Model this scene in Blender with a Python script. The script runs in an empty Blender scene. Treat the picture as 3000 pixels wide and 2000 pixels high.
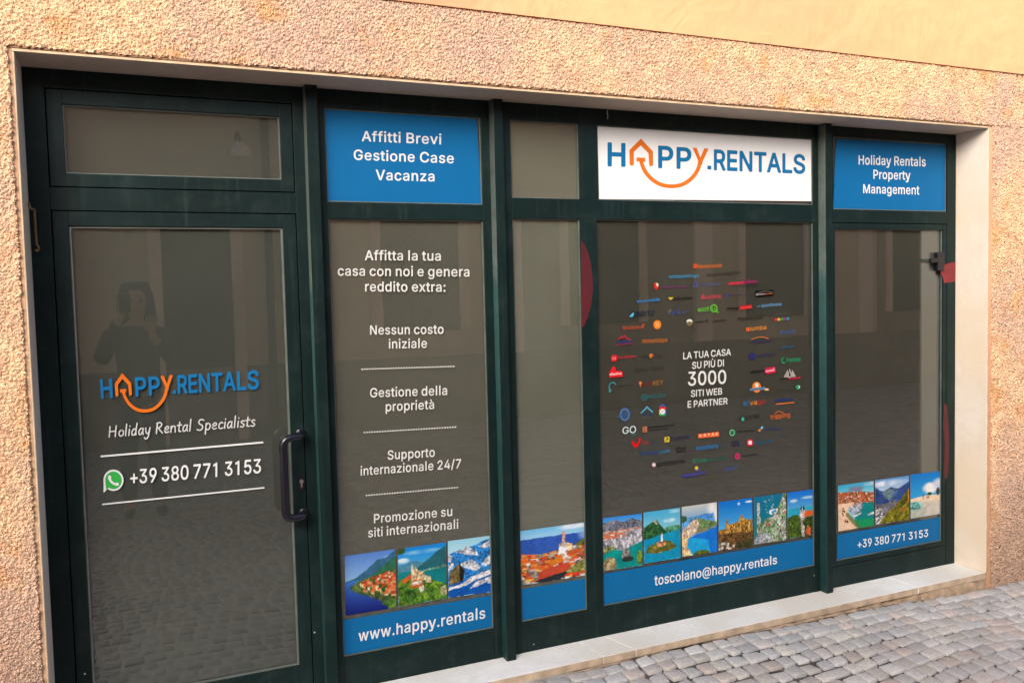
import bpy, bmesh, math, random
import numpy as np
from mathutils import Vector, Matrix
from mathutils.geometry import tessellate_polygon

random.seed(7)
rng = np.random.default_rng(11)
scene = bpy.context.scene
col = scene.collection
R = math.radians

# ------------------------------------------------------------------ camera
F_PX = 2532.65                       # focal length in pixels of a 3000 px wide frame
YAW, PITCH, ROLL = R(23.806), R(-3.178), R(-1.398)
CAM = Vector((0.3198, -3.6294, 1.6804))
fwd = Vector((math.sin(YAW)*math.cos(PITCH), math.cos(YAW)*math.cos(PITCH), math.sin(PITCH)))
rt0 = Vector((math.cos(YAW), -math.sin(YAW), 0)); up0 = rt0.cross(fwd)
rt = math.cos(ROLL)*rt0 + math.sin(ROLL)*up0
up = -math.sin(ROLL)*rt0 + math.cos(ROLL)*up0
cd = bpy.data.cameras.new("camera"); cam = bpy.data.objects.new("camera", cd); col.objects.link(cam)
cam.matrix_world = Matrix(((rt.x, up.x, -fwd.x, CAM.x), (rt.y, up.y, -fwd.y, CAM.y), (rt.z, up.z, -fwd.z, CAM.z), (0, 0, 0, 1)))
cd.sensor_width = 36; cd.lens = 36*F_PX/3000; cd.clip_start = 0.02; cd.clip_end = 600
scene.camera = cam

# ------------------------------------------------------------------ light
SUN = Vector((-0.52, -0.72, 0.50)).normalized()       # direction towards the sun
el = math.asin(SUN.z); az = math.atan2(SUN.x, SUN.y)
w = bpy.data.worlds.new("World"); scene.world = w; w.use_nodes = True
wn = w.node_tree; wn.nodes.clear()
sky = wn.nodes.new("ShaderNodeTexSky"); sky.sky_type = 'NISHITA'; sky.sun_disc = False
sky.sun_elevation = el; sky.sun_rotation = az; sky.air_density = 1.0; sky.dust_density = 2.5; sky.ozone_density = 1.0
bg = wn.nodes.new("ShaderNodeBackground"); bg.inputs[1].default_value = 0.125
wo = wn.nodes.new("ShaderNodeOutputWorld")
wn.links.new(sky.outputs[0], bg.inputs[0]); wn.links.new(bg.outputs[0], wo.inputs[0])
sd = bpy.data.lights.new("sun", 'SUN'); sd.energy = 1.75; sd.angle = R(32); sd.color = (1.0, 0.945, 0.87)
so = bpy.data.objects.new("sun", sd); col.objects.link(so)
so.rotation_euler = SUN.to_track_quat('Z', 'Y').to_euler()
scene.view_settings.view_transform = 'Standard'; scene.view_settings.look = 'None'
scene.view_settings.exposure = 1.30; scene.view_settings.gamma = 1.0
scene.render.engine = 'CYCLES'
scene.cycles.max_bounces = 8; scene.cycles.transparent_max_bounces = 12
scene.cycles.caustics_reflective = False; scene.cycles.caustics_refractive = False

# ------------------------------------------------------------------ helpers
def lin(c):
    return tuple((v/255/12.92 if v/255 <= 0.04045 else ((v/255+0.055)/1.055)**2.4) for v in c)
KPRINT = 0.62                         # ink is a little darker than the colour it shows in daylight
def ink(c):
    return tuple(v*KPRINT for v in lin(c))

def ray(u, v):
    return rt*((u-1500)/F_PX) + up*((1000-v)/F_PX) + fwd
def at(u, v, y):
    """where a feature measured in the 3000 x 2000 photograph lies on the facade plane at depth y"""
    d = ray(u, v); t = (y-CAM.y)/d.y
    return CAM + d*t

def tag(o, label=None, cat=None, group=None, kind=None):
    if label: o["label"] = label
    if cat: o["category"] = cat
    if group: o["group"] = group
    if kind: o["kind"] = kind
    return o
def empty(name, loc, label, cat, group=None):
    o = bpy.data.objects.new(name, None); col.objects.link(o); o.location = loc; o.empty_display_size = 0.1
    return tag(o, label, cat, group)

class MB:
    def __init__(s): s.v = []; s.f = []; s.c = []; s.m = []
    def add(s, vs, fs, c=None, m=0):
        n = len(s.v); s.v += [tuple(p) for p in vs]
        for f in fs:
            s.f.append(tuple(i+n for i in f)); s.c.append(c); s.m.append(m)
        return s
    def box(s, x0, x1, y0, y1, z0, z1, c=None, m=0):
        vs = [(x, y, z) for z in (z0, z1) for y in (y0, y1) for x in (x0, x1)]
        return s.add(vs, [(0,2,3,1), (4,5,7,6), (0,1,5,4), (2,6,7,3), (0,4,6,2), (1,3,7,5)], c, m)
    def poly(s, pts, holes=(), c=None, m=0):
        loops = [[Vector(p) for p in pts]] + [[Vector(p) for p in h] for h in holes]
        flat = [p for l in loops for p in l]
        fs = []
        for t in tessellate_polygon(loops):
            a, b, d = (flat[i] for i in t)
            n = (b-a).cross(d-a)
            if n.length < 1e-14: continue
            fs.append(t if n.y < 0 else (t[0], t[2], t[1]))
        return s.add(flat, fs, c, m)
    def tube(s, path, r, n=12, c=None, m=0, cap=True):
        path = [Vector(p) for p in path]; k = len(path)
        rs = r if isinstance(r, (list, tuple)) else [r]*k
        t0 = (path[1]-path[0]).normalized()
        nrm = t0.orthogonal().normalized()
        vs = []
        for i, p in enumerate(path):
            t = (path[min(i+1, k-1)]-path[max(i-1, 0)]).normalized()
            nrm = (nrm - t*nrm.dot(t)).normalized(); b = t.cross(nrm)
            for j in range(n):
                a = 2*math.pi*j/n
                vs.append(p + (nrm*math.cos(a)+b*math.sin(a))*rs[i])
        fs = [(i*n+j, i*n+(j+1) % n, (i+1)*n+(j+1) % n, (i+1)*n+j) for i in range(k-1) for j in range(n)]
        if cap: fs += [tuple(range(n))[::-1], tuple(range((k-1)*n, k*n))]
        return s.add(vs, fs, c, m)
    def build(s, name, mats, parent=None, bevel=0, smooth=False, origin=None):
        me = bpy.data.meshes.new(name)
        off = Vector(origin) if origin is not None else (parent.matrix_world.translation if parent and False else Vector((0, 0, 0)))
        base = Vector((0, 0, 0))
        p = parent
        while p: base += p.location; p = p.parent
        o = bpy.data.objects.new(name, me)
        if origin is not None:
            o.location = off - base
            sub = off
        else:
            sub = base
        me.from_pydata([tuple(Vector(q)-sub) for q in s.v], [], s.f)
        for mm in (mats if isinstance(mats, (list, tuple)) else [mats]): me.materials.append(mm)
        if any(s.m): me.polygons.foreach_set("material_index", s.m)
        if any(c is not None for c in s.c):
            a = me.color_attributes.new("Col", 'FLOAT_COLOR', 'CORNER')
            out = []
            for pl, c in zip(me.polygons, s.c):
                c = c or (0.5, 0.5, 0.5)
                out += [c[0], c[1], c[2], 1.0]*len(pl.vertices)
            a.data.foreach_set("color", out)
        if smooth: me.polygons.foreach_set("use_smooth", [True]*len(me.polygons))
        me.update(); col.objects.link(o)
        if parent: o.parent = parent
        if bevel:
            b = o.modifiers.new("bevel", 'BEVEL'); b.width = bevel; b.segments = 2; b.limit_method = 'ANGLE'; b.angle_limit = R(40)
        return o

# ------------------------------------------------------------------ materials
def newmat(name):
    m = bpy.data.materials.new(name); m.use_nodes = True; nt = m.node_tree; nt.nodes.clear()
    out = nt.nodes.new("ShaderNodeOutputMaterial"); b = nt.nodes.new("ShaderNodeBsdfPrincipled")
    nt.links.new(b.outputs[0], out.inputs[0])
    return m, nt, b, out
def N(nt, t, **kw):
    n = nt.nodes.new(t)
    for k, v in kw.items():
        if k in n.inputs.keys(): n.inputs[k].default_value = v
        else: setattr(n, k, v)
    return n
def noise(nt, scale, detail=3, rough=0.55, dist=0.0, co=None):
    n = N(nt, "ShaderNodeTexNoise"); n.inputs["Scale"].default_value = scale; n.inputs["Detail"].default_value = detail
    n.inputs["Roughness"].default_value = rough; n.inputs["Distortion"].default_value = dist
    if co is None:
        co = nt.nodes.get("objco") or N(nt, "ShaderNodeTexCoord", name="objco")
        nt.links.new(co.outputs["Object"], n.inputs["Vector"])
    else: nt.links.new(co, n.inputs["Vector"])
    return n
def ramp(nt, src, stops, interp='LINEAR'):
    r = N(nt, "ShaderNodeValToRGB"); r.color_ramp.interpolation = interp
    e = r.color_ramp.elements
    while len(e) < len(stops): e.new(0.5)
    for el_, (p, c) in zip(e, stops):
        el_.position = p; el_.color = (*c, 1) if len(c) == 3 else c
    nt.links.new(src, r.inputs[0]); return r
def mix(nt, fac, a, b, mode='MIX'):
    m = N(nt, "ShaderNodeMix", data_type='RGBA', blend_type=mode)
    for k, v in ((0, fac), (6, a), (7, b)):
        if isinstance(v, (int, float)): m.inputs[k].default_value = v
        elif isinstance(v, tuple): m.inputs[k].default_value = (*v, 1)
        else: nt.links.new(v, m.inputs[k])
    return m.outputs[2]
def bump(nt, b, h, strength, dist):
    bp = N(nt, "ShaderNodeBump"); bp.inputs["Strength"].default_value = strength; bp.inputs["Distance"].default_value = dist
    nt.links.new(h, bp.inputs["Height"]); nt.links.new(bp.outputs[0], b.inputs["Normal"]); return bp
def V(c): return (c, c, c)

def plain(name, c, rough=0.5, metal=0.0, var=0.15, scale=30, coat=0.0, bmp=0.0):
    m, nt, b, o = newmat(name)
    n = noise(nt, scale, 4)
    cc = mix(nt, ramp(nt, n.outputs[0], [(0.3, V(0)), (0.7, V(1))]).outputs[0], tuple(v*(1-var) for v in c), tuple(min(1, v*(1+var)) for v in c))
    nt.links.new(cc, b.inputs["Base Color"]); b.inputs["Roughness"].default_value = rough; b.inputs["Metallic"].default_value = metal
    b.inputs["Coat Weight"].default_value = coat
    if bmp: bump(nt, b, n.outputs[0], bmp, 0.004)
    return m

def mat_printed(name, rough=0.45):
    m, nt, b, o = newmat(name)
    a = N(nt, "ShaderNodeAttribute", attribute_name="Col")
    n = noise(nt, 9, 4)
    cc = mix(nt, 1.0, a.outputs["Color"], ramp(nt, n.outputs[0], [(0.25, V(0.94)), (0.75, V(1.0))]).outputs[0], 'MULTIPLY')
    nt.links.new(cc, b.inputs["Base Color"]); b.inputs["Roughness"].default_value = rough
    b.inputs["Specular IOR Level"].default_value = 0.12
    return m
M_INK = mat_printed("vinyl_print")
M_PHOTO = mat_printed("photo_paper", 0.35)

def N_add(nt, s, v):
    n = N(nt, "ShaderNodeMath", operation='ADD'); nt.links.new(s, n.inputs[0]); n.inputs[1].default_value = v; return n.outputs[0]
# rough trowelled render: real displacement
def mat_rough():
    m, nt, b, out = newmat("rough_render")
    co = N(nt, "ShaderNodeTexCoord", name="objco")
    n1 = noise(nt, 98, 2, 0.55, 0.6); n2 = noise(nt, 190, 3, 0.65, 0.4); n3 = noise(nt, 1.15, 5, 0.62); n4 = noise(nt, 16, 4, 0.6, 0.4); n5 = noise(nt, 5.5, 3, 0.6)
    vc = N(nt, "ShaderNodeTexVoronoi", feature='SMOOTH_F1'); vc.inputs["Scale"].default_value = 100; vc.inputs["Smoothness"].default_value = 0.35; vc.inputs["Randomness"].default_value = 1.0
    ad = N(nt, "ShaderNodeVectorMath", operation='MULTIPLY_ADD'); nt.links.new(n1.outputs["Color"], ad.inputs[0]); ad.inputs[1].default_value = (0.014, 0.014, 0.014); nt.links.new(co.outputs["Object"], ad.inputs[2]); nt.links.new(ad.outputs[0], vc.inputs["Vector"])
    grain = ramp(nt, vc.outputs["Distance"], [(0.10, V(1)), (0.38, V(0.78)), (0.56, V(0.30)), (0.74, V(0))])
    lump0 = ramp(nt, n1.outputs[0], [(0.33, V(0)), (0.45, V(0.35)), (0.56, V(0.85)), (0.72, V(1))])
    lump = N(nt, "ShaderNodeMath", operation='MULTIPLY_ADD'); nt.links.new(lump0.outputs[0], lump.inputs[0]); lump.inputs[1].default_value = 0.45; nt.links.new(grain.outputs[0], lump.inputs[2])
    h = N(nt, "ShaderNodeMath", operation='MULTIPLY_ADD'); nt.links.new(n2.outputs[0], h.inputs[0]); h.inputs[1].default_value = 0.30
    nt.links.new(lump.outputs[0], h.inputs[2])
    dsp = N(nt, "ShaderNodeDisplacement"); dsp.inputs["Scale"].default_value = 0.0084; dsp.inputs["Midlevel"].default_value = 0.7
    nt.links.new(h.outputs[0], dsp.inputs["Height"]); nt.links.new(dsp.outputs[0], out.inputs["Displacement"])
    m.displacement_method = 'BOTH'
    base = mix(nt, ramp(nt, n4.outputs[0], [(0.38, V(0)), (0.62, V(1))]).outputs[0], (0.71, 0.430, 0.255), (0.83, 0.575, 0.345))
    # weathering: rusty and greyish pink patches
    base = mix(nt, ramp(nt, n3.outputs[0], [(0.46, V(0)), (0.60, V(0.75))]).outputs[0], base, (0.585, 0.395, 0.305))
    base = mix(nt, ramp(nt, n5.outputs[0], [(0.57, V(0)), (0.70, V(0.75))]).outputs[0], base, (0.70, 0.37, 0.16))
    # painted light falloff and grime: browner towards the ground, broken up by noise
    sx = N(nt, "ShaderNodeSeparateXYZ"); nt.links.new(co.outputs["Object"], sx.inputs[0])
    gr = N(nt, "ShaderNodeMath", operation='MULTIPLY_ADD'); nt.links.new(n3.outputs[0], gr.inputs[0]); gr.inputs[1].default_value = -1.6; nt.links.new(sx.outputs[2], gr.inputs[2])
    base = mix(nt, ramp(nt, N_add(nt, gr.outputs[0], 1.1), [(0.15, V(0.6)), (0.85, V(0))]).outputs[0], base, (0.34, 0.225, 0.165))
    fine = ramp(nt, n2.outputs[0], [(0.35, V(0.82)), (0.65, V(1.10))])
    base = mix(nt, 1.0, base, fine.outputs[0], 'MULTIPLY')
    nt.links.new(base, b.inputs["Base Color"]); b.inputs["Roughness"].default_value = 0.9; b.inputs["Specular IOR Level"].default_value = 0.2
    return m
M_ROUGH = mat_rough()
def mat_smooth(name, c1, c2, c3):
    m, nt, b, out = newmat(name)
    n1 = noise(nt, 1.1, 4, 0.6, 0.6); n2 = noise(nt, 0.55, 2, 0.5, 0.3); n3 = noise(nt, 14, 5, 0.65); n4 = noise(nt, 3.2, 3, 0.5, 1.5)
    cc = mix(nt, ramp(nt, n1.outputs[0], [(0.35, V(0)), (0.65, V(1))]).outputs[0], c1, c2)
    cc = mix(nt, ramp(nt, n2.outputs[0], [(0.45, V(0)), (0.62, V(0.8))]).outputs[0], cc, c3)
    cc = mix(nt, 0.07, cc, ramp(nt, n3.outputs[0], [(0.3, V(0.2)), (0.7, V(0.9))]).outputs[0], 'OVERLAY')
    nt.links.new(cc, b.inputs["Base Color"]); b.inputs["Roughness"].default_value = 0.85; b.inputs["Specular IOR Level"].default_value = 0.2
    h = N(nt, "ShaderNodeMath", operation='MULTIPLY_ADD'); nt.links.new(n3.outputs[0], h.inputs[0]); h.inputs[1].default_value = 0.15; nt.links.new(n4.outputs[0], h.inputs[2])
    bump(nt, b, h.outputs[0], 0.85, 0.016)
    return m
M_UPPER = mat_smooth("orange_plaster", (0.71, 0.355, 0.18), (0.73, 0.385, 0.195), (0.64, 0.285, 0.158))
M_MARGIN = mat_smooth("pink_plaster", (0.50, 0.29, 0.17), (0.56, 0.35, 0.20), (0.44, 0.24, 0.15))
def mat_marble(name, a, b_, c, warm):
    m, nt, b, out = newmat(name)
    n1 = noise(nt, 7, 6, 0.62, 0.8); n2 = noise(nt, 2.4, 5, 0.6, 2.2); n3 = noise(nt, 60, 3, 0.6); n4 = noise(nt, 1.3, 2)
    cc = mix(nt, ramp(nt, n1.outputs[0], [(0.32, V(0)), (0.66, V(1))]).outputs[0], a, b_)
    vein = ramp(nt, n2.outputs[0], [(0.455, V(0)), (0.49, V(1)), (0.515, V(0))])
    cc = mix(nt, mix(nt, 1.0, vein.outputs[0], (0.16, 0.16, 0.16), 'MULTIPLY'), cc, c)
    cc = mix(nt, ramp(nt, n4.outputs[0], [(0.40, V(0)), (0.64, V(0.85))]).outputs[0], cc, warm)
    cc = mix(nt, ramp(nt, n3.outputs[0], [(0.60, V(0)), (0.76, V(0.45))]).outputs[0], cc, c)
    nt.links.new(cc, b.inputs["Base Color"]); b.inputs["Roughness"].default_value = 0.55
    bump(nt, b, n3.outputs[0], 0.12, 0.003)
    return m
M_MARBLE = mat_marble("pale_marble", (0.71, 0.62, 0.53), (0.77, 0.70, 0.62), (0.52, 0.42, 0.32), (0.73, 0.58, 0.41))
M_EDGE = plain("grubby_stone_edge", (0.40, 0.30, 0.21), 0.85, var=0.3, scale=14, bmp=0.3)
M_SHADE_STRIP = plain("brown_shade_strip", (0.20, 0.105, 0.055), 0.95, var=0.5, scale=26, bmp=0.8)
M_LIP = plain("tan_lip", (0.52, 0.38, 0.24), 0.85, var=0.2, scale=18)
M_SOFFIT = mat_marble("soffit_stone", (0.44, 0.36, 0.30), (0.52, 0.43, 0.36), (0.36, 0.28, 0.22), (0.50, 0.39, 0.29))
M_SILL = mat_marble("sill_marble", (0.70, 0.68, 0.64), (0.78, 0.77, 0.74), (0.44, 0.40, 0.34), (0.62, 0.57, 0.49))
M_FOOT = plain("mortar_footing", (0.34, 0.24, 0.16), 0.95, var=0.35, scale=22, bmp=0.8)

def mat_green():
    m, nt, b, out = newmat("dark_green_enamel")
    n1 = noise(nt, 2.0, 4, 0.6); n2 = noise(nt, 55, 2, 0.5); n3 = noise(nt, 9, 5, 0.7)
    vo = N(nt, "ShaderNodeTexVoronoi", feature='F1'); vo.inputs["Scale"].default_value = 15
    nt.links.new(nt.nodes["objco"].outputs["Object"], vo.inputs["Vector"])
    cc = mix(nt, ramp(nt, n1.outputs[0], [(0.3, V(0)), (0.7, V(1))]).outputs[0], (0.0032, 0.0092, 0.0086), (0.0044, 0.0150, 0.0142))
    # chalky dust film and a few pale paint flecks
    dust = ramp(nt, n3.outputs[0], [(0.50, V(0)), (0.78, V(0.10))])
    cc = mix(nt, dust.outputs[0], cc, (0.10, 0.13, 0.12))
    mp = N(nt, "ShaderNodeMapping"); nt.links.new(nt.nodes["objco"].outputs["Object"], mp.inputs[0]); mp.inputs["Scale"].default_value = (38, 38, 1.3)
    st = noise(nt, 1.0, 4, 0.6, co=mp.outputs[0])
    cc = mix(nt, ramp(nt, st.outputs[0], [(0.56, V(0)), (0.72, V(0.16))]).outputs[0], cc, (0.045, 0.085, 0.080))
    sc_ = noise(nt, 46, 5, 0.75)
    cc = mix(nt, ramp(nt, sc_.outputs[0], [(0.69, V(0)), (0.74, V(0.30))]).outputs[0], cc, (0.09, 0.12, 0.11))
    fleck = N(nt, "ShaderNodeMath", operation='LESS_THAN'); nt.links.new(vo.outputs["Distance"], fleck.inputs[0]); fleck.inputs[1].default_value = 0.050
    pick = N(nt, "ShaderNodeSeparateColor"); nt.links.new(vo.outputs["Color"], pick.inputs[0])
    sel = N(nt, "ShaderNodeMath", operation='GREATER_THAN'); nt.links.new(pick.outputs[0], sel.inputs[0]); sel.inputs[1].default_value = 0.50
    both = N(nt, "ShaderNodeMath", operation='MULTIPLY'); nt.links.new(fleck.outputs[0], both.inputs[0]); nt.links.new(sel.outputs[0], both.inputs[1])
    # flecks are splashes from the street: only low down
    sx = N(nt, "ShaderNodeSeparateXYZ"); nt.links.new(nt.nodes["objco"].outputs["Object"], sx.inputs[0])
    low = N(nt, "ShaderNodeMath", operation='LESS_THAN'); nt.links.new(sx.outputs[2], low.inputs[0]); low.inputs[1].default_value = 0.5
    both2 = N(nt, "ShaderNodeMath", operation='MULTIPLY'); nt.links.new(both.outputs[0], both2.inputs[0]); nt.links.new(low.outputs[0], both2.inputs[1])
    cc = mix(nt, both2.outputs[0], cc, (0.42, 0.45, 0.43))
    nt.links.new(cc, b.inputs["Base Color"])
    rr = N(nt, "ShaderNodeMapRange"); nt.links.new(n3.outputs[0], rr.inputs[0]); rr.inputs[3].default_value = 0.30; rr.inputs[4].default_value = 0.50; b.inputs["Specular IOR Level"].default_value = 0.17
    nt.links.new(rr.outputs[0], b.inputs["Roughness"])
    bump(nt, b, n2.outputs[0], 0.05, 0.002)
    return m
M_GREEN = mat_green()
def mat_faded_lit():
    """left post cheeks, faded, with side light painted in: chalky top, deep teal foot"""
    m, nt, b, out = newmat("faded_lit_enamel")
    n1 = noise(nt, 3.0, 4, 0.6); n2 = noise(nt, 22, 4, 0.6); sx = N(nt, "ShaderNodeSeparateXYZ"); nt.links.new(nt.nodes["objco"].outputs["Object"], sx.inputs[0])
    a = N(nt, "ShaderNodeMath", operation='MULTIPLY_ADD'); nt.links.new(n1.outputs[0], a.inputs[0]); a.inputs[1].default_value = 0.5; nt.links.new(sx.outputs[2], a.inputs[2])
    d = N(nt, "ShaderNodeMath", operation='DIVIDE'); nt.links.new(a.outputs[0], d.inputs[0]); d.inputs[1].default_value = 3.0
    c = ramp(nt, d.outputs[0], [(0.10, (0.006, 0.032, 0.030)), (0.42, (0.013, 0.052, 0.050)), (0.655, (0.036, 0.092, 0.088)), (0.672, (0.105, 0.140, 0.125)), (0.90, (0.075, 0.088, 0.076)), (0.97, (0.028, 0.028, 0.024))])  # paler ramp puts side light into the left faces, over worn paint
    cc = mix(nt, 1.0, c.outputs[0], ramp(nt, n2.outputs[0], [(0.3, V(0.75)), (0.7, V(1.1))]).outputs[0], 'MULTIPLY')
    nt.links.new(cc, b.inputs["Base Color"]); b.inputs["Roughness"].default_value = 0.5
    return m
M_FADED_LIT = mat_faded_lit()
M_BEAD = plain("grey_gasket", (0.10, 0.115, 0.10), 0.4, var=0.25, scale=12)
M_GAP = plain("black_gap", (0.004, 0.004, 0.004), 0.8)
def mat_glass():
    m = bpy.data.materials.new("window_glass"); m.use_nodes = True; nt = m.node_tree; nt.nodes.clear()
    out = N(nt, "ShaderNodeOutputMaterial"); tr = N(nt, "ShaderNodeBsdfTransparent"); gl = N(nt, "ShaderNodeBsdfGlossy"); fr = N(nt, "ShaderNodeFresnel"); ms = N(nt, "ShaderNodeMixShader")
    tr.inputs[0].default_value = (0.93, 0.95, 0.93, 1); gl.inputs["Roughness"].default_value = 0.012; fr.inputs[0].default_value = 1.52
    n = noise(nt, 1.6, 2); bp = N(nt, "ShaderNodeBump"); bp.inputs["Strength"].default_value = 0.02; bp.inputs["Distance"].default_value = 0.02
    nt.links.new(n.outputs[0], bp.inputs["Height"]); nt.links.new(bp.outputs[0], gl.inputs["Normal"])
    gm = N(nt, "ShaderNodeNewGeometry"); mr = N(nt, "ShaderNodeMapRange"); nt.links.new(gm.outputs["Backfacing"], mr.inputs[0])
    mr.inputs[3].default_value = 1.74; mr.inputs[4].default_value = 1/1.74      # the sheet does not bend light: same reflectance from both sides
    nt.links.new(mr.outputs[0], fr.inputs[0])
    nt.links.new(fr.outputs[0], ms.inputs[0]); nt.links.new(tr.outputs[0], ms.inputs[1]); nt.links.new(gl.outputs[0], ms.inputs[2]); nt.links.new(ms.outputs[0], out.inputs[0])
    return m
M_GLASS = mat_glass()
def mat_blind(name, c1, c2):
    m, nt, b, out = newmat(name)
    n1 = noise(nt, 1.1, 3, 0.5, 0.4); n2 = noise(nt, 220, 2)
    cc = mix(nt, ramp(nt, n1.outputs[0], [(0.3, V(0)), (0.7, V(1))]).outputs[0], c1, c2)
    nt.links.new(cc, b.inputs["Base Color"]); b.inputs["Roughness"].default_value = 0.9; bump(nt, b, n2.outputs[0], 0.1, 0.001)
    return m
M_BLIND = mat_blind("taupe_blind", (0.040, 0.041, 0.036), (0.056, 0.056, 0.049))
M_BLIND_DARK = mat_blind("dark_blind", (0.028, 0.026, 0.020), (0.042, 0.038, 0.030))
M_BLIND_WARM = mat_blind("warm_blind", (0.078, 0.070, 0.056), (0.098, 0.089, 0.072))
M_BLIND_PALE = mat_blind("pale_blind", (0.105, 0.100, 0.078), (0.145, 0.138, 0.112))
M_CURTAIN = mat_blind("grey_curtain", (0.060, 0.058, 0.052), (0.085, 0.082, 0.074))
M_BLACK = plain("black_plastic", (0.006, 0.005, 0.009), 0.22, var=0.2)
M_STEEL = plain("steel", (0.55, 0.53, 0.50), 0.3, 1.0)
M_BRASS = plain("old_brass", (0.20, 0.13, 0.055), 0.38, 1.0, var=0.3)
M_RED = plain("red_tape", (0.060, 0.003, 0.006), 0.5, var=0.25, scale=9)
M_RED2 = plain("bright_red_tape", (0.14, 0.008, 0.012), 0.5, var=0.3, scale=14)
M_WIRE = plain("pale_wire", (0.35, 0.33, 0.30), 0.6)

# ------------------------------------------------------------------ building
W_OPEN, H_OPEN = 4.8, 2.545
YL = -0.2114                          # front edge of the marble lining
YR = -0.2185                          # mean face of the rough render
bld = empty("building", (2.4, 0.0, 0.0), "plastered building with rough tan render below smooth orange wall around the shopfront", "building")
b = MB()
b.box(-6, -0.007, -0.2105, 0.35, -0.3, 7.0); b.box(4.807, 30, -0.2105, 0.35, -0.3, 7.0); b.box(-0.007, 4.807, -0.2105, 0.35, 2.5525, 7.0)
b.build("wall", M_MARGIN, bld)
b = MB(); b.box(-6, 30, -0.2275, -0.2103, 2.8615, 7.0); b.build("upper_plaster", M_UPPER, bld)

def grid(mb, x0, x1, z0, z1, st, y):
    nx = max(1, round((x1-x0)/st)); nz = max(1, round((z1-z0)/st))
    xs = np.linspace(x0, x1, nx+1); zs = np.linspace(z0, z1, nz+1)
    vs = [(x, y, z) for z in zs for x in xs]
    k = nx+1
    fs = [(j*k+i, j*k+i+1, (j+1)*k+i+1, (j+1)*k+i) for j in range(nz) for i in range(nx)]
    # skirt back to the wall all round
    n = len(vs)
    ring = [i for i in range(k)] + [j*k+nx for j in range(1, nz+1)] + [nz*k+i for i in range(nx-1, -1, -1)] + [j*k for j in range(nz-1, 0, -1)]
    vs += [(vs[i][0], -0.2106, vs[i][2]) for i in ring]
    m = len(ring)
    fs += [(ring[(a+1) % m], ring[a], n+a, n+(a+1) % m) for a in range(m)]
    mb.add(vs, fs)
b = MB()
grid(b, -1.5, 6.3, 2.563, 2.858, 0.0048, YR)
grid(b, -6, -1.5, 2.563, 2.858, 0.03, YR); grid(b, 6.3, 30, 2.563, 2.858, 0.03, YR)
grid(b, -1.5, -0.020, -0.10, 2.557, 0.0048, YR); grid(b, -6, -1.5, -0.12, 2.557, 0.03, YR)
grid(b, 4.835, 6.3, -0.16, 2.557, 0.0048, YR); grid(b, 6.3, 30, -0.25, 2.557, 0.03, YR)
rr = b.build("rough_render", M_ROUGH, bld)
rr.data.polygons.foreach_set("use_smooth", [True]*len(rr.data.polygons))
b = MB(); b.box(-0.0065, 0.0, YL, 0.0, -0.006, 2.545); b.m[2] = 1; b.build("stone_jamb", [M_MARBLE, M_LIP], bld, bevel=0.002)
b = MB(); b.box(4.8, 4.8065, YL, 0.0, -0.006, 2.545); b.m[2] = 1; b.build("stone_jamb", [M_MARBLE, M_LIP], bld, bevel=0.002)
b = MB(); b.box(-0.0065, 4.8065, YL-0.0012, 0.0, 2.545, 2.552); b.build("stone_soffit", M_SOFFIT, bld, bevel=0.002)
b = MB(); b.box(-0.0065, 4.8065, -0.2142, -0.2128, 2.5452, 2.5532); b.build("lip", M_LIP, bld)
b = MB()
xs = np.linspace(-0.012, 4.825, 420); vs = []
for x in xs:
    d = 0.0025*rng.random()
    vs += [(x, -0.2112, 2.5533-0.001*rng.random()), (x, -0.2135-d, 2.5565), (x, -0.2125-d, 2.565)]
b.add(vs, [(i*3+j, i*3+j+3, i*3+j+4, i*3+j+1) for i in range(len(xs)-1) for j in range(2)]); b.build("underside_shade", M_SHADE_STRIP, bld)  # dark brown underside of the render with its shadow painted in
for xa, xb in ((-6, -0.02), (4.835, 30)): MB().box(xa, xb, -0.2118, -0.2104, 2.5572, 2.5628).build("groove_shade", M_SHADE_STRIP, bld)  # dark strips paint shade into the joint line
# threshold in four slabs, one of them cracked
def slab(mb, xa0, xa1, xb0, xb1):
    """front edge from xa0 to xa1, back edge from xb0 to xb1"""
    y0, y1, z0, z1 = -0.2055, 0.0595, -0.044, -0.0065
    vs = [(xa0, y0, z0), (xa1, y0, z0), (xb1, y1, z0), (xb0, y1, z0), (xa0, y0, z1), (xa1, y0, z1), (xb1, y1, z1), (xb0, y1, z1)]
    mb.add(vs, [(0,3,2,1), (4,5,6,7), (0,1,5,4), (1,2,6,5), (2,3,7,6), (3,0,4,7)])
    mb.m[-4] = 1
b = MB()
g = 0.0012
slab(b, 0.0005, 2.255-g, 0.0005, 2.225-g); slab(b, 2.255+g, 2.43-g, 2.225+g, 2.36-g); slab(b, 2.43+g, 4.265-g, 2.36+g, 4.25-g); slab(b, 4.265+g, 4.82, 4.25+g, 4.7995)
b.build("threshold", [M_SILL, M_EDGE], bld, bevel=0.003)
b = MB()
xs = np.linspace(-0.02, 4.83, 120)
vs = []
for x in xs:
    y = -0.197 + 0.007*math.sin(x*5.1) + 0.004*rng.normal()
    vs += [(x, y, -0.0441), (x, y-0.004, -0.075), (x, y-0.012-0.004*rng.random(), -0.16)]
b.add(vs, [(i*3+j, i*3+j+3, i*3+j+4, i*3+j+1) for i in range(len(xs)-1) for j in range(2)])
b.build("footing", M_FOOT, bld)

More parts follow.
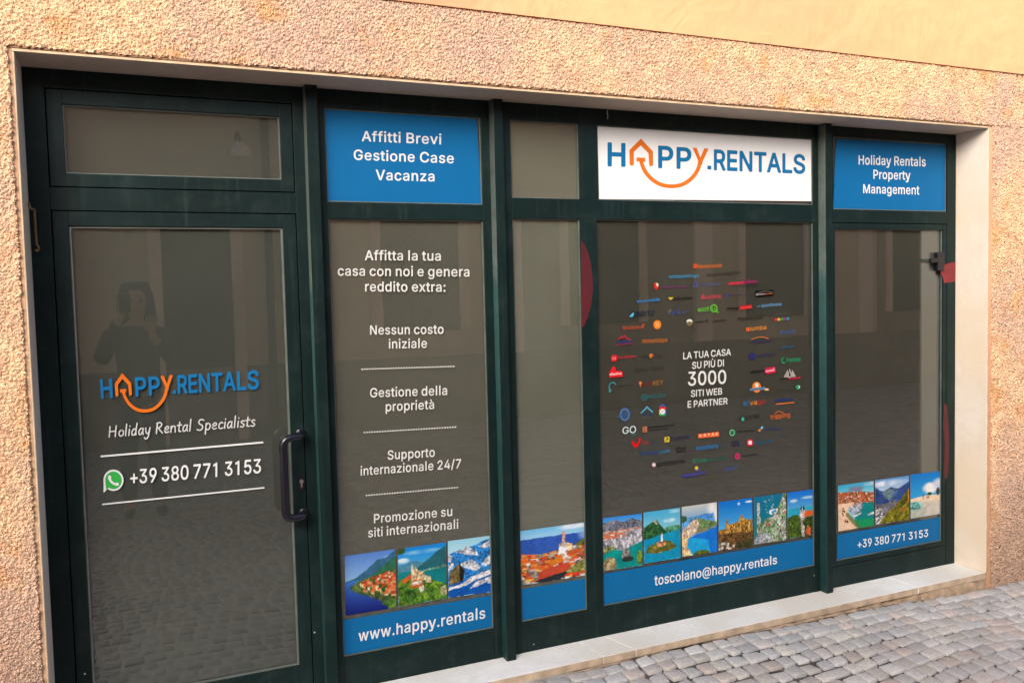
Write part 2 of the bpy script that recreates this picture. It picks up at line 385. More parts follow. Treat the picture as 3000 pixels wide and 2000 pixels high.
# ------------------------------------------------------------------ shopfront
YG = 0.0155                           # outer face of the glass
shop = empty("shopfront", (2.4, 0.0, 0.0), "dark green metal shopfront of four glazed bays set in the marble lined opening", "shopfront")
FY = 0.06
b = MB()
def bar(x0, x1, z0, z1, y0=0.0, y1=FY): b.box(x0, x1, y0, y1, z0, z1)
bar(0.0, 0.0702, -0.0064, 2.5448); bar(0.9656, 1.0086, -0.0064, 2.5448)
bar(0.0702, 0.9656, 2.476, 2.5448); bar(0.0702, 0.9656, 2.0293, 2.1134)
bar(1.0582, 1.096, -0.0064, 2.5448); bar(1.795, 1.8347, -0.0064, 2.5448); bar(1.096, 1.795, 2.468, 2.5448); bar(1.096, 1.795, 2.010, 2.081)
bar(1.8814, 1.938, -0.0064, 2.5448); bar(3.718, 3.752, -0.0064, 2.5448); bar(1.938, 3.718, 2.469, 2.5448); bar(1.938, 3.718, 2.023, 2.1165)
bar(2.2885, 2.3775, 0.1405, 2.023); bar(2.2905, 2.3885, 2.1165, 2.469)
bar(3.7985, 3.858, 2.0246, 2.5448); bar(4.7293, 4.7998, -0.0064, 2.5448); bar(3.858, 4.7293, 2.489, 2.5448); bar(3.858, 4.7293, 2.0246, 2.0965)
b.build("frame", M_GREEN, shop, bevel=0.0014)
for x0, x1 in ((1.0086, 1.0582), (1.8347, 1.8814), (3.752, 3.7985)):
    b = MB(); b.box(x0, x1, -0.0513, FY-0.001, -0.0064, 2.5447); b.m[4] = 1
    b.build("mullion", [M_GREEN, M_FADED_LIT], shop, bevel=0.0022)
for x0, x1, z1 in ((1.096, 1.795, 0.1385), (1.938, 3.718, 0.1400), (3.7985, 4.7293, 0.112)):
    b = MB(); b.box(x0+0.0008, x1-0.0008, 0.0018, FY, -0.0064, z1)
    b.build("kick_panel", M_GREEN, shop, bevel=0.0012)

def pane(parent, x0, x1, z0, z1, blind, bw=0.0045):
    p = MB().box(x0-0.006, x1+0.006, YG, YG+0.006, z0-0.006, z1+0.006).build("pane", M_GLASS, parent)
    q = MB()
    for a in ((x0, x0+bw, z0, z1), (x1-bw, x1, z0, z1), (x0+bw, x1-bw, z0, z0+bw), (x0+bw, x1-bw, z1-bw, z1)):
        q.box(a[0], a[1], YG-0.0065, YG-0.0001, a[2], a[3])
    q.build("gasket", M_BEAD, parent)
    if blind:
        MB().box(x0-0.004, x1+0.004, 0.0245, 0.0305, z0-0.004, z1+0.004).build("blind", blind, parent)
pane(shop, 1.096, 1.795, 2.081, 2.468, M_BLIND); pane(shop, 1.096, 1.795, 0.1385, 2.010, M_BLIND_WARM)
pane(shop, 1.938, 2.2905, 2.1165, 2.469, M_BLIND_PALE); pane(shop, 1.938, 2.2885, 0.1405, 2.023, M_BLIND_PALE)
pane(shop, 2.3885, 3.718, 2.1165, 2.469, M_BLIND_DARK); pane(shop, 2.3775, 3.718, 0.1405, 2.023, M_BLIND_DARK)
pane(shop, 3.858, 4.7293, 2.0965, 2.489, M_BLIND_DARK)

def leaf(name, parent, x0, x1, z0, z1, gx0, gx1, gz0, gz1, y0=0.0):
    """a hinged frame: two stiles and two rails round its pane"""
    m = MB()
    m.box(x0, gx0, y0, FY, z0, z1); m.box(gx1, x1, y0, FY, z0, z1); m.box(gx0, gx1, y0, FY, z0, gz0); m.box(gx0, gx1, y0, FY, gz1, z1)
    o = m.build(name, M_GREEN, parent, bevel=0.0014)
    return o
ts = leaf("transom_window", shop, 0.0742, 0.9616, 2.1174, 2.472, 0.126, 0.9115, 2.166, 2.4195)
pane(ts, 0.126, 0.9115, 2.166, 2.4195, M_BLIND)
door = leaf("door", shop, 0.0742, 0.9616, 0.003, 2.0253, 0.126, 0.9085, 0.1415, 1.972)
pane(door, 0.126, 0.9085, 0.1415, 1.972, M_BLIND, 0.008)
cs = leaf("casement", shop, 3.803, 4.7253, 0.116, 2.0206, 3.868, 4.6985, 0.1425, 1.990)
pane(cs, 3.868, 4.6985, 0.1425, 1.990, M_BLIND_DARK)
MB().box(4.553, 4.6985, 0.0222, 0.0240, 0.1425, 1.990).build("curtain", M_CURTAIN, cs)
# gaps round the leaves are dark because nothing lies behind them but the frame rebate
for x0, x1, z0, z1 in ((0.0702, 0.9656, 2.1134, 2.476), (0.0702, 0.9656, -0.0064, 2.0293), (3.7985, 4.7293, 0.112, 2.0246)):
    MB().box(x0-0.003, x1+0.003, 0.0605, 0.0635, z0-0.003, z1+0.003).build("rebate", M_GAP, shop)

# door handle, lock
def arc_path(pts, n=6):
    out = []
    P_ = [Vector(p) for p in pts]
    for i, p in enumerate(P_):
        if i in (0, len(P_)-1): out.append(p); continue
        a, c = P_[i-1], P_[i+1]
        r = min(0.034, (a-p).length*0.49, (c-p).length*0.49)
        s = p+(a-p).normalized()*r; e = p+(c-p).normalized()*r
        for k in range(n+1):
            t = k/n; out.append((1-t)**2*s+2*t*(1-t)*p+t*t*e)
    return out
b = MB()
hx = 0.864
b.tube(arc_path([(0.947, 0.0, 1.123), (0.947, -0.045, 1.121), (0.93, -0.072, 1.119), (hx, -0.078, 1.116), (hx, -0.078, 0.788), (0.93, -0.072, 0.788), (0.947, -0.045, 0.789), (0.947, 0.0, 0.789)]), 0.0162, 16)
for z in (1.123, 0.789):
    b.tube([(0.947, 0.0005, z), (0.947, -0.011, z), (0.947, -0.0135, z)], [0.0205, 0.0205, 0.018], 20)
b.build("handle", M_BLACK, door, smooth=True)
b = MB()
pts = [(0.943+0.0165*math.cos(t)*(1), 0.912+0.036*math.copysign(abs(math.sin(t))**0.8, math.sin(t))) for t in np.linspace(0, 2*math.pi, 25)[:-1]]
k = len(pts)
vs = [(x, -0.0045, z) for x, z in pts]+[(x, 0.0002, z) for x, z in pts]
b.add(vs, [tuple(range(k))]+[(i, i+k, (i+1) % k+k, (i+1) % k) for i in range(k)])
lk = b.build("lock_plate", M_BLACK, door)
b = MB(); b.tube([(0.944, -0.004, 0.921), (0.944, -0.0085, 0.921)], 0.0085, 16); b.box(0.9405, 0.9475, -0.008, -0.004, 0.895, 0.916)
b.build("lock_cylinder", M_STEEL, lk)
# dark latch inside the right-hand casement
b = MB()
b.box(4.640, 4.6955, -0.012, 0.0152, 1.752, 1.860); b.box(4.575, 4.660, -0.020, -0.004, 1.800, 1.824)
b.build("latch", M_BLACK, cs, bevel=0.003)

# brass stay hook on the left jamb
hk = empty("door_stay", (0.0, -0.02, 2.03), "old brass door stay hanging from the left stone jamb beside the door top", "door stay")
b = MB(); b.tube(arc_path([(0.0005, -0.03, 2.052), (0.004, -0.03, 2.048), (0.006, -0.03, 2.030), (0.022, -0.034, 2.026)]), 0.0045, 10); b.build("eye", M_BRASS, hk, smooth=True)
b = MB(); b.tube(arc_path([(0.021, -0.034, 2.028), (0.0205, -0.034, 1.98), (0.0215, -0.034, 1.90), (0.030, -0.034, 1.888), (0.022, -0.034, 1.876), (0.016, -0.034, 1.882)]), 0.005, 10); b.build("rod", M_BRASS, hk, smooth=True)
# wire stub hanging from the lintel
b = MB(); p0 = at(1776, 322, -0.004)
b.tube([p0+Vector(d) for d in ((0, -0.03, 0.02), (0.001, -0.02, 0.0), (-0.003, -0.012, -0.012), (0.004, -0.008, -0.03), (0.002, -0.007, -0.045))], 0.0022, 6)
o = b.build("cable_stub", M_WIRE, origin=p0); tag(o, "short cut cable poking out of the lintel above the white sign", "cable")
b = MB(); p0 = at(2797, 388, -0.003)
b.box(p0.x-0.012, p0.x+0.012, -0.012, -0.0005, p0.z-0.012, p0.z-0.008); b.box(p0.x-0.012, p0.x-0.008, -0.012, -0.0005, p0.z-0.008, p0.z+0.008)
o = b.build("corner_bracket", M_WIRE, origin=p0); tag(o, "tiny pale metal bracket in the top right corner of the opening", "bracket")

# red tape remnants
def sticker(name, pts, y, label, m_=None):
    b = MB(); P_ = [at(u, v, y) for u, v in pts]
    b.poly(P_); c = sum(P_, Vector())/len(P_)
    return tag(b.build(name, m_ or M_RED, origin=c), label, "tape")
sticker("red_tape", [(1701.5, 703), (1712, 715), (1724, 742), (1732, 775), (1736, 812), (1737, 850), (1733, 890), (1724, 925), (1711, 955), (1702.5, 962), (1703, 900), (1702.5, 800)], -0.0006, "red crescent of tape on the green bar beside the narrow pane")
sticker("red_tape", [(2757, 787), (2766, 776), (2779, 771), (2799, 767), (2799.6, 824), (2786, 827), (2766, 829), (2762, 812), (2756, 803)], -0.0006, "red square of tape on the right frame edge near the black latch", M_RED2)
sticker("red_tape", [(2766, 1180), (2773, 1186), (2779, 1240), (2781, 1300), (2780, 1350), (2776, 1396), (2770, 1405), (2765, 1385), (2768, 1300), (2763, 1250)], -0.0006, "long thin red strip of tape low on the right frame edge")

# ------------------------------------------------------------------ street
def ground_z(x, y):
    t = min(1, max(0, (x-3.7)/1.1)); t = t*t*(3-2*t)
    return -0.050 - 0.040*t - 0.006*min(1.5, max(0, -y-0.2)) + (0.012 if x < 3.2 else 0.012*max(0, 1-(x-3.2)/0.5))*max(0, 1-(-y-0.2)/0.5)
def mat_joint():
    m, nt, b, out = newmat("joint_sand")
    n1 = noise(nt, 9, 4); n2 = noise(nt, 90, 3)
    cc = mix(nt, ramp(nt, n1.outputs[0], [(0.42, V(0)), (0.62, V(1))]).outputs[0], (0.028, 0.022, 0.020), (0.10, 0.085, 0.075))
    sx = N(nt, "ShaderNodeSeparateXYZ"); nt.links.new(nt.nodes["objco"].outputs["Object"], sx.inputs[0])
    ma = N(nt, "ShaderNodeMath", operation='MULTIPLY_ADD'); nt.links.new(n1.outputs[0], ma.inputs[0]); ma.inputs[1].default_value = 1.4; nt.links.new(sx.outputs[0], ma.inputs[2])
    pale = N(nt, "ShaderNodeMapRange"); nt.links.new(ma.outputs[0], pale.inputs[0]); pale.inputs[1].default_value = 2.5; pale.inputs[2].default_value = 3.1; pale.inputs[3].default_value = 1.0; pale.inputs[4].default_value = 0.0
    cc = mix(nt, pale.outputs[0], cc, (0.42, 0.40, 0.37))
    nt.links.new(cc, b.inputs["Base Color"]); b.inputs["Roughness"].default_value = 0.95; bump(nt, b, n2.outputs[0], 0.8, 0.004)
    return m
def mat_stone():
    m, nt, b, out = newmat("porphyry")
    a = N(nt, "ShaderNodeAttribute", attribute_name="Col")
    n1 = noise(nt, 60, 4, 0.6); n2 = noise(nt, 240, 3, 0.6); n3 = noise(nt, 20, 4, 0.6)
    cc = mix(nt, 1.0, a.outputs["Color"], ramp(nt, n1.outputs[0], [(0.28, V(0.80)), (0.7, V(1.14))]).outputs[0], 'MULTIPLY')
    cc = mix(nt, ramp(nt, n2.outputs[0], [(0.60, V(0)), (0.75, V(0.35))]).outputs[0], cc, (0.42, 0.40, 0.40))
    cc = mix(nt, ramp(nt, n3.outputs[0], [(0.58, V(0)), (0.75, V(0.30))]).outputs[0], cc, (0.24, 0.20, 0.17))
    nt.links.new(cc, b.inputs["Base Color"]); b.inputs["Roughness"].default_value = 0.72
    bump(nt, b, n1.outputs[0], 0.5, 0.005)
    return m
M_JOINT, M_STONE = mat_joint(), mat_stone()
def vnoise(x, y, s):
    return math.sin(x*1.7*s+1.3*math.sin(y*1.1*s+s))*0.6+math.sin(y*2.3*s+0.7*math.sin(x*1.9*s))*0.4
def pave():
    mb = MB()
    pal = [(a_*1.02, b_, c_*0.95) for a_, b_, c_ in [(0.250, 0.246, 0.252), (0.270, 0.266, 0.270), (0.236, 0.230, 0.234), (0.288, 0.282, 0.284), (0.254, 0.236, 0.234), (0.276, 0.242, 0.230), (0.266, 0.254, 0.248), (0.236, 0.236, 0.246), (0.276, 0.266, 0.254)]]
    y = 0.226
    k = 0
    while y < 7.52:
        dy = random.uniform(0.074, 0.092)
        blend = min(1.0, max(0, (y-0.30)/0.85))
        x = -2.4 + random.uniform(0, .1)
        xr = 7.2 if y < 2.2 else 14.5
        while x < xr:
            dx = random.uniform(0.070, 0.106)*(1.0 if y < 3.2 else 1.35)
            if random.random() < 0.06: dx *= 1.25
            def wp(px, py):
                # courses run straight at the wall and swing into shallow arcs further out
                ph = (px-1.55)/2.5*2*math.pi
                blend_ = blend*min(1.0, max(0.0, (7.0-py)/1.5))
                s = 0.17*(0.5-0.5*math.cos(ph))*blend_
                sh = 0.07*math.sin(ph)*blend*(py-0.3)*0.35
                return px+sh+0.006*vnoise(px, py, 3), -(py+s)+0.010*vnoise(py, px, 2.2)
            gp = (0.0030 if x > 1.95 else 0.0072)+0.0034*random.random()
            cs_ = [(x+gp, y+dy-gp), (x+dx-gp, y+dy-gp), (x+dx-gp, y+gp), (x+gp, y+gp)]
            cs_ = [(a+random.gauss(0, 0.0050), c+random.gauss(0, 0.0046)) for a, c in cs_]
            q = [wp(*c) for c in cs_]
            cx = sum(p[0] for p in q)/4; cy = sum(p[1] for p in q)/4
            if cy > -0.245: x += dx; continue
            zt = ground_z(cx, cy)+random.gauss(0, 0.0022)
            tx, ty = random.gauss(0, 0.022), random.gauss(0, 0.022)
            near = y < 2.6 and x < 7.0
            rings = []
            spec = ((0.0, -0.030, 0.10), (0.0, -0.0065, 0.10), (0.0024, -0.0014, 0.12), (0.008, 0.0, 0.13)) if near else ((0.0, -0.02, 0.0), (0.006, 0.0, 0.0))
            for ins, dz, ch in spec:
                ring = []
                for i in range(4):
                    p0, p1, p2 = q[i-1], q[i], q[(i+1) % 4]
                    def tow(t): 
                        return (p1[0]+(t[0]-p1[0])*ch*0.5, p1[1]+(t[1]-p1[1])*ch*0.5)
                    for px, py in ((tow(p0), tow(p2)) if ch else (p1,)):
                        l = math.hypot(px-cx, py-cy); f = max(0, 1-ins/l)
                        X, Y = cx+(px-cx)*f, cy+(py-cy)*f
                        ring.append((X, Y, zt+dz+tx*(X-cx)+ty*(Y-cy)))
                rings.append(ring)
            n = len(rings[0]); vs = [p for r in rings for p in r]
            fs = []
            for r in range(len(rings)-1):
                fs += [(r*n+(i+1) % n, r*n+i, (r+1)*n+i, (r+1)*n+(i+1) % n) for i in range(n)]
            if near:
                vs.append((cx, cy, zt+0.0010)); c_ = len(vs)-1; t0 = (len(rings)-1)*n
                fs += [(c_, t0+(i+1) % n, t0+i) for i in range(n)]
            else:
                fs.append(tuple((len(rings)-1)*n+i for i in range(n))[::-1])
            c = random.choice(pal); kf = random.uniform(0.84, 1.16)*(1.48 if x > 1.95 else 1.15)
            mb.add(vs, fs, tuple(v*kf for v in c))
            x += dx
        y += dy; k += 1
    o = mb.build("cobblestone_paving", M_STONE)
    return o
o = pave(); o["kind"] = "structure"
bm_ = o.data
bm_.polygons.foreach_set("use_smooth", [True]*len(bm_.polygons))
b = MB()
xs = np.concatenate([[-60, -20, -8], np.linspace(-4, 9, 66), [14, 25, 80]]); ys = np.concatenate([[-60, -20, -9.2], np.linspace(-8.6, -0.19, 44), [0.3]])
b.add([(x, y, ground_z(x, min(y, -0.2))-(0.0150 if x > 2.1 else 0.0042)) for y in ys for x in xs], [(j*len(xs)+i, j*len(xs)+i+1, (j+1)*len(xs)+i+1, (j+1)*len(xs)+i) for j in range(len(ys)-1) for i in range(len(xs)-1)])
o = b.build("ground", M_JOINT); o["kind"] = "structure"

# grit blown against the footing and into the joints
b = MB(); rg = random.Random(3)
for i in range(420):
    x = rg.uniform(1.2, 5.4); y = -0.212-abs(rg.gauss(0, 0.02)) if rg.random() < 0.72 else -rg.uniform(0.25, 1.6)
    r = rg.uniform(0.0016, 0.0052) if y > -0.28 else rg.uniform(0.001, 0.003); z_ = ground_z(x, y)+(0.0 if y > -0.235 else 0.001)
    q = [Vector((rg.uniform(-1, 1), rg.uniform(-1, 1), rg.uniform(-0.4, 0.8))).normalized()*r*rg.uniform(0.7, 1.2) for _ in range(5)]
    c_ = rg.choice([(0.30, 0.22, 0.13), (0.40, 0.31, 0.20), (0.16, 0.12, 0.09), (0.46, 0.42, 0.36), (0.38, 0.25, 0.10)])
    b.add([Vector((x, y, z_))+p for p in q], [(0, 1, 2), (0, 2, 3), (0, 3, 4), (0, 4, 1), (1, 2, 3), (1, 3, 4)], c_)
o = b.build("grit", M_STONE); tag(o, "sandy grit gathered along the foot of the threshold", "grit", None, "stuff")

# ------------------------------------------------------------------ the other side of the street (seen in the glass)
M_FAC = mat_smooth("ochre_facade", (0.58, 0.53, 0.40), (0.64, 0.59, 0.46), (0.52, 0.47, 0.35))
M_PILASTER = plain("pale_pilaster", (0.78, 0.74, 0.66), 0.9, var=0.08)
M_FIELD = plain("grey_field", (0.30, 0.27, 0.22), 0.9, var=0.15, scale=3)
M_PLINTH = plain("grey_plinth", (0.22, 0.20, 0.18), 0.9, var=0.2, scale=4, bmp=0.4)
M_SHUT = plain("brown_shutter", (0.06, 0.045, 0.03), 0.6)
M_DARKGLASS = plain("dark_pane", (0.012, 0.014, 0.016), 0.08)
opp = empty("building", (2.0, -7.6, -0.1), "low ochre building across the street seen only as a reflection in the panes", "building")
b = MB(); b.box(-9, 34, -12, -7.6, -0.3, 4.3); b.build("wall", M_FAC, opp)
b = MB(); b.box(-9, 34, -7.6, -7.55, -0.3, 0.85); b.build("plinth", M_PLINTH, opp)
b = MB(); b.box(-9.2, 34.2, -12, -7.35, 4.3, 4.45); b.build("roof", M_PLINTH, opp)
b = MB(); b.box(-9, 34, -7.6, -7.53, 2.98, 3.12); b.build("string_course", M_MARBLE, opp)
for x in (-3.6, -0.55, 2.35, 5.3, 8.6, 12, 15.2, 18.6):
    b = MB(); b.box(x-0.16, x+0.16, -7.6, -7.56, 0.85, 2.98); b.build("pilaster", M_PILASTER, opp)
for x, xw in ((-2.0, 2.6), (6.9, 3.0), (13.7, 2.8)):
    b = MB(); b.box(x-xw/2, x+xw/2, -7.6, -7.585, 0.85, 2.98); b.build("painted_field", M_FIELD, opp)
b = MB(); b.tube([(1.95, -7.5, 4.3), (1.95, -7.5, -0.1)], 0.05, 10); b.build("drainpipe", M_SHUT, opp)
b = MB(); b.tube(arc_path([(1.62, -7.6, 3.66), (1.62, -7.42, 3.72), (1.62, -7.2, 3.62), (1.62, -7.18, 3.54)]), 0.016, 8)
f = b.build("lamp_arm", M_SHUT, opp, smooth=True)
b = MB(); b.tube([(1.62, -7.18, 3.56), (1.62, -7.18, 3.50), (1.62, -7.18, 3.38), (1.62, -7.18, 3.34)], [0.02, 0.10, 0.12, 0.02], 14); b.build("lamp_shade", M_PILASTER, f)
for x0, x1, z0, z1 in ((-5.6, -4.4, 1.2, 2.9), (-2.9, -1.7, -0.1, 2.5), (0.7, 1.5, -0.1, 3.0), (3.4, 4.5, 1.2, 2.9), (6.2, 7.4, 1.2, 2.9), (9.4, 10.6, 1.2, 2.9), (12.6, 13.8, 1.2, 2.9), (16.0, 17.2, 1.2, 2.9), (19.5, 20.5, -0.1, 2.5), (23, 24.2, 1.2, 2.9)):
    b = MB()
    for a in ((x0-0.14, x0, z0, z1+0.14), (x1, x1+0.14, z0, z1+0.14), (x0, x1, z1, z1+0.14)): b.box(a[0], a[1], -7.6, -7.54, a[2], a[3])
    f = b.build("window" if z0 > 0 else "door", M_MARBLE, opp)
    MB().box(x0, x1, -7.6, -7.58, z0, z1).build("pane", M_DARKGLASS if z0 > 0 else M_SHUT, f)

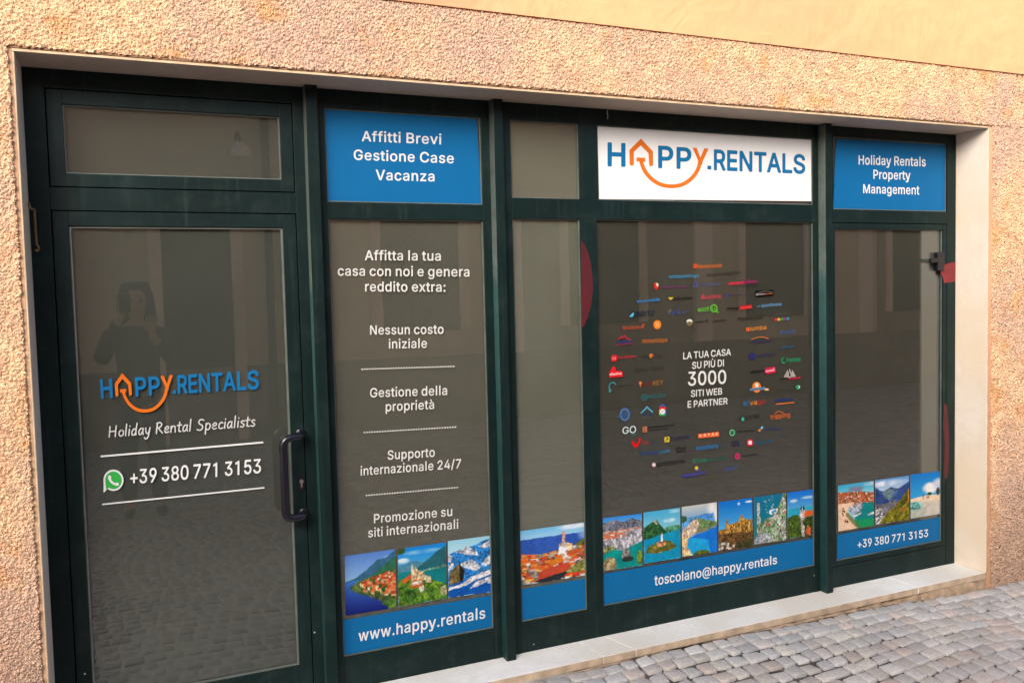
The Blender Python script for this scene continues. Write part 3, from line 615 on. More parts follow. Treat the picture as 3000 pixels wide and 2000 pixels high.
GLYPH_DATA = r"""
A 480 7,-7,19,-12,84,-12,94,-7,142,128,149,130,334,130,385,-7,389,-11,399,-12,464,-12,473,-7,475,-2,473,8,287,513,279,520,199,521,190,513,7,8,5,-2|174,211,172,213,239,412,269,318,306,213,299,211
B 456 50,-7,63,-12,243,-12,283,-10,318,-4,348,6,373,21,393,38,412,63,421,83,428,113,430,138,428,163,422,188,413,208,398,230,383,245,350,268,377,288,399,318,409,353,408,399,400,428,391,448,378,467,358,486,333,502,303,513,278,518,243,521,58,521,49,513,48,3|138,70,138,219,268,217,286,213,303,205,323,189,332,178,342,148,341,118,334,103,323,90,308,81,278,71,248,69|138,297,138,440,238,440,268,437,293,428,303,421,314,408,322,388,323,358,313,333,293,313,273,303,253,298
C 510 218,-14,268,-19,318,-14,348,-5,388,14,428,45,456,81,471,111,484,156,483,166,473,172,403,171,398,166,392,146,379,121,353,93,338,83,313,72,268,65,238,68,218,73,188,88,168,104,153,122,135,151,124,181,118,216,116,256,118,291,124,326,135,356,152,386,170,406,193,424,213,434,243,442,283,443,313,437,338,426,369,401,386,376,398,342,403,337,473,336,483,343,484,351,470,401,457,426,428,463,409,481,387,496,348,514,318,522,268,528,223,524,183,513,140,491,109,466,83,438,60,401,42,356,32,306,28,256,32,201,43,151,61,106,83,71,113,38,148,12,183,-4
D 502 50,-7,63,-12,218,-12,273,-8,317,3,358,21,393,46,423,79,446,118,461,158,469,198,473,253,470,308,459,358,443,398,423,431,393,464,358,489,318,507,273,517,223,521,63,521,53,518,49,513,48,3|138,70,137,438,218,440,253,437,288,429,313,418,333,403,353,381,368,355,379,323,385,293,387,258,385,218,378,183,367,153,353,128,335,108,313,92,283,79,253,72,218,69
E 419 50,-7,63,-12,373,-12,385,-7,387,-2,387,58,383,66,378,69,143,69,138,70,137,73,138,216,358,217,366,223,367,233,367,288,363,295,358,297,138,298,137,438,378,441,383,446,384,453,384,508,383,514,378,519,63,521,53,518,49,513,48,3
F 410 50,-7,58,-12,123,-12,133,-8,136,-2,138,209,348,209,355,213,358,218,358,278,353,288,348,290,138,291,137,438,373,440,378,444,381,453,381,508,376,518,368,521,63,521,53,518,49,513,48,3
G 520 218,-14,268,-19,308,-16,348,-6,383,9,416,31,438,53,459,81,478,121,486,156,490,201,490,256,483,266,283,268,273,263,271,256,271,196,278,188,400,186,401,176,395,151,387,131,374,111,358,95,338,81,318,73,298,68,268,65,238,68,213,75,192,86,172,101,150,126,136,151,124,181,118,216,116,256,118,291,124,326,135,356,152,386,169,406,193,424,213,434,238,441,278,443,308,438,338,425,361,406,378,385,398,342,403,338,473,337,484,341,486,351,470,401,457,426,430,461,388,494,348,513,318,522,268,527,223,524,178,512,139,491,108,467,83,439,60,401,42,356,32,311,28,256,32,201,42,151,61,106,83,70,109,41,138,18,182,-4
H 517 50,-7,58,-12,123,-12,133,-8,136,-2,137,218,143,220,378,220,380,213,380,-2,383,-8,393,-12,458,-12,466,-7,469,3,469,508,464,518,458,521,393,521,385,518,381,513,380,303,378,301,138,301,136,513,132,518,123,521,58,521,53,518,48,508,48,3
I 190 52,-7,60,-12,125,-12,135,-7,137,-2,137,508,133,518,125,521,60,521,54,518,50,508,50,3
K 467 50,-7,63,-12,123,-12,134,-7,137,3,138,163,193,222,198,224,363,-8,373,-12,448,-12,458,-7,460,3,458,8,259,288,455,498,460,508,456,518,448,521,363,521,356,518,188,336,138,279,136,283,136,513,132,518,123,521,58,521,53,518,48,508,48,3
L 393 50,-7,63,-12,358,-12,368,-10,373,-2,373,58,368,67,363,69,143,69,138,70,137,73,137,508,133,517,128,520,58,521,53,518,48,508,48,3
M 628 50,-7,58,-12,123,-12,132,-7,134,-2,134,333,134,343,138,344,274,-2,278,-9,288,-12,343,-12,351,-7,488,344,490,343,492,328,492,-2,495,-7,503,-12,568,-12,577,-7,580,3,580,508,575,518,568,521,478,521,469,518,465,513,342,193,318,123,313,119,290,188,163,513,153,521,63,521,53,518,48,508,48,3
N 523 50,-7,58,-12,123,-12,133,-9,137,-2,135,368,138,374,192,283,377,-7,388,-12,463,-12,473,-7,475,3,475,508,471,518,463,521,398,521,391,518,388,513,387,148,383,139,144,518,133,521,63,521,53,518,48,508,48,3
O 533 218,-14,268,-19,313,-15,353,-3,393,17,428,46,451,71,472,106,491,151,502,201,505,256,502,306,491,356,473,401,448,440,423,468,393,491,353,512,313,523,268,527,218,523,183,513,148,496,113,470,82,436,58,397,42,356,32,306,28,256,32,201,43,151,61,106,83,71,113,38,148,13,183,-4|253,66,218,73,193,85,168,104,150,126,136,151,124,181,118,216,116,256,118,291,124,326,137,361,152,386,173,409,189,421,213,434,238,441,268,444,298,440,318,435,338,425,363,407,381,386,396,361,409,326,416,291,418,251,416,216,408,176,396,146,383,125,367,106,343,86,318,74,293,67
P 445 50,-7,63,-12,123,-12,134,-7,137,3,138,174,238,174,273,176,308,184,338,197,363,214,383,234,399,258,412,288,419,318,421,348,419,378,412,408,401,433,383,461,363,481,338,498,303,512,273,518,238,521,58,521,49,513,48,3|138,255,138,440,258,438,291,428,313,410,321,398,329,378,332,348,332,333,322,298,303,275,278,261,253,256
R 449 50,-7,63,-12,123,-12,134,-7,137,3,138,185,238,186,343,-7,353,-12,428,-12,437,-7,440,-2,437,8,331,203,364,223,385,243,399,263,413,293,419,323,421,353,419,383,413,408,401,438,383,464,363,483,338,499,303,512,273,518,238,521,58,521,49,513,48,3|138,267,138,440,258,438,293,428,317,408,328,388,331,373,332,338,324,308,308,288,293,278,258,269
S 447 171,-16,221,-21,261,-19,296,-12,331,1,360,19,378,34,394,54,410,84,418,109,420,139,418,164,414,184,404,204,381,234,351,257,316,275,281,287,201,309,164,324,141,341,130,359,127,374,129,389,134,404,146,420,158,429,176,438,201,445,221,446,256,443,276,437,296,426,311,412,321,394,326,374,331,368,401,366,409,369,413,379,410,404,402,429,388,454,371,474,346,494,321,508,291,519,261,525,226,528,191,525,166,520,131,508,106,494,82,474,65,454,51,429,42,399,40,374,44,339,56,308,80,279,106,259,141,241,261,205,291,193,320,174,331,154,333,139,332,124,326,109,310,89,296,79,276,70,246,63,226,61,186,65,161,74,145,84,134,94,124,109,116,139,111,146,106,148,41,149,29,144,26,134,30,109,40,79,53,54,71,33,96,13,121,-1,151,-12
T 449 183,-7,190,-12,255,-12,265,-9,269,-2,269,438,415,440,425,443,429,453,429,508,425,518,420,520,35,521,25,518,21,513,20,453,25,442,35,440,181,438,181,3
U 517 209,-15,258,-20,298,-18,333,-10,368,4,398,23,423,47,443,75,455,100,466,135,469,175,469,510,463,519,393,521,383,516,381,510,381,180,379,155,368,123,353,101,341,90,323,78,288,66,258,64,213,70,191,80,176,90,161,105,151,120,142,140,136,180,135,515,129,520,123,521,58,521,50,515,48,175,51,140,60,105,77,70,96,45,118,24,148,5,183,-9
V 480 194,-7,204,-12,279,-12,288,-7,474,503,474,513,469,519,394,521,387,518,383,513,277,208,244,106,239,100,210,193,96,513,89,520,79,521,14,521,5,513,6,503
W 686 145,-7,149,-11,159,-12,229,-12,240,-7,339,359,344,367,446,-7,449,-10,459,-12,529,-12,539,-8,680,503,681,513,677,518,669,521,604,521,596,518,592,513,494,130,489,134,391,513,387,518,379,521,309,521,299,519,294,508,194,125,93,513,84,521,19,521,9,518,5,513,6,503
Y 472 194,-7,204,-12,269,-12,278,-7,280,3,280,203,466,503,466,513,459,520,384,521,374,518,271,353,239,296,234,295,204,348,99,517,89,521,14,521,5,513,6,503,191,203,191,3
Z 438 32,-7,43,-12,398,-12,409,-7,411,3,411,58,408,65,403,68,148,68,143,73,405,453,409,463,409,508,403,519,393,521,43,521,33,518,29,513,29,448,38,440,293,440,297,438,32,53,30,48,30,3
a 389 119,-11,158,-15,203,-10,218,-5,243,9,268,32,270,-1,273,-6,338,-7,344,-1,344,249,342,279,338,299,328,324,305,354,288,367,258,381,223,389,193,391,153,388,113,376,88,362,62,339,44,314,35,294,34,289,38,285,98,267,103,268,121,294,143,311,163,320,178,323,208,323,228,319,246,309,260,294,266,279,268,249,258,240,243,235,143,221,103,212,75,199,60,189,37,164,28,144,23,109,25,84,32,59,43,39,68,13,93,-2|153,54,123,63,113,70,103,83,100,94,100,114,109,134,123,146,148,156,263,176,268,175,267,124,259,99,248,84,228,68,208,58,188,54
b 424 189,-15,231,-20,261,-17,291,-9,325,10,346,28,364,50,381,80,392,110,400,150,402,190,400,225,393,265,379,300,365,325,346,349,321,370,291,385,261,394,231,396,206,395,186,391,166,383,151,374,131,356,126,360,124,515,116,521,51,521,46,518,41,510,42,-5,51,-12,116,-11,123,-5,126,27,151,3,166,-6|211,60,186,65,171,74,156,87,146,100,136,120,130,140,125,190,130,240,144,275,155,290,171,304,186,312,201,316,221,318,241,316,256,311,271,303,286,289,296,275,305,255,315,215,316,190,310,140,297,105,286,88,271,75,256,66,241,61
c 396 164,-15,207,-20,227,-19,262,-13,297,2,327,23,348,45,361,65,375,100,372,110,367,114,302,129,295,125,278,90,262,75,237,63,207,58,182,62,167,67,154,75,137,91,121,120,110,165,110,210,114,235,120,255,137,285,152,300,167,310,187,316,207,318,227,316,247,310,262,301,275,290,285,275,293,255,302,250,363,265,372,272,373,280,359,315,347,332,327,354,297,375,277,384,247,393,207,396,172,394,141,385,107,368,82,347,62,325,47,300,33,265,25,230,22,190,25,150,32,115,45,80,64,50,87,24,113,5,142,-9
d 424 155,-15,197,-20,237,-15,257,-7,272,2,297,25,301,20,302,-5,307,-11,372,-12,383,-5,384,505,382,515,377,519,312,521,306,520,300,515,297,353,272,375,242,390,197,396,162,393,132,385,107,372,82,352,59,325,43,295,32,265,25,230,22,190,24,150,33,110,44,80,58,55,82,25,107,5,132,-8|197,60,172,65,153,75,131,100,120,120,114,140,108,190,114,240,127,273,137,287,152,302,167,311,187,316,207,318,242,310,259,300,277,280,288,260,294,240,300,190,294,140,287,117,271,90,257,76,242,67,222,60
e 404 167,-10,212,-15,237,-14,262,-9,302,6,324,20,342,37,362,65,372,90,367,97,307,112,302,112,287,85,262,64,227,54,192,55,172,59,152,69,129,90,117,110,105,150,104,160,107,162,367,162,372,162,377,167,377,225,372,255,363,285,352,310,337,331,307,360,287,372,247,387,207,391,172,389,140,380,111,365,86,345,65,320,48,290,37,260,31,230,27,185,30,150,37,115,51,80,67,53,92,26,117,9,142,-4|107,228,105,230,105,235,115,265,123,280,137,297,167,316,187,322,207,323,242,317,257,309,272,296,292,265,300,230,297,228
f 254 71,-7,79,-12,139,-12,149,-9,154,-2,154,313,159,315,229,315,236,318,240,328,240,378,236,388,229,391,154,392,155,433,161,448,173,458,199,462,229,457,238,463,255,523,249,531,239,535,204,541,169,541,144,535,114,521,89,497,76,473,70,453,68,393,4,391,-5,383,-6,328,-1,318,4,315,64,315,68,313,69,3
g 425 155,-155,205,-159,235,-158,265,-153,295,-144,320,-131,340,-115,358,-95,371,-70,379,-40,381,-10,381,380,375,388,310,388,304,380,304,350,300,345,274,370,240,388,195,393,160,390,135,382,110,370,85,350,64,325,46,295,35,265,28,230,25,190,28,150,36,115,48,85,63,60,85,36,110,18,135,6,165,-2,195,-4,220,-3,255,7,283,25,300,44,302,40,302,-5,298,-35,290,-53,280,-65,255,-80,235,-86,210,-88,170,-84,140,-70,125,-56,108,-35,100,-32,43,-65,43,-75,52,-90,80,-120,110,-139|185,70,165,75,150,84,135,97,120,120,111,145,107,165,105,190,107,220,116,255,125,275,136,290,150,304,165,313,185,319,205,321,225,319,245,313,260,304,274,290,284,275,297,245,302,220,302,165,298,145,290,122,273,95,260,84,245,76,225,70
h 410 43,-7,56,-12,116,-12,123,-7,126,3,126,228,131,263,144,288,156,299,181,313,211,317,231,315,251,307,266,293,276,278,281,263,284,233,286,-6,296,-12,356,-12,366,-8,369,-2,369,243,367,273,362,298,351,328,337,348,317,368,301,379,281,388,256,394,226,396,196,393,166,383,146,372,131,359,126,363,126,508,121,518,116,521,51,521,45,518,41,508,41,3
i 167 43,-7,54,-12,114,-12,123,-7,126,-2,126,378,122,388,114,391,49,391,41,383,41,3|66,448,84,445,99,447,120,458,132,473,138,493,136,513,124,532,109,544,84,550,69,548,49,538,36,523,30,503,31,483,44,461
j 167 -20,-150,-12,-155,28,-153,53,-147,70,-140,88,-127,100,-115,113,-95,120,-75,126,-30,126,375,124,385,118,390,53,391,43,386,41,380,39,-45,33,-61,23,-70,13,-74,-12,-75,-20,-80,-22,-90,-22,-145|79,445,98,447,122,460,133,475,138,495,134,515,123,533,108,544,83,550,63,546,46,535,35,520,29,500,32,480,43,462,58,451
k 381 43,-7,56,-12,116,-12,123,-7,126,3,126,133,151,158,156,156,286,-8,296,-12,371,-12,381,-8,384,-2,381,9,219,213,219,218,366,368,371,373,372,383,368,388,361,391,281,391,131,239,126,243,126,508,121,518,116,521,51,521,45,518,41,508,41,3
l 189 52,-7,60,-12,125,-12,135,-7,137,-2,137,528,133,538,125,541,60,541,54,538,50,528,50,3
m 610 43,-7,56,-12,116,-12,123,-7,126,3,126,238,130,268,140,288,156,304,176,315,201,318,221,315,244,303,255,288,261,273,262,3,264,-7,276,-12,336,-12,345,-7,347,3,349,263,356,283,371,303,391,314,421,318,447,313,465,303,474,293,482,273,484,253,484,3,486,-6,496,-12,556,-12,566,-8,569,3,567,283,560,313,552,333,538,353,521,371,501,383,481,392,441,398,416,397,376,386,341,363,321,341,316,343,296,369,277,383,246,395,216,398,181,392,151,378,126,356,123,383,116,391,56,391,46,389,41,378,41,3
n 410 43,-7,56,-12,116,-12,123,-7,126,3,126,228,131,263,144,288,156,299,181,313,211,317,231,315,251,307,266,293,276,278,281,263,284,233,286,-6,296,-12,356,-12,367,-7,369,3,369,238,367,273,361,303,350,328,337,348,317,368,301,379,276,389,256,394,226,396,196,393,171,386,146,372,126,354,123,383,116,391,51,391,44,388,41,378,41,3
o 415 164,-15,207,-20,242,-17,277,-8,307,8,332,28,355,55,370,80,382,110,390,145,393,185,391,225,382,265,368,300,353,325,332,349,307,368,277,384,242,394,207,396,172,394,141,385,107,368,82,347,62,325,47,300,33,265,25,230,22,190,25,150,32,115,45,80,64,50,87,24,113,5,142,-9|197,59,172,65,154,75,131,100,121,120,114,140,110,165,108,190,114,235,120,255,137,285,152,300,167,310,187,316,207,318,227,316,247,310,262,301,277,286,288,270,302,235,307,185,305,160,297,125,288,105,277,89,262,75,247,66,227,60
p 424 43,-150,56,-155,116,-155,123,-150,126,-140,126,20,131,22,155,0,186,-14,231,-20,266,-16,296,-7,321,7,341,23,364,50,381,80,393,115,400,150,402,190,400,225,392,265,381,297,361,330,344,350,321,370,296,383,261,394,231,396,201,394,166,383,141,366,126,350,124,380,121,387,116,391,51,391,42,385,41,-140|206,60,186,65,171,74,156,87,143,105,131,138,127,160,126,215,137,260,146,277,166,300,183,310,201,316,221,318,241,316,258,310,274,300,286,289,298,270,310,240,315,215,315,165,304,120,296,102,283,85,271,74,256,66,236,60
q 424 301,-150,312,-155,372,-155,381,-150,384,-145,384,380,382,385,372,391,308,390,302,385,301,380,301,360,297,353,272,375,242,390,197,396,162,393,127,382,105,370,82,352,60,325,43,295,32,265,24,225,22,190,24,150,31,115,43,80,62,48,81,25,102,8,132,-8,167,-18,197,-20,222,-18,257,-7,282,10,297,25,299,-140|192,60,167,66,152,75,137,90,127,105,113,145,110,165,109,210,119,255,129,275,140,290,152,302,167,311,187,316,207,318,227,315,252,305,269,290,280,275,295,235,300,190,298,165,288,120,279,100,267,85,257,75,237,65,222,60
r 259 43,-7,56,-12,116,-12,123,-7,126,3,126,233,130,263,137,278,146,289,161,301,176,309,206,314,246,310,251,313,255,323,255,383,251,393,216,397,186,394,166,388,147,378,126,360,123,383,116,391,51,391,41,383,41,3
s 365 134,-12,182,-17,212,-15,237,-11,267,0,289,13,317,38,331,63,338,83,340,108,337,133,328,158,312,179,292,194,264,208,157,237,142,243,127,253,119,268,119,288,125,298,134,308,152,317,187,323,212,321,237,309,252,291,260,273,267,268,329,283,333,288,332,293,327,310,318,328,303,348,277,371,237,388,212,392,162,392,137,387,112,379,87,364,62,341,47,318,40,298,38,273,41,248,50,223,67,201,87,185,117,171,212,146,237,137,249,128,258,113,259,103,257,91,252,82,242,72,222,61,182,54,157,57,130,68,117,80,108,93,102,111,97,115,32,102,27,93,32,73,42,52,54,33,70,18,87,6,107,-4
t 227 130,-11,164,-16,189,-15,214,-10,222,-6,225,-1,214,54,209,63,199,65,169,62,149,66,141,79,138,99,138,314,204,315,212,319,216,329,216,379,211,389,204,391,139,392,138,469,134,480,124,483,64,483,56,479,53,474,53,394,49,391,4,391,-1,389,-6,379,-5,324,-2,319,4,315,52,314,53,94,56,64,67,34,83,14,104,-2
u 410 143,-12,181,-17,216,-13,241,-6,261,5,286,25,286,-2,291,-9,296,-12,356,-12,367,-7,369,3,369,378,366,388,361,391,296,391,288,388,285,383,284,153,279,118,266,93,251,78,231,67,201,62,181,64,159,73,146,83,136,98,129,118,126,148,125,383,121,389,111,391,51,391,41,383,41,138,42,108,49,78,61,50,71,33,86,18,111,0
v 389 153,-7,165,-12,225,-12,236,-7,382,373,383,383,375,391,305,391,295,386,212,158,195,105,95,384,85,391,20,391,10,389,6,383,7,373
w 567 128,-7,141,-12,201,-12,208,-7,281,246,286,251,359,-7,371,-12,431,-12,439,-7,555,373,556,383,553,388,546,391,481,391,471,386,401,135,396,129,328,383,325,388,316,391,251,391,246,389,241,383,171,123,98,383,95,388,86,391,21,391,14,388,11,383,12,373
x 379 11,-7,24,-12,89,-12,99,-9,167,93,189,130,279,-9,289,-12,359,-12,367,-7,370,-2,367,8,240,193,362,373,363,383,359,389,349,391,284,391,274,388,214,298,194,263,189,261,108,388,99,391,29,391,21,388,17,383,18,373,139,193,12,8,9,-2
y 390 30,-144,41,-149,161,-149,176,-140,196,-140,206,-134,394,376,392,386,386,390,316,391,304,386,201,106,196,99,87,386,76,391,6,391,-2,386,-4,381,-2,371,152,-29,141,-58,136,-61,106,-68,41,-68,31,-72,28,-79,28,-134
z 380 34,-4,43,-9,338,-9,347,-4,348,56,343,64,142,66,340,326,341,381,338,387,48,388,42,386,39,381,39,326,43,316,228,314,236,311,34,51
ù 410 143,-12,181,-17,216,-13,241,-6,261,5,286,25,286,-2,291,-9,296,-12,356,-12,367,-7,369,3,369,378,366,388,361,391,296,391,288,388,285,383,284,153,279,118,266,93,251,78,231,67,201,62,181,64,159,73,146,83,136,98,129,118,126,148,125,383,121,389,111,391,51,391,41,383,41,138,42,108,49,78,61,50,71,33,86,18,111,0|176,418,231,417,241,422,243,428,195,533,186,541,111,540,103,533,105,523,170,423
à 389 119,-11,158,-15,203,-10,218,-5,243,9,268,32,270,-1,273,-6,338,-7,344,-1,344,249,342,279,338,299,328,324,305,354,288,367,258,381,223,389,193,391,153,388,113,376,88,362,62,339,44,314,35,294,34,289,38,285,98,267,103,268,121,294,143,311,163,320,178,323,208,323,228,319,246,309,260,294,266,279,268,249,258,240,243,235,143,221,103,212,75,199,60,189,37,164,28,144,23,109,25,84,32,59,43,39,68,13,93,-2|153,54,123,63,113,70,103,83,100,94,100,114,109,134,123,146,148,156,263,176,268,175,267,124,259,99,248,84,228,68,208,58,188,54|160,424,168,422,213,422,221,424,222,429,173,533,168,536,95,534,92,529,94,524
Ù 517 209,-15,258,-20,298,-18,333,-10,368,4,398,23,423,47,443,75,455,100,466,135,469,175,469,510,463,519,393,521,383,516,381,510,381,180,379,155,368,123,353,101,341,90,323,78,288,66,258,64,213,70,191,80,176,90,161,105,151,120,142,140,136,180,135,515,129,520,123,521,58,521,50,515,48,175,51,140,60,105,77,70,96,45,118,24,148,5,183,-9|226,550,233,546,283,546,293,549,297,555,295,565,248,664,238,671,163,669,158,663,158,654
0 453 184,-14,226,-19,266,-15,301,-4,331,15,358,41,378,71,396,111,408,156,415,201,417,251,415,306,407,356,394,401,376,441,356,469,333,491,301,512,266,524,226,527,191,524,156,513,121,492,96,467,75,436,57,396,45,351,38,306,36,256,38,201,46,151,57,111,75,71,100,36,121,16,151,-2|201,66,186,72,173,81,159,96,144,121,135,146,128,176,123,216,123,291,127,331,135,361,144,386,156,408,171,426,186,437,206,445,226,447,251,444,266,438,281,427,296,410,309,386,319,361,326,326,332,256,330,216,326,179,318,146,309,121,294,96,280,81,266,71,251,65,226,62
1 453 190,-7,198,-12,263,-12,273,-7,275,-2,275,508,271,518,263,521,248,519,93,452,83,443,83,383,88,375,93,373,183,406,188,403,188,3
2 453 54,-7,67,-12,387,-12,399,-7,401,-2,401,58,397,66,392,68,187,69,181,73,300,198,343,248,373,293,388,333,393,373,390,403,383,428,370,453,355,473,337,490,312,507,286,518,252,526,227,527,197,526,167,519,137,506,112,490,92,470,76,448,64,423,56,393,54,358,62,351,132,351,138,358,145,398,161,423,177,436,192,443,222,447,257,442,272,436,287,425,297,413,304,398,308,368,300,333,272,289,53,53,52,3
3 453 171,-11,215,-16,250,-14,285,-7,310,3,337,19,361,39,376,59,392,89,399,114,402,144,399,174,390,204,377,229,356,254,338,269,315,283,280,295,244,299,380,456,381,509,380,514,375,517,70,518,65,516,61,509,61,454,61,449,66,444,260,443,268,439,149,304,148,249,150,242,155,239,225,237,250,233,273,224,299,204,315,177,320,144,315,114,305,95,285,76,257,64,235,60,200,60,170,67,142,84,126,104,118,134,114,139,45,141,40,140,35,134,39,104,49,74,62,54,79,34,105,14,130,1
4 453 272,-7,283,-12,348,-11,355,-2,355,88,357,93,413,93,422,98,425,103,425,163,423,170,413,175,358,175,355,178,355,318,353,324,343,330,283,330,276,328,271,323,270,178,268,175,138,175,130,178,321,503,322,513,313,521,248,521,238,516,31,168,28,158,28,103,30,98,38,94,268,93,270,88,270,-2
5 453 177,-14,223,-19,258,-16,288,-8,313,4,338,21,363,46,380,71,391,96,400,131,403,166,397,211,380,256,353,294,319,321,278,339,233,345,193,342,153,327,149,331,161,436,163,439,168,440,371,441,377,446,378,451,378,506,376,516,368,521,98,521,88,517,84,511,56,256,57,246,68,241,128,234,158,251,183,260,218,265,238,263,268,252,292,231,305,211,314,181,314,141,310,126,301,106,285,86,273,77,258,69,238,63,203,64,183,69,168,77,148,96,137,116,133,136,128,141,58,142,49,136,48,131,51,106,60,76,73,54,88,35,109,16,133,1
6 453 184,-14,227,-19,257,-17,287,-9,317,4,340,21,362,43,378,66,391,96,399,126,401,156,398,191,391,221,380,246,366,266,342,291,322,305,297,316,267,324,210,326,331,501,334,511,327,520,252,521,243,516,102,307,81,271,59,216,52,166,54,131,62,96,73,71,92,43,112,21,137,4,162,-8|222,61,192,67,177,76,159,91,143,121,138,141,137,161,143,196,157,220,167,231,192,247,227,253,262,246,277,238,292,225,304,206,310,191,315,156,310,121,302,104,287,84,272,73,257,66,242,62
7 453 87,-7,95,-12,165,-12,175,-6,401,443,403,508,400,516,395,520,65,521,55,518,51,513,50,453,54,443,60,440,300,440,304,438,88,8,85,-2
8 453 178,-11,223,-16,258,-14,293,-7,323,5,348,19,368,36,384,54,398,79,407,109,410,134,408,159,395,199,371,234,355,249,330,264,330,269,348,282,364,299,381,329,388,354,391,379,388,408,382,429,368,456,353,475,333,492,308,507,283,517,258,522,228,524,193,522,163,514,143,506,122,494,98,474,83,454,70,429,63,404,61,379,64,354,73,325,84,304,102,284,123,269,122,264,98,250,81,234,57,199,49,179,44,154,43,134,46,104,54,79,65,59,86,34,108,17,133,3|213,59,188,63,170,69,153,79,138,94,130,109,126,124,126,154,130,169,138,184,151,199,172,214,188,220,228,226,263,221,293,206,306,194,317,179,325,159,328,139,323,112,308,87,283,70,248,60|218,299,198,302,183,308,161,324,146,349,142,374,143,389,153,416,163,428,178,439,208,449,243,450,273,440,283,434,298,418,305,404,309,389,309,359,299,334,279,314,253,302
9 453 121,-7,132,-12,202,-12,210,-7,349,198,371,238,393,293,401,343,399,378,390,413,379,438,362,465,342,486,317,504,287,518,257,525,222,527,192,524,166,518,142,507,113,488,92,467,75,443,61,413,54,383,52,353,54,318,62,288,72,265,90,238,107,221,127,207,157,192,187,185,242,183,121,8,119,-2|207,258,177,270,162,284,151,298,142,318,139,333,139,373,150,403,160,418,177,433,207,446,242,447,272,436,297,413,305,398,313,373,314,333,309,313,302,298,287,278,273,268,242,257
. 188 72,-11,93,-16,113,-14,134,-1,146,14,153,39,150,59,138,80,123,92,98,99,78,96,57,84,44,69,38,44,40,24,53,3
+ 453 188,27,199,22,254,22,265,27,267,37,267,157,269,160,389,160,398,162,402,167,403,227,401,232,395,237,269,238,267,242,267,362,264,371,259,375,194,375,186,367,184,239,59,238,54,236,50,227,49,172,54,162,64,160,179,160,186,157,186,37
@ 676 290,-137,353,-142,408,-138,483,-122,508,-113,511,-107,493,-53,488,-52,423,-71,378,-78,318,-76,283,-71,248,-61,217,-47,193,-32,173,-15,149,13,134,38,121,68,112,103,107,138,105,178,107,218,112,253,120,283,135,318,149,343,168,366,193,389,218,405,243,417,278,428,308,433,348,435,383,433,418,427,445,418,473,404,497,388,518,368,534,348,549,323,560,298,572,248,573,178,569,128,564,108,556,88,543,73,528,67,508,67,498,71,491,78,485,88,481,103,481,333,478,340,473,342,418,342,413,338,412,328,408,324,388,337,373,344,353,348,328,350,303,348,278,341,253,328,233,312,218,295,200,268,189,238,184,213,181,183,183,153,188,123,198,93,211,68,223,52,248,29,268,17,298,8,328,6,348,7,373,13,391,23,408,38,418,50,446,23,473,10,503,4,543,6,563,12,578,20,599,38,621,73,633,113,642,188,640,253,634,288,625,318,609,353,591,383,568,411,539,438,508,459,478,474,438,488,393,496,348,499,303,496,258,489,221,478,178,458,148,439,118,413,92,383,71,348,55,313,43,273,35,223,33,178,36,133,42,88,53,48,73,3,92,-27,117,-57,148,-84,183,-105,218,-120,258,-132|323,72,308,75,288,84,273,97,263,113,252,148,249,183,250,203,260,238,269,253,283,268,298,278,313,283,348,284,363,281,382,273,394,263,404,248,411,228,414,208,413,158,406,123,398,106,388,92,378,84,363,77,348,73
/ 249 5,-83,12,-88,72,-88,81,-83,83,-78,246,527,246,537,237,544,177,545,170,542,167,537,3,-73
: 188 72,-11,93,-16,113,-14,134,-1,146,14,153,39,150,59,138,80,123,92,98,99,78,96,57,84,44,69,38,44,40,24,53,3|73,264,93,259,113,261,134,274,146,289,153,314,150,334,138,355,123,367,98,374,78,371,56,359,44,344,38,319,40,299,53,278
- 453 104,181,117,176,342,177,349,186,349,246,347,251,337,256,112,256,107,254,102,246,102,186
*H 517 47,-16,59,-21,124,-21,138,-16,144,-8,146,204,149,211,369,211,371,204,371,-1,374,-10,384,-19,394,-21,459,-21,469,-17,474,-12,478,-1,478,509,475,519,469,526,459,530,389,529,379,525,374,519,371,509,371,314,369,310,364,310,149,310,146,314,146,509,143,519,134,527,124,530,59,530,44,522,39,509,39,4,40,-6
*P 445 47,-16,59,-21,124,-21,134,-19,142,-11,146,-1,146,159,147,164,274,167,309,175,343,189,369,207,391,229,407,254,420,284,428,319,430,349,427,379,421,409,409,439,392,464,369,488,344,505,309,520,274,527,239,530,59,530,49,527,42,519,39,509,39,-1|149,263,146,269,146,429,149,431,254,430,284,421,306,404,319,379,323,344,320,319,315,304,299,283,274,269,254,265
*R 449 47,-16,59,-21,124,-21,134,-19,142,-11,146,-1,146,169,146,174,149,177,234,176,334,-9,344,-19,354,-21,429,-21,439,-18,446,-11,449,-1,447,9,344,199,369,215,389,234,409,262,421,289,427,314,430,354,428,384,421,414,408,444,389,471,369,490,344,506,309,520,274,527,239,530,59,530,49,527,42,519,39,509,39,-1|149,276,146,279,146,284,146,429,149,431,254,430,274,426,289,420,309,404,321,379,323,339,314,309,299,292,274,281,254,277
*E 419 47,-16,59,-21,374,-21,384,-19,393,-11,396,-1,396,59,392,69,384,76,374,78,149,78,146,84,146,204,149,208,359,208,370,214,376,229,376,289,372,299,364,305,354,307,149,307,146,309,146,429,379,432,389,439,393,449,393,509,391,519,384,526,369,530,59,530,49,527,42,519,39,509,39,-1
*N 523 47,-16,59,-21,129,-21,139,-15,145,-6,145,329,149,337,373,-16,384,-21,464,-21,479,-14,484,-1,484,509,478,524,464,530,399,530,384,524,378,514,378,184,374,173,151,524,139,530,59,530,44,522,39,509,39,4,40,-6
*T 449 179,-16,191,-21,261,-21,271,-16,277,-6,278,429,416,431,428,434,434,439,438,449,438,509,435,519,426,528,416,530,31,530,21,527,13,519,11,509,11,449,15,439,21,434,31,431,172,429,172,-1
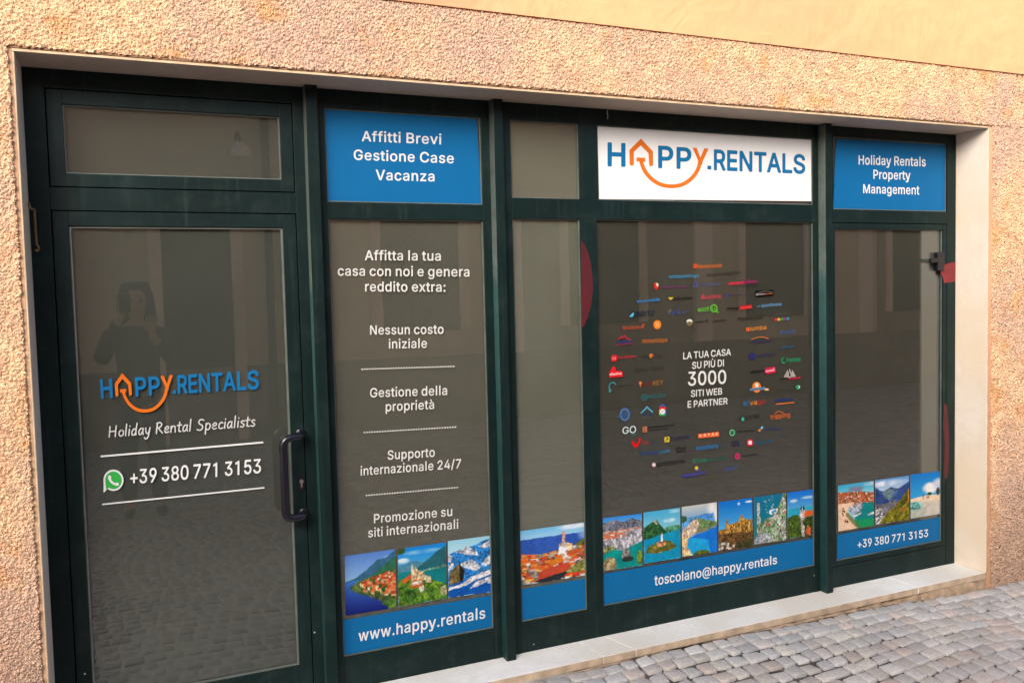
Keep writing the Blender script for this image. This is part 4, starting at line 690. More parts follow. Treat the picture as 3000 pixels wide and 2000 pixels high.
*A 480 3,-16,10,-20,20,-21,85,-21,98,-16,105,-6,149,119,155,121,325,121,330,119,375,-6,382,-16,395,-21,465,-21,475,-17,481,-11,484,-1,482,9,297,514,291,524,285,528,275,530,200,530,190,527,183,519,-3,9,-4,-6|185,224,235,373,240,378,293,224,290,220,285,220,190,220
*L 393 47,-16,59,-21,364,-21,375,-16,382,-1,382,59,378,69,369,76,147,79,146,509,139,524,129,529,55,529,46,524,40,514,39,-1
*S 447 171,-25,222,-30,262,-28,297,-21,332,-8,364,10,387,30,402,50,419,80,427,110,429,140,427,165,423,185,414,205,402,224,382,245,352,267,317,284,177,328,152,343,139,360,136,375,138,390,145,405,154,415,167,424,187,432,222,437,252,435,272,429,289,420,302,409,311,395,321,365,332,358,402,357,412,360,417,365,422,380,417,410,411,430,395,460,377,480,352,501,327,515,297,527,262,534,222,536,192,534,162,528,127,516,102,502,77,482,58,460,44,435,34,405,31,370,35,335,50,300,72,274,102,251,137,233,257,197,287,185,312,169,323,150,323,130,319,115,302,94,282,82,262,75,222,70,187,75,172,79,152,90,134,110,124,145,112,156,37,158,22,150,17,135,22,105,31,75,49,45,67,24,92,4,122,-11
~a 389 119,-7,162,-11,182,-10,212,-3,243,13,260,28,272,46,275,-2,339,-2,340,248,338,278,334,298,324,323,302,351,286,363,257,377,222,385,192,387,152,383,117,373,92,360,72,344,51,318,39,293,42,288,97,271,102,272,117,296,137,313,162,324,197,328,227,324,247,314,258,303,269,283,272,248,262,237,247,232,157,220,107,209,77,196,62,187,49,173,39,158,29,128,27,108,29,83,37,58,47,40,72,15,92,3|137,53,112,66,99,83,95,103,96,118,107,139,122,150,147,159,242,175,272,184,273,138,270,118,260,93,242,73,222,60,192,50,157,49
~b 424 190,-6,230,-11,260,-9,290,0,320,17,339,34,356,54,375,89,384,114,391,149,393,189,391,224,383,264,372,294,358,319,338,344,313,364,290,376,260,385,230,387,210,386,175,377,145,358,120,327,117,334,117,509,110,512,55,512,50,509,50,-1,55,-3,115,-1,115,44,116,49,120,51,145,19,170,2|195,53,180,58,165,67,151,79,136,99,129,114,121,139,117,164,117,219,129,264,139,284,160,307,180,319,200,325,220,327,240,325,260,319,278,309,294,294,305,278,314,259,323,219,325,189,323,159,313,119,305,100,294,84,278,69,260,57,240,52,220,50
~c 396 166,-6,206,-11,226,-10,261,-4,291,9,320,29,335,44,353,69,365,99,365,104,361,106,303,119,288,89,266,67,241,54,206,50,186,51,166,57,146,69,121,98,111,119,101,164,99,189,104,234,112,259,121,278,133,294,149,309,166,319,186,325,216,326,241,322,261,313,279,299,291,282,301,260,361,274,364,279,349,314,321,347,291,368,246,384,211,387,176,385,141,375,111,359,91,344,73,324,54,294,41,259,34,229,31,189,34,149,41,114,53,84,71,55,91,32,116,13,141,1
~d 424 156,-6,196,-11,216,-10,241,-4,256,3,279,19,306,52,310,44,311,-2,371,-3,374,-1,375,504,375,509,371,512,311,512,308,509,306,325,281,356,251,377,216,386,196,387,166,385,136,376,106,360,87,344,70,324,52,294,41,264,33,224,31,189,33,154,41,114,54,79,69,54,86,33,111,13,136,0|181,52,162,59,146,69,131,84,120,99,105,139,101,164,101,219,111,259,120,279,131,294,146,309,161,318,181,324,206,327,226,325,246,318,263,309,278,294,296,264,304,239,307,214,307,164,303,139,288,99,276,81,261,67,246,58,226,52,206,50
~e 404 168,-6,211,-11,236,-10,261,-6,286,3,321,23,339,39,359,69,367,89,365,94,306,108,286,78,261,59,226,50,191,51,166,58,139,74,125,89,113,109,101,149,101,166,371,166,374,169,373,224,368,254,360,284,348,309,334,329,306,356,285,369,246,383,206,387,171,384,141,376,111,360,91,344,66,314,52,289,42,264,34,229,31,189,34,149,41,114,53,84,71,54,91,32,116,13,146,-1|101,224,104,249,112,269,133,299,146,309,166,320,186,326,206,327,226,325,246,319,261,311,275,299,294,269,305,229,301,224
~f 254 78,2,83,-3,138,-3,143,-2,145,2,145,322,148,324,228,324,231,327,231,377,229,382,148,382,145,387,146,432,153,453,168,466,193,471,230,467,245,517,245,522,238,526,203,532,168,532,138,523,118,513,97,492,85,472,79,452,78,387,73,382,8,382,3,377,3,327,8,324,73,324,77,322
~g 425 155,-149,206,-154,236,-152,266,-147,291,-139,316,-126,336,-111,351,-93,365,-69,373,-39,375,-9,375,376,371,382,311,382,310,331,306,327,281,357,256,375,241,381,221,386,196,387,161,384,136,376,116,366,90,346,68,321,51,291,40,261,33,226,31,191,34,151,40,121,51,91,70,61,88,41,111,24,138,11,166,4,216,3,241,8,266,20,286,37,306,63,308,56,308,-4,305,-34,293,-59,281,-72,261,-84,236,-92,211,-94,171,-91,156,-86,135,-74,101,-38,48,-69,67,-99,95,-124,131,-142|176,66,151,76,136,88,121,105,113,121,104,146,100,171,101,216,104,236,111,261,121,280,133,296,146,308,161,317,181,324,206,327,226,325,246,319,266,306,286,284,298,261,308,216,309,191,305,146,297,121,289,106,276,90,261,77,246,69,226,64,206,62
~h 410 50,2,55,-3,115,-3,117,2,117,227,121,262,130,282,151,307,180,322,210,326,235,323,259,312,271,302,281,287,290,262,293,232,295,-2,355,-3,360,2,360,242,358,272,353,297,343,322,331,342,317,357,295,372,270,382,230,387,200,385,170,375,148,362,131,347,120,330,117,337,117,507,115,511,55,512,50,507
~i 167 50,2,53,-3,113,-3,117,2,117,377,113,382,53,382,50,377|67,457,83,454,98,456,113,464,124,477,129,497,126,512,117,527,103,536,83,541,68,538,53,529,43,517,38,497,41,482,51,467
~j 167 -13,-141,-8,-146,27,-144,47,-140,67,-131,82,-121,96,-106,105,-91,112,-71,117,-26,117,374,117,379,112,382,52,382,50,379,48,-46,44,-61,31,-76,17,-82,-13,-86|79,454,92,455,107,460,122,474,128,489,127,509,123,519,107,534,92,540,72,539,60,534,44,519,39,504,39,489,45,474,61,459
~k 381 50,2,55,-3,115,-3,117,2,117,137,155,172,290,1,295,-3,370,-3,374,2,205,217,360,374,362,377,360,382,284,382,120,215,117,222,117,507,115,511,55,512,50,507
~l 189 59,2,64,-3,124,-3,128,2,128,527,124,532,64,532,59,527
~m 610 50,2,55,-3,115,-3,117,2,117,237,122,272,135,297,150,311,175,324,200,327,220,325,235,320,250,310,261,297,269,277,271,257,271,2,275,-3,335,-3,338,2,338,247,342,272,353,297,368,312,390,323,420,327,450,322,470,311,482,297,490,277,493,252,493,2,495,-2,500,-3,555,-3,560,2,558,282,551,312,532,347,515,364,480,382,455,388,415,387,380,378,360,367,335,345,320,322,315,325,305,344,290,362,270,377,245,386,220,389,185,384,158,372,140,357,120,333,116,337,115,377,111,382,53,382,50,377
~n 410 50,2,55,-3,115,-3,117,2,117,227,121,262,130,282,151,307,180,322,210,326,235,323,259,312,271,302,281,287,290,262,293,232,295,-2,355,-3,360,0,360,237,358,272,353,297,343,322,330,342,315,359,295,372,275,380,255,385,230,387,200,385,175,378,150,364,131,347,120,330,116,332,115,377,111,382,55,382,50,377
~o 415 166,-6,206,-11,241,-8,271,0,301,15,326,34,346,57,361,82,374,114,381,149,384,189,382,224,375,259,361,294,346,319,326,342,301,362,271,377,241,385,206,387,171,384,141,375,111,359,91,344,73,324,54,294,41,259,34,229,31,189,34,149,41,114,53,84,71,55,91,32,116,13,141,1|181,53,166,57,146,69,121,98,111,119,101,164,99,189,104,234,112,259,121,278,133,294,149,309,166,319,186,325,206,327,231,325,251,318,271,305,294,279,303,259,311,234,315,209,316,184,312,144,304,119,295,99,281,80,266,67,251,58,231,52,206,50
~p 424 50,-141,55,-146,115,-145,117,-141,117,44,120,51,145,19,175,0,210,-10,230,-11,260,-9,290,0,320,17,339,34,356,54,373,84,385,119,391,149,393,184,391,229,383,264,370,299,358,319,340,342,315,363,290,376,260,385,230,387,205,386,185,381,170,375,147,359,120,327,116,329,115,334,115,380,110,382,55,382,50,379|195,53,180,58,165,67,150,79,139,94,129,114,121,139,117,164,118,219,129,264,140,284,160,307,180,319,200,325,220,327,240,325,260,319,277,309,293,294,305,278,320,239,324,214,323,159,313,119,305,100,294,84,279,69,260,57,240,52,220,50
~q 424 308,-141,311,-146,371,-146,375,-141,375,379,371,382,311,381,310,334,306,325,278,359,256,374,236,382,196,387,166,385,136,376,111,364,86,343,67,319,55,299,41,264,34,229,31,189,34,149,41,114,54,79,69,54,86,33,111,13,136,0,161,-8,196,-11,216,-10,251,0,279,19,306,53|176,54,151,65,135,79,120,99,111,119,101,164,99,189,104,234,111,259,120,279,131,294,146,309,161,318,181,324,206,327,226,325,246,318,262,309,278,294,296,264,304,239,307,214,307,164,303,139,296,114,286,95,274,79,261,67,246,58,226,52,201,50
~r 259 50,2,55,-3,115,-3,117,2,117,237,122,267,128,282,140,296,165,314,195,322,245,320,246,327,246,382,245,386,210,387,190,385,170,380,150,369,135,357,120,336,115,337,115,377,111,382,55,382,50,377
~s 365 134,-6,178,-11,208,-10,238,-4,263,5,287,19,313,43,325,64,332,84,334,109,331,134,323,154,308,174,288,190,263,202,158,230,138,238,123,249,114,264,112,279,114,289,121,304,133,314,148,322,168,328,208,328,228,322,250,304,268,274,326,289,313,324,289,354,258,374,233,382,188,387,163,386,138,381,113,372,93,361,73,344,54,319,47,299,44,274,47,249,57,224,73,204,93,189,118,177,238,143,253,133,264,114,263,89,253,74,243,65,228,57,203,50,163,50,143,55,128,62,113,75,103,89,98,105,93,109,38,98,33,94,47,54,62,34,93,9
~t 227 131,-2,168,-7,183,-7,211,-2,216,3,203,55,168,53,146,58,138,63,133,73,129,98,130,323,203,324,207,328,207,378,203,382,131,383,128,473,63,474,62,388,60,383,8,382,3,378,3,328,8,324,61,323,62,93,65,63,75,38,88,21,108,6
~u 410 144,-3,185,-8,210,-6,235,2,262,17,278,32,295,54,295,2,300,-3,355,-3,360,0,360,377,357,382,295,382,293,152,288,117,280,97,258,72,235,59,200,53,175,56,155,65,139,77,129,92,119,117,117,147,115,382,55,382,50,377,50,137,52,107,57,82,67,57,80,37,94,22,115,8
~v 389 159,2,164,-3,224,-3,229,0,374,377,371,382,304,382,301,377,221,157,194,71,175,137,88,377,84,382,79,382,19,382,15,377
~w 567 134,2,140,-3,200,-3,202,2,285,292,316,172,365,2,370,-3,430,-3,433,2,547,377,545,382,480,382,476,377,425,192,400,92,395,93,370,192,320,379,315,382,255,382,250,380,197,192,170,82,143,192,90,380,85,382,23,382,20,377
~x 379 19,2,23,-3,93,-3,162,102,188,147,283,1,288,-3,358,-3,360,2,228,192,353,376,353,382,283,382,278,379,218,287,193,241,188,244,103,380,98,382,28,382,27,377,150,197,150,192
~y 390 37,-135,40,-140,160,-140,175,-131,195,-131,200,-126,385,380,380,382,315,382,312,380,200,77,195,76,80,380,75,382,10,382,5,380,161,-30,145,-68,110,-77,40,-77,37,-80
~z 380 39,2,44,-3,339,-3,342,2,342,52,339,59,139,59,131,62,333,327,336,332,334,382,48,382,45,377,45,327,46,322,49,320,244,320,248,317,39,47
~A 480 14,2,18,-3,83,-3,88,1,138,139,338,139,343,136,393,-2,463,-3,465,2,278,510,203,512,198,509|163,202,161,202,160,207,200,322,238,444,319,202
~B 456 57,2,62,-3,247,-3,282,-1,317,5,347,16,367,28,387,45,404,67,414,92,421,132,419,162,413,187,397,217,379,237,362,249,325,267,362,287,378,302,388,317,400,352,399,397,393,422,381,447,370,462,355,477,332,492,302,504,272,510,242,512,62,512,57,507|132,60,128,62,128,67,129,227,247,228,272,226,292,220,317,207,340,182,351,152,352,137,350,117,341,97,328,82,311,72,282,63,247,60|132,288,128,292,128,447,237,449,267,446,295,437,310,427,322,412,330,392,333,372,332,357,328,342,320,327,297,305,272,293,252,289
~E 419 57,2,62,-3,377,-1,378,57,372,60,132,60,128,62,128,67,128,222,132,226,352,226,358,227,358,232,357,288,132,289,128,292,128,447,372,449,375,452,375,457,375,507,372,512,62,512,57,507
~F 410 57,2,62,-3,122,-3,127,0,129,217,342,218,347,219,349,222,349,277,347,281,129,282,128,447,367,449,372,452,372,457,372,507,367,512,62,512,57,507
~G 520 219,-5,267,-10,307,-7,347,3,382,19,407,36,432,60,452,88,468,120,478,160,481,250,481,255,477,259,287,259,282,258,280,255,280,200,282,196,410,195,409,170,404,150,394,125,380,105,360,85,342,73,322,65,297,58,267,56,237,59,207,68,187,78,165,95,143,120,128,145,115,180,109,215,107,255,109,290,116,330,127,361,144,390,162,412,187,431,212,443,237,450,282,452,312,446,342,433,367,413,385,390,407,346,472,346,477,350,461,400,440,435,423,455,382,487,342,506,317,513,267,518,222,515,182,504,146,485,112,458,88,430,67,396,50,350,40,305,37,255,41,200,51,155,67,113,87,80,118,45,152,20,183,5
~H 517 57,2,62,-3,122,-3,127,0,128,227,132,229,387,229,389,222,389,2,392,-3,457,-3,460,2,460,507,457,511,392,512,389,507,389,297,387,292,131,292,128,297,127,509,122,512,62,512,57,507
~I 190 59,2,64,-3,124,-3,128,2,128,507,124,512,64,512,59,507
~K 467 57,2,62,-3,122,-3,127,0,129,167,197,239,372,-3,447,-3,451,2,248,287,447,503,451,507,447,512,362,511,187,322,132,257,129,257,127,262,128,507,122,512,62,512,57,507
~L 393 57,2,62,-3,357,-3,362,-3,364,2,364,57,362,60,132,60,128,62,128,507,122,512,62,512,57,507
~M 628 57,2,62,-3,122,-3,125,2,123,392,127,404,165,297,282,2,287,-3,342,-3,459,292,500,402,502,413,501,2,507,-3,567,-3,571,2,571,507,567,512,477,512,472,507,349,187,317,90,312,92,282,182,155,507,152,512,147,512,62,512,57,507
~O 533 219,-5,267,-10,307,-6,347,4,387,24,420,50,442,75,464,110,483,155,492,200,496,255,493,305,483,350,466,395,442,433,417,461,387,485,347,505,307,515,267,519,227,515,187,505,148,485,117,462,89,430,68,395,50,350,41,305,37,255,41,200,51,155,69,110,91,75,119,45,152,21,187,4|232,60,212,66,187,78,165,95,143,120,128,145,117,175,109,215,107,255,109,295,116,330,129,365,144,390,167,415,186,430,207,441,237,450,267,453,297,450,327,440,347,430,367,415,390,390,405,365,418,330,425,295,427,255,424,210,417,175,405,145,391,120,367,94,347,78,327,68,297,59,267,56
~P 445 57,2,62,-3,122,-3,127,0,129,182,237,183,272,185,307,193,332,204,357,221,377,241,391,262,404,292,410,322,412,347,410,377,404,402,392,432,377,454,357,474,332,491,307,501,277,508,237,512,62,512,57,507|132,245,128,247,128,252,128,447,132,449,257,447,293,437,319,417,329,402,335,387,340,367,341,347,340,327,331,297,322,282,312,271,292,257,257,247
~R 449 57,2,62,-3,122,-3,127,0,128,192,132,195,242,195,247,191,352,-3,427,-3,430,2,319,207,357,229,377,247,391,267,404,297,410,322,412,352,410,382,404,407,392,436,377,458,357,477,337,490,307,502,272,510,232,512,62,512,57,507|132,258,128,262,128,447,132,449,257,448,277,444,297,436,322,417,337,387,341,367,341,337,337,317,331,302,312,279,292,268,257,259
~S 447 172,-7,220,-12,260,-10,295,-3,325,8,351,23,370,39,386,58,400,83,409,113,411,143,404,183,388,213,370,232,345,250,310,267,200,300,160,316,135,334,125,346,120,358,119,388,124,403,133,418,145,431,165,443,185,451,205,454,225,455,255,453,280,445,300,435,320,415,329,398,335,377,400,375,404,378,401,403,392,428,380,449,364,468,340,488,315,501,290,510,260,516,225,518,190,516,165,511,140,502,114,488,90,470,72,448,60,428,51,398,49,373,53,338,65,311,85,286,110,267,145,249,260,215,295,201,310,193,329,178,336,168,341,153,341,123,336,108,326,93,315,81,300,71,280,62,250,54,225,52,185,56,165,63,140,76,127,88,117,103,105,139,36,138,39,108,48,83,62,58,79,38,100,21,125,7
~T 449 190,2,194,-3,254,-3,259,-1,260,2,261,447,419,450,419,510,414,512,34,512,29,507,29,452,34,449,190,447
~U 517 210,-6,257,-11,297,-9,332,-1,362,12,392,30,417,54,435,79,447,104,457,139,460,174,460,504,460,509,457,512,397,512,390,509,390,179,388,154,382,133,373,114,362,97,347,83,332,73,307,61,282,56,257,55,232,57,212,61,187,72,169,84,154,99,144,114,135,134,129,154,127,179,127,509,122,512,62,512,57,509,57,174,60,139,68,109,82,78,100,54,122,33,152,13,182,0
~V 480 200,2,203,-3,208,-3,278,-3,282,2,466,507,463,511,398,512,393,511,391,507,282,192,243,72,238,73,202,187,88,507,83,512,78,512,18,512,14,507
~Z 438 39,2,42,-3,397,-3,402,1,402,57,397,60,127,59,123,62,171,127,397,457,400,462,400,507,397,511,42,512,37,507,37,452,42,449,307,450,315,447,271,387,42,52,39,47
~D 502 57,2,62,-3,217,-3,267,0,312,11,352,28,382,49,417,87,436,117,451,157,461,202,464,257,461,307,452,352,433,397,415,427,387,457,357,479,317,498,272,508,222,512,62,512,57,507|132,60,128,62,128,67,128,447,217,449,257,446,292,437,317,426,342,407,360,387,377,357,388,327,394,292,396,257,394,217,387,182,374,147,360,122,342,102,317,84,287,70,252,63,217,60
~Y 472 200,2,203,-3,208,-3,268,-3,271,2,271,207,458,507,453,512,383,512,378,510,278,347,238,274,233,276,203,332,93,510,18,512,14,507,200,207
~N 523 57,2,62,-3,122,-3,128,2,128,297,124,402,127,412,197,292,382,2,387,-3,462,-3,466,2,466,507,462,512,402,512,397,510,396,507,397,95,352,174,141,507,137,511,132,512,62,512,57,507
~W 686 151,2,153,-2,158,-3,228,-3,233,0,321,322,343,415,365,322,453,-2,528,-3,533,1,672,507,668,512,603,512,600,507,520,197,493,82,383,507,378,512,308,512,303,509,217,182,193,77,170,182,86,507,83,511,78,512,18,512,14,507
~C 510 219,-5,267,-10,317,-5,362,10,387,24,422,52,448,85,462,113,476,160,472,163,407,163,395,130,386,115,357,84,342,75,317,64,297,59,267,56,237,59,212,66,187,78,160,100,143,120,128,145,115,180,109,215,107,255,109,290,116,330,127,361,144,390,162,411,187,431,212,443,237,450,272,453,312,447,347,431,377,406,394,380,407,346,472,345,475,350,460,400,440,435,422,457,382,488,342,507,317,513,267,519,227,515,187,505,147,485,117,462,92,434,67,395,50,350,41,305,37,255,41,200,51,155,69,110,91,75,119,45,152,21,187,4
~. 188 74,-2,92,-7,107,-6,122,0,138,18,143,33,143,53,132,73,117,85,97,90,82,88,63,78,52,63,47,43,48,28,60,8
"""

# ------------------------------------------------------------------ lettering
GLYPHS = {}
for ln in GLYPH_DATA.strip().split("\n"):
    ch, adv, rest = ln.split(" ", 2)
    GLYPHS[ch] = (int(adv), [[(int(a), int(b)) for a, b in zip(c.split(",")[::2], c.split(",")[1::2])] for c in rest.split("|")])
def area(c): return sum(c[i-1][0]*c[i][1]-c[i][0]*c[i-1][1] for i in range(len(c)))/2
def inside(p, c):
    r = False
    for i in range(len(c)):
        (x0, y0), (x1, y1) = c[i-1], c[i]
        if (y0 > p[1]) != (y1 > p[1]) and p[0] < (x1-x0)*(p[1]-y0)/(y1-y0)+x0: r = not r
    return r
def layout(s, space=0.0):
    """shapes of a line of text in font units, with their extent"""
    x = 0; shapes = []; wi = 0
    bold = ''
    for ch in s:
        if ch in '*~': bold = ch; continue
        ch, bold = bold+ch, ''
        if ch == ' ': x += 150+space; wi += 1; continue
        adv, cs = GLYPHS[ch]
        outer = [c for c in cs if area(c) > 0]; holes = [c for c in cs if area(c) <= 0]
        for c in outer:
            shapes.append((wi, [(px+x, py) for px, py in c], [[(px+x, py) for px, py in h] for h in holes if inside(h[0], c)]))
        x += adv+space
    x0 = min(p[0] for _, c, _ in shapes for p in c); x1 = max(p[0] for _, c, _ in shapes for p in c)
    return shapes, x0, x1
CAPH = 523.0
ident = lambda u, v: (u, v)
def text(mb, s, A, B, cap, y, colr, capB=None, space=18, T=ident, slant=0.0, cols=None, word=None):
    """letters on the baseline A-B (photograph pixels), cap height in pixels at A and at B"""
    capB = cap if capB is None else capB
    shapes, x0, x1 = layout(s, space)
    def mp(p):
        t = (p[0]-x0)/(x1-x0); k = (cap+(capB-cap)*t)/CAPH
        return at(*T(A[0]+(B[0]-A[0])*t+slant*p[1]*k, A[1]+(B[1]-A[1])*t-p[1]*k), y)
    for i, (ch, c, hs) in enumerate(shapes):
        if word is not None and ch != word: continue
        cc = colr
        if cols:
            t = (sum(p[0] for p in c)/len(c)-x0)/(x1-x0)
            for lim, q in cols:
                if t <= lim: cc = q; break
        mb.poly([mp(p) for p in c], [[mp(p) for p in h] for h in hs], ink(cc))
def shape(mb, pts, y, colr, holes=(), T=ident):
    mb.poly([at(*T(u, v), y) for u, v in pts], [[at(*T(u, v), y) for u, v in h] for h in holes], ink(colr))
def circ(cx, cy, rx, ry=None, n=28, a0=0, a1=360):
    ry = rx if ry is None else ry
    full = abs(a1-a0) >= 360
    return [(cx+rx*math.cos(R(a0+(a1-a0)*i/(n if full else n-1))), cy-ry*math.sin(R(a0+(a1-a0)*i/(n if full else n-1)))) for i in range(n)]
def rect(x0, y0, x1, y1, sk=0): return [(x0, y0), (x1, y0+sk), (x1, y1+sk), (x0, y1)]
def stroke(mb, pts, wd, y, colr, T=ident, round_=True):
    """a drawn line of constant width through pixel points"""
    n = len(pts); L, Rr = [], []
    ws = wd if isinstance(wd, (list, tuple)) else [wd]*n
    for i, p in enumerate(pts):
        a, c = pts[max(i-1, 0)], pts[min(i+1, n-1)]
        dx, dy = c[0]-a[0], c[1]-a[1]; l = math.hypot(dx, dy) or 1
        m = 1.0
        if 0 < i < n-1:
            d1 = (p[0]-a[0], p[1]-a[1]); d2 = (c[0]-p[0], c[1]-p[1]); l1 = math.hypot(*d1) or 1; l2 = math.hypot(*d2) or 1
            cs_ = max(-1, min(1, (d1[0]*d2[0]+d1[1]*d2[1])/(l1*l2))); m = min(1.9, 1/max(0.3, math.sqrt((1+cs_)/2)))
            tx, ty = d1[0]/l1+d2[0]/l2, d1[1]/l1+d2[1]/l2; tl = math.hypot(tx, ty) or 1; dx, dy, l = tx, ty, tl
        h = ws[i]/2*m
        L.append((p[0]-dy/l*h, p[1]+dx/l*h)); Rr.append((p[0]+dy/l*h, p[1]-dx/l*h))
    if round_:
        def cap(p, d, w_):
            a = math.atan2(d[1], d[0]); return [(p[0]+w_/2*math.cos(a+t), p[1]+w_/2*math.sin(a+t)) for t in (-0.9, -0.3, 0.3, 0.9)]
        e = cap(pts[-1], (pts[-1][0]-pts[-2][0], pts[-1][1]-pts[-2][1]), ws[-1]); s = cap(pts[0], (pts[0][0]-pts[1][0], pts[0][1]-pts[1][1]), ws[0])
    else: e, s = [], []
    mb.poly([at(*T(*p), y) for p in Rr+e+L[::-1]+s], (), ink(colr))
def smooth_pts(p, k=6):
    out = []
    for i in range(len(p)-1):
        a, b_, c, d = p[max(i-1, 0)], p[i], p[i+1], p[min(i+2, len(p)-1)]
        for j in range(k):
            t = j/k
            out.append(tuple(0.5*(2*b_[q]+(c[q]-a[q])*t+(2*a[q]-5*b_[q]+4*c[q]-d[q])*t*t+(3*b_[q]-a[q]-3*c[q]+d[q])*t**3) for q in (0, 1)))
    return out+[p[-1]]
def blur_word(mb, A, B, h, y, colr, cols=None, seed=1):
    """a printed word too small to read: a run of letter-sized marks"""
    r = random.Random(seed); L = math.hypot(B[0]-A[0], B[1]-A[1]); x = 0.0
    while x < L-h*0.3:
        wl = r.choice((0.35, 0.5, 0.55, 0.7, 0.9))*h; wl = min(wl, L-x); hh = h*r.choice((0.62, 0.62, 0.68, 1.0))
        t0, t1 = x/L, (x+wl)/L; p = (A[0]+(B[0]-A[0])*t0, A[1]+(B[1]-A[1])*t0); q = (A[0]+(B[0]-A[0])*t1, A[1]+(B[1]-A[1])*t1)
        cc = colr
        if cols:
            for lim, k_ in cols:
                if t0 <= lim: cc = k_; break
        s = max(1.0, h*0.24)
        k_ = r.random()
        if k_ < 0.45:   # n-like
            pts = [p, (p[0], p[1]-hh), (q[0], q[1]-h*0.62), q]; hol = None
            shape(mb, [(p[0], p[1]), (p[0], p[1]-hh), (p[0]+s, p[1]-hh), (p[0]+s, p[1]-h*0.62), (q[0], q[1]-h*0.62), (q[0], q[1]), (q[0]-s, q[1]), (q[0]-s, q[1]-h*0.40), (p[0]+s, p[1]-h*0.40), (p[0]+s, p[1])], y, cc)
        elif k_ < 0.8:  # o-like
            shape(mb, [p, (p[0], p[1]-h*0.62), (q[0], q[1]-h*0.62), q], y, cc, [[(p[0]+s*0.9, p[1]-h*0.2), (p[0]+s*0.9, p[1]-h*0.42), (q[0]-s*0.9, q[1]-h*0.42), (q[0]-s*0.9, q[1]-h*0.2)]] if wl > 2.6*s else ())
        else:           # l-like
            shape(mb, [p, (p[0], p[1]-h), (p[0]+s*1.2, p[1]-h), (p[0]+s*1.2, p[1])], y, cc); wl = s*1.2
        x += wl+h*0.17
def words(parent, s, A, B, cap, y, colr, **kw):
    """one child per word of the line"""
    for k in range(len(s.split())):
        m = MB(); text(m, s, A, B, cap, y, colr, word=k, **kw); finish(m, "word", parent)
def finish(mb, name, parent=None, label=None, cat=None, group=None, mats=M_INK):
    c = None
    if parent is None:
        n = len(mb.v); c = Vector((sum(p[0] for p in mb.v)/n, sum(p[1] for p in mb.v)/n, min(p[2] for p in mb.v)))
    return tag(mb.build(name, mats, parent, origin=c), label, cat, group)

BLUE = (18, 112, 173); WHITE = (250, 250, 248); ORANGE = (240, 122, 34); LBLUE = (24, 120, 178)
YB, YT, YV = 0.0128, 0.0124, 0.0150    # face of the sign boards, ink on them, vinyl on the glass

def board(name, quad, colr, label, cat="sign"):
    P_ = [at(u, v, YB) for u, v in quad]
    c = sum(P_, Vector())/4; c.z = min(p.z for p in P_)
    root = empty(name, c, label, cat)
    b = MB(); Q = [p+Vector((0, 0.0026, 0)) for p in P_]
    b.add(P_+Q, [(3, 2, 1, 0), (4, 5, 6, 7)]+[(i, (i+1) % 4, (i+1) % 4+4, i+4) for i in range(4)])
    b.c = [ink(colr)]*len(b.f); b.build("panel", M_INK, root)
    return root

# top signs
s1 = board("blue_sign", [(950.5, 317.3), (1396, 343), (1411.3, 602.3), (957.3, 589.3)], BLUE, "large blue sign reading Affitti Brevi above the tall lettered pane")
for s, A, B, c in (("Affitti Brevi", (1059.8, 413.4), (1292.9, 423.2), 30), ("Gestione Case", (1036.2, 467.9), (1329.5, 478.6), 30), ("Vacanza", (1100.9, 526.8), (1272.8, 531.3), 30)):
    words(s1, s, A, B, c, YT, WHITE, space=30)
s2 = board("blue_sign", [(2449.4, 407.3), (2778.5, 420.6), (2771.3, 619.5), (2441.7, 612.7)], BLUE, "small blue sign reading Holiday Rentals at the right end of the shopfront")
z = lambda x, y: (2330+x/3.92, 330+y/3.92)
for s, A, B, c in (("Holiday Rentals", z(727, 594), z(1498, 617), 27), ("Property", z(897, 759), z(1322, 772), 26.5), ("Management", z(780, 924), z(1425, 940), 26)):
    words(s2, s, A, B, c, YT, WHITE, space=22)
ws = board("white_sign", [(1750.4, 363.3), (2377, 410.4), (2377, 589.7), (1755.6, 583)], (255, 255, 255), "wide white sign with the blue and orange smile logo above the big pane")

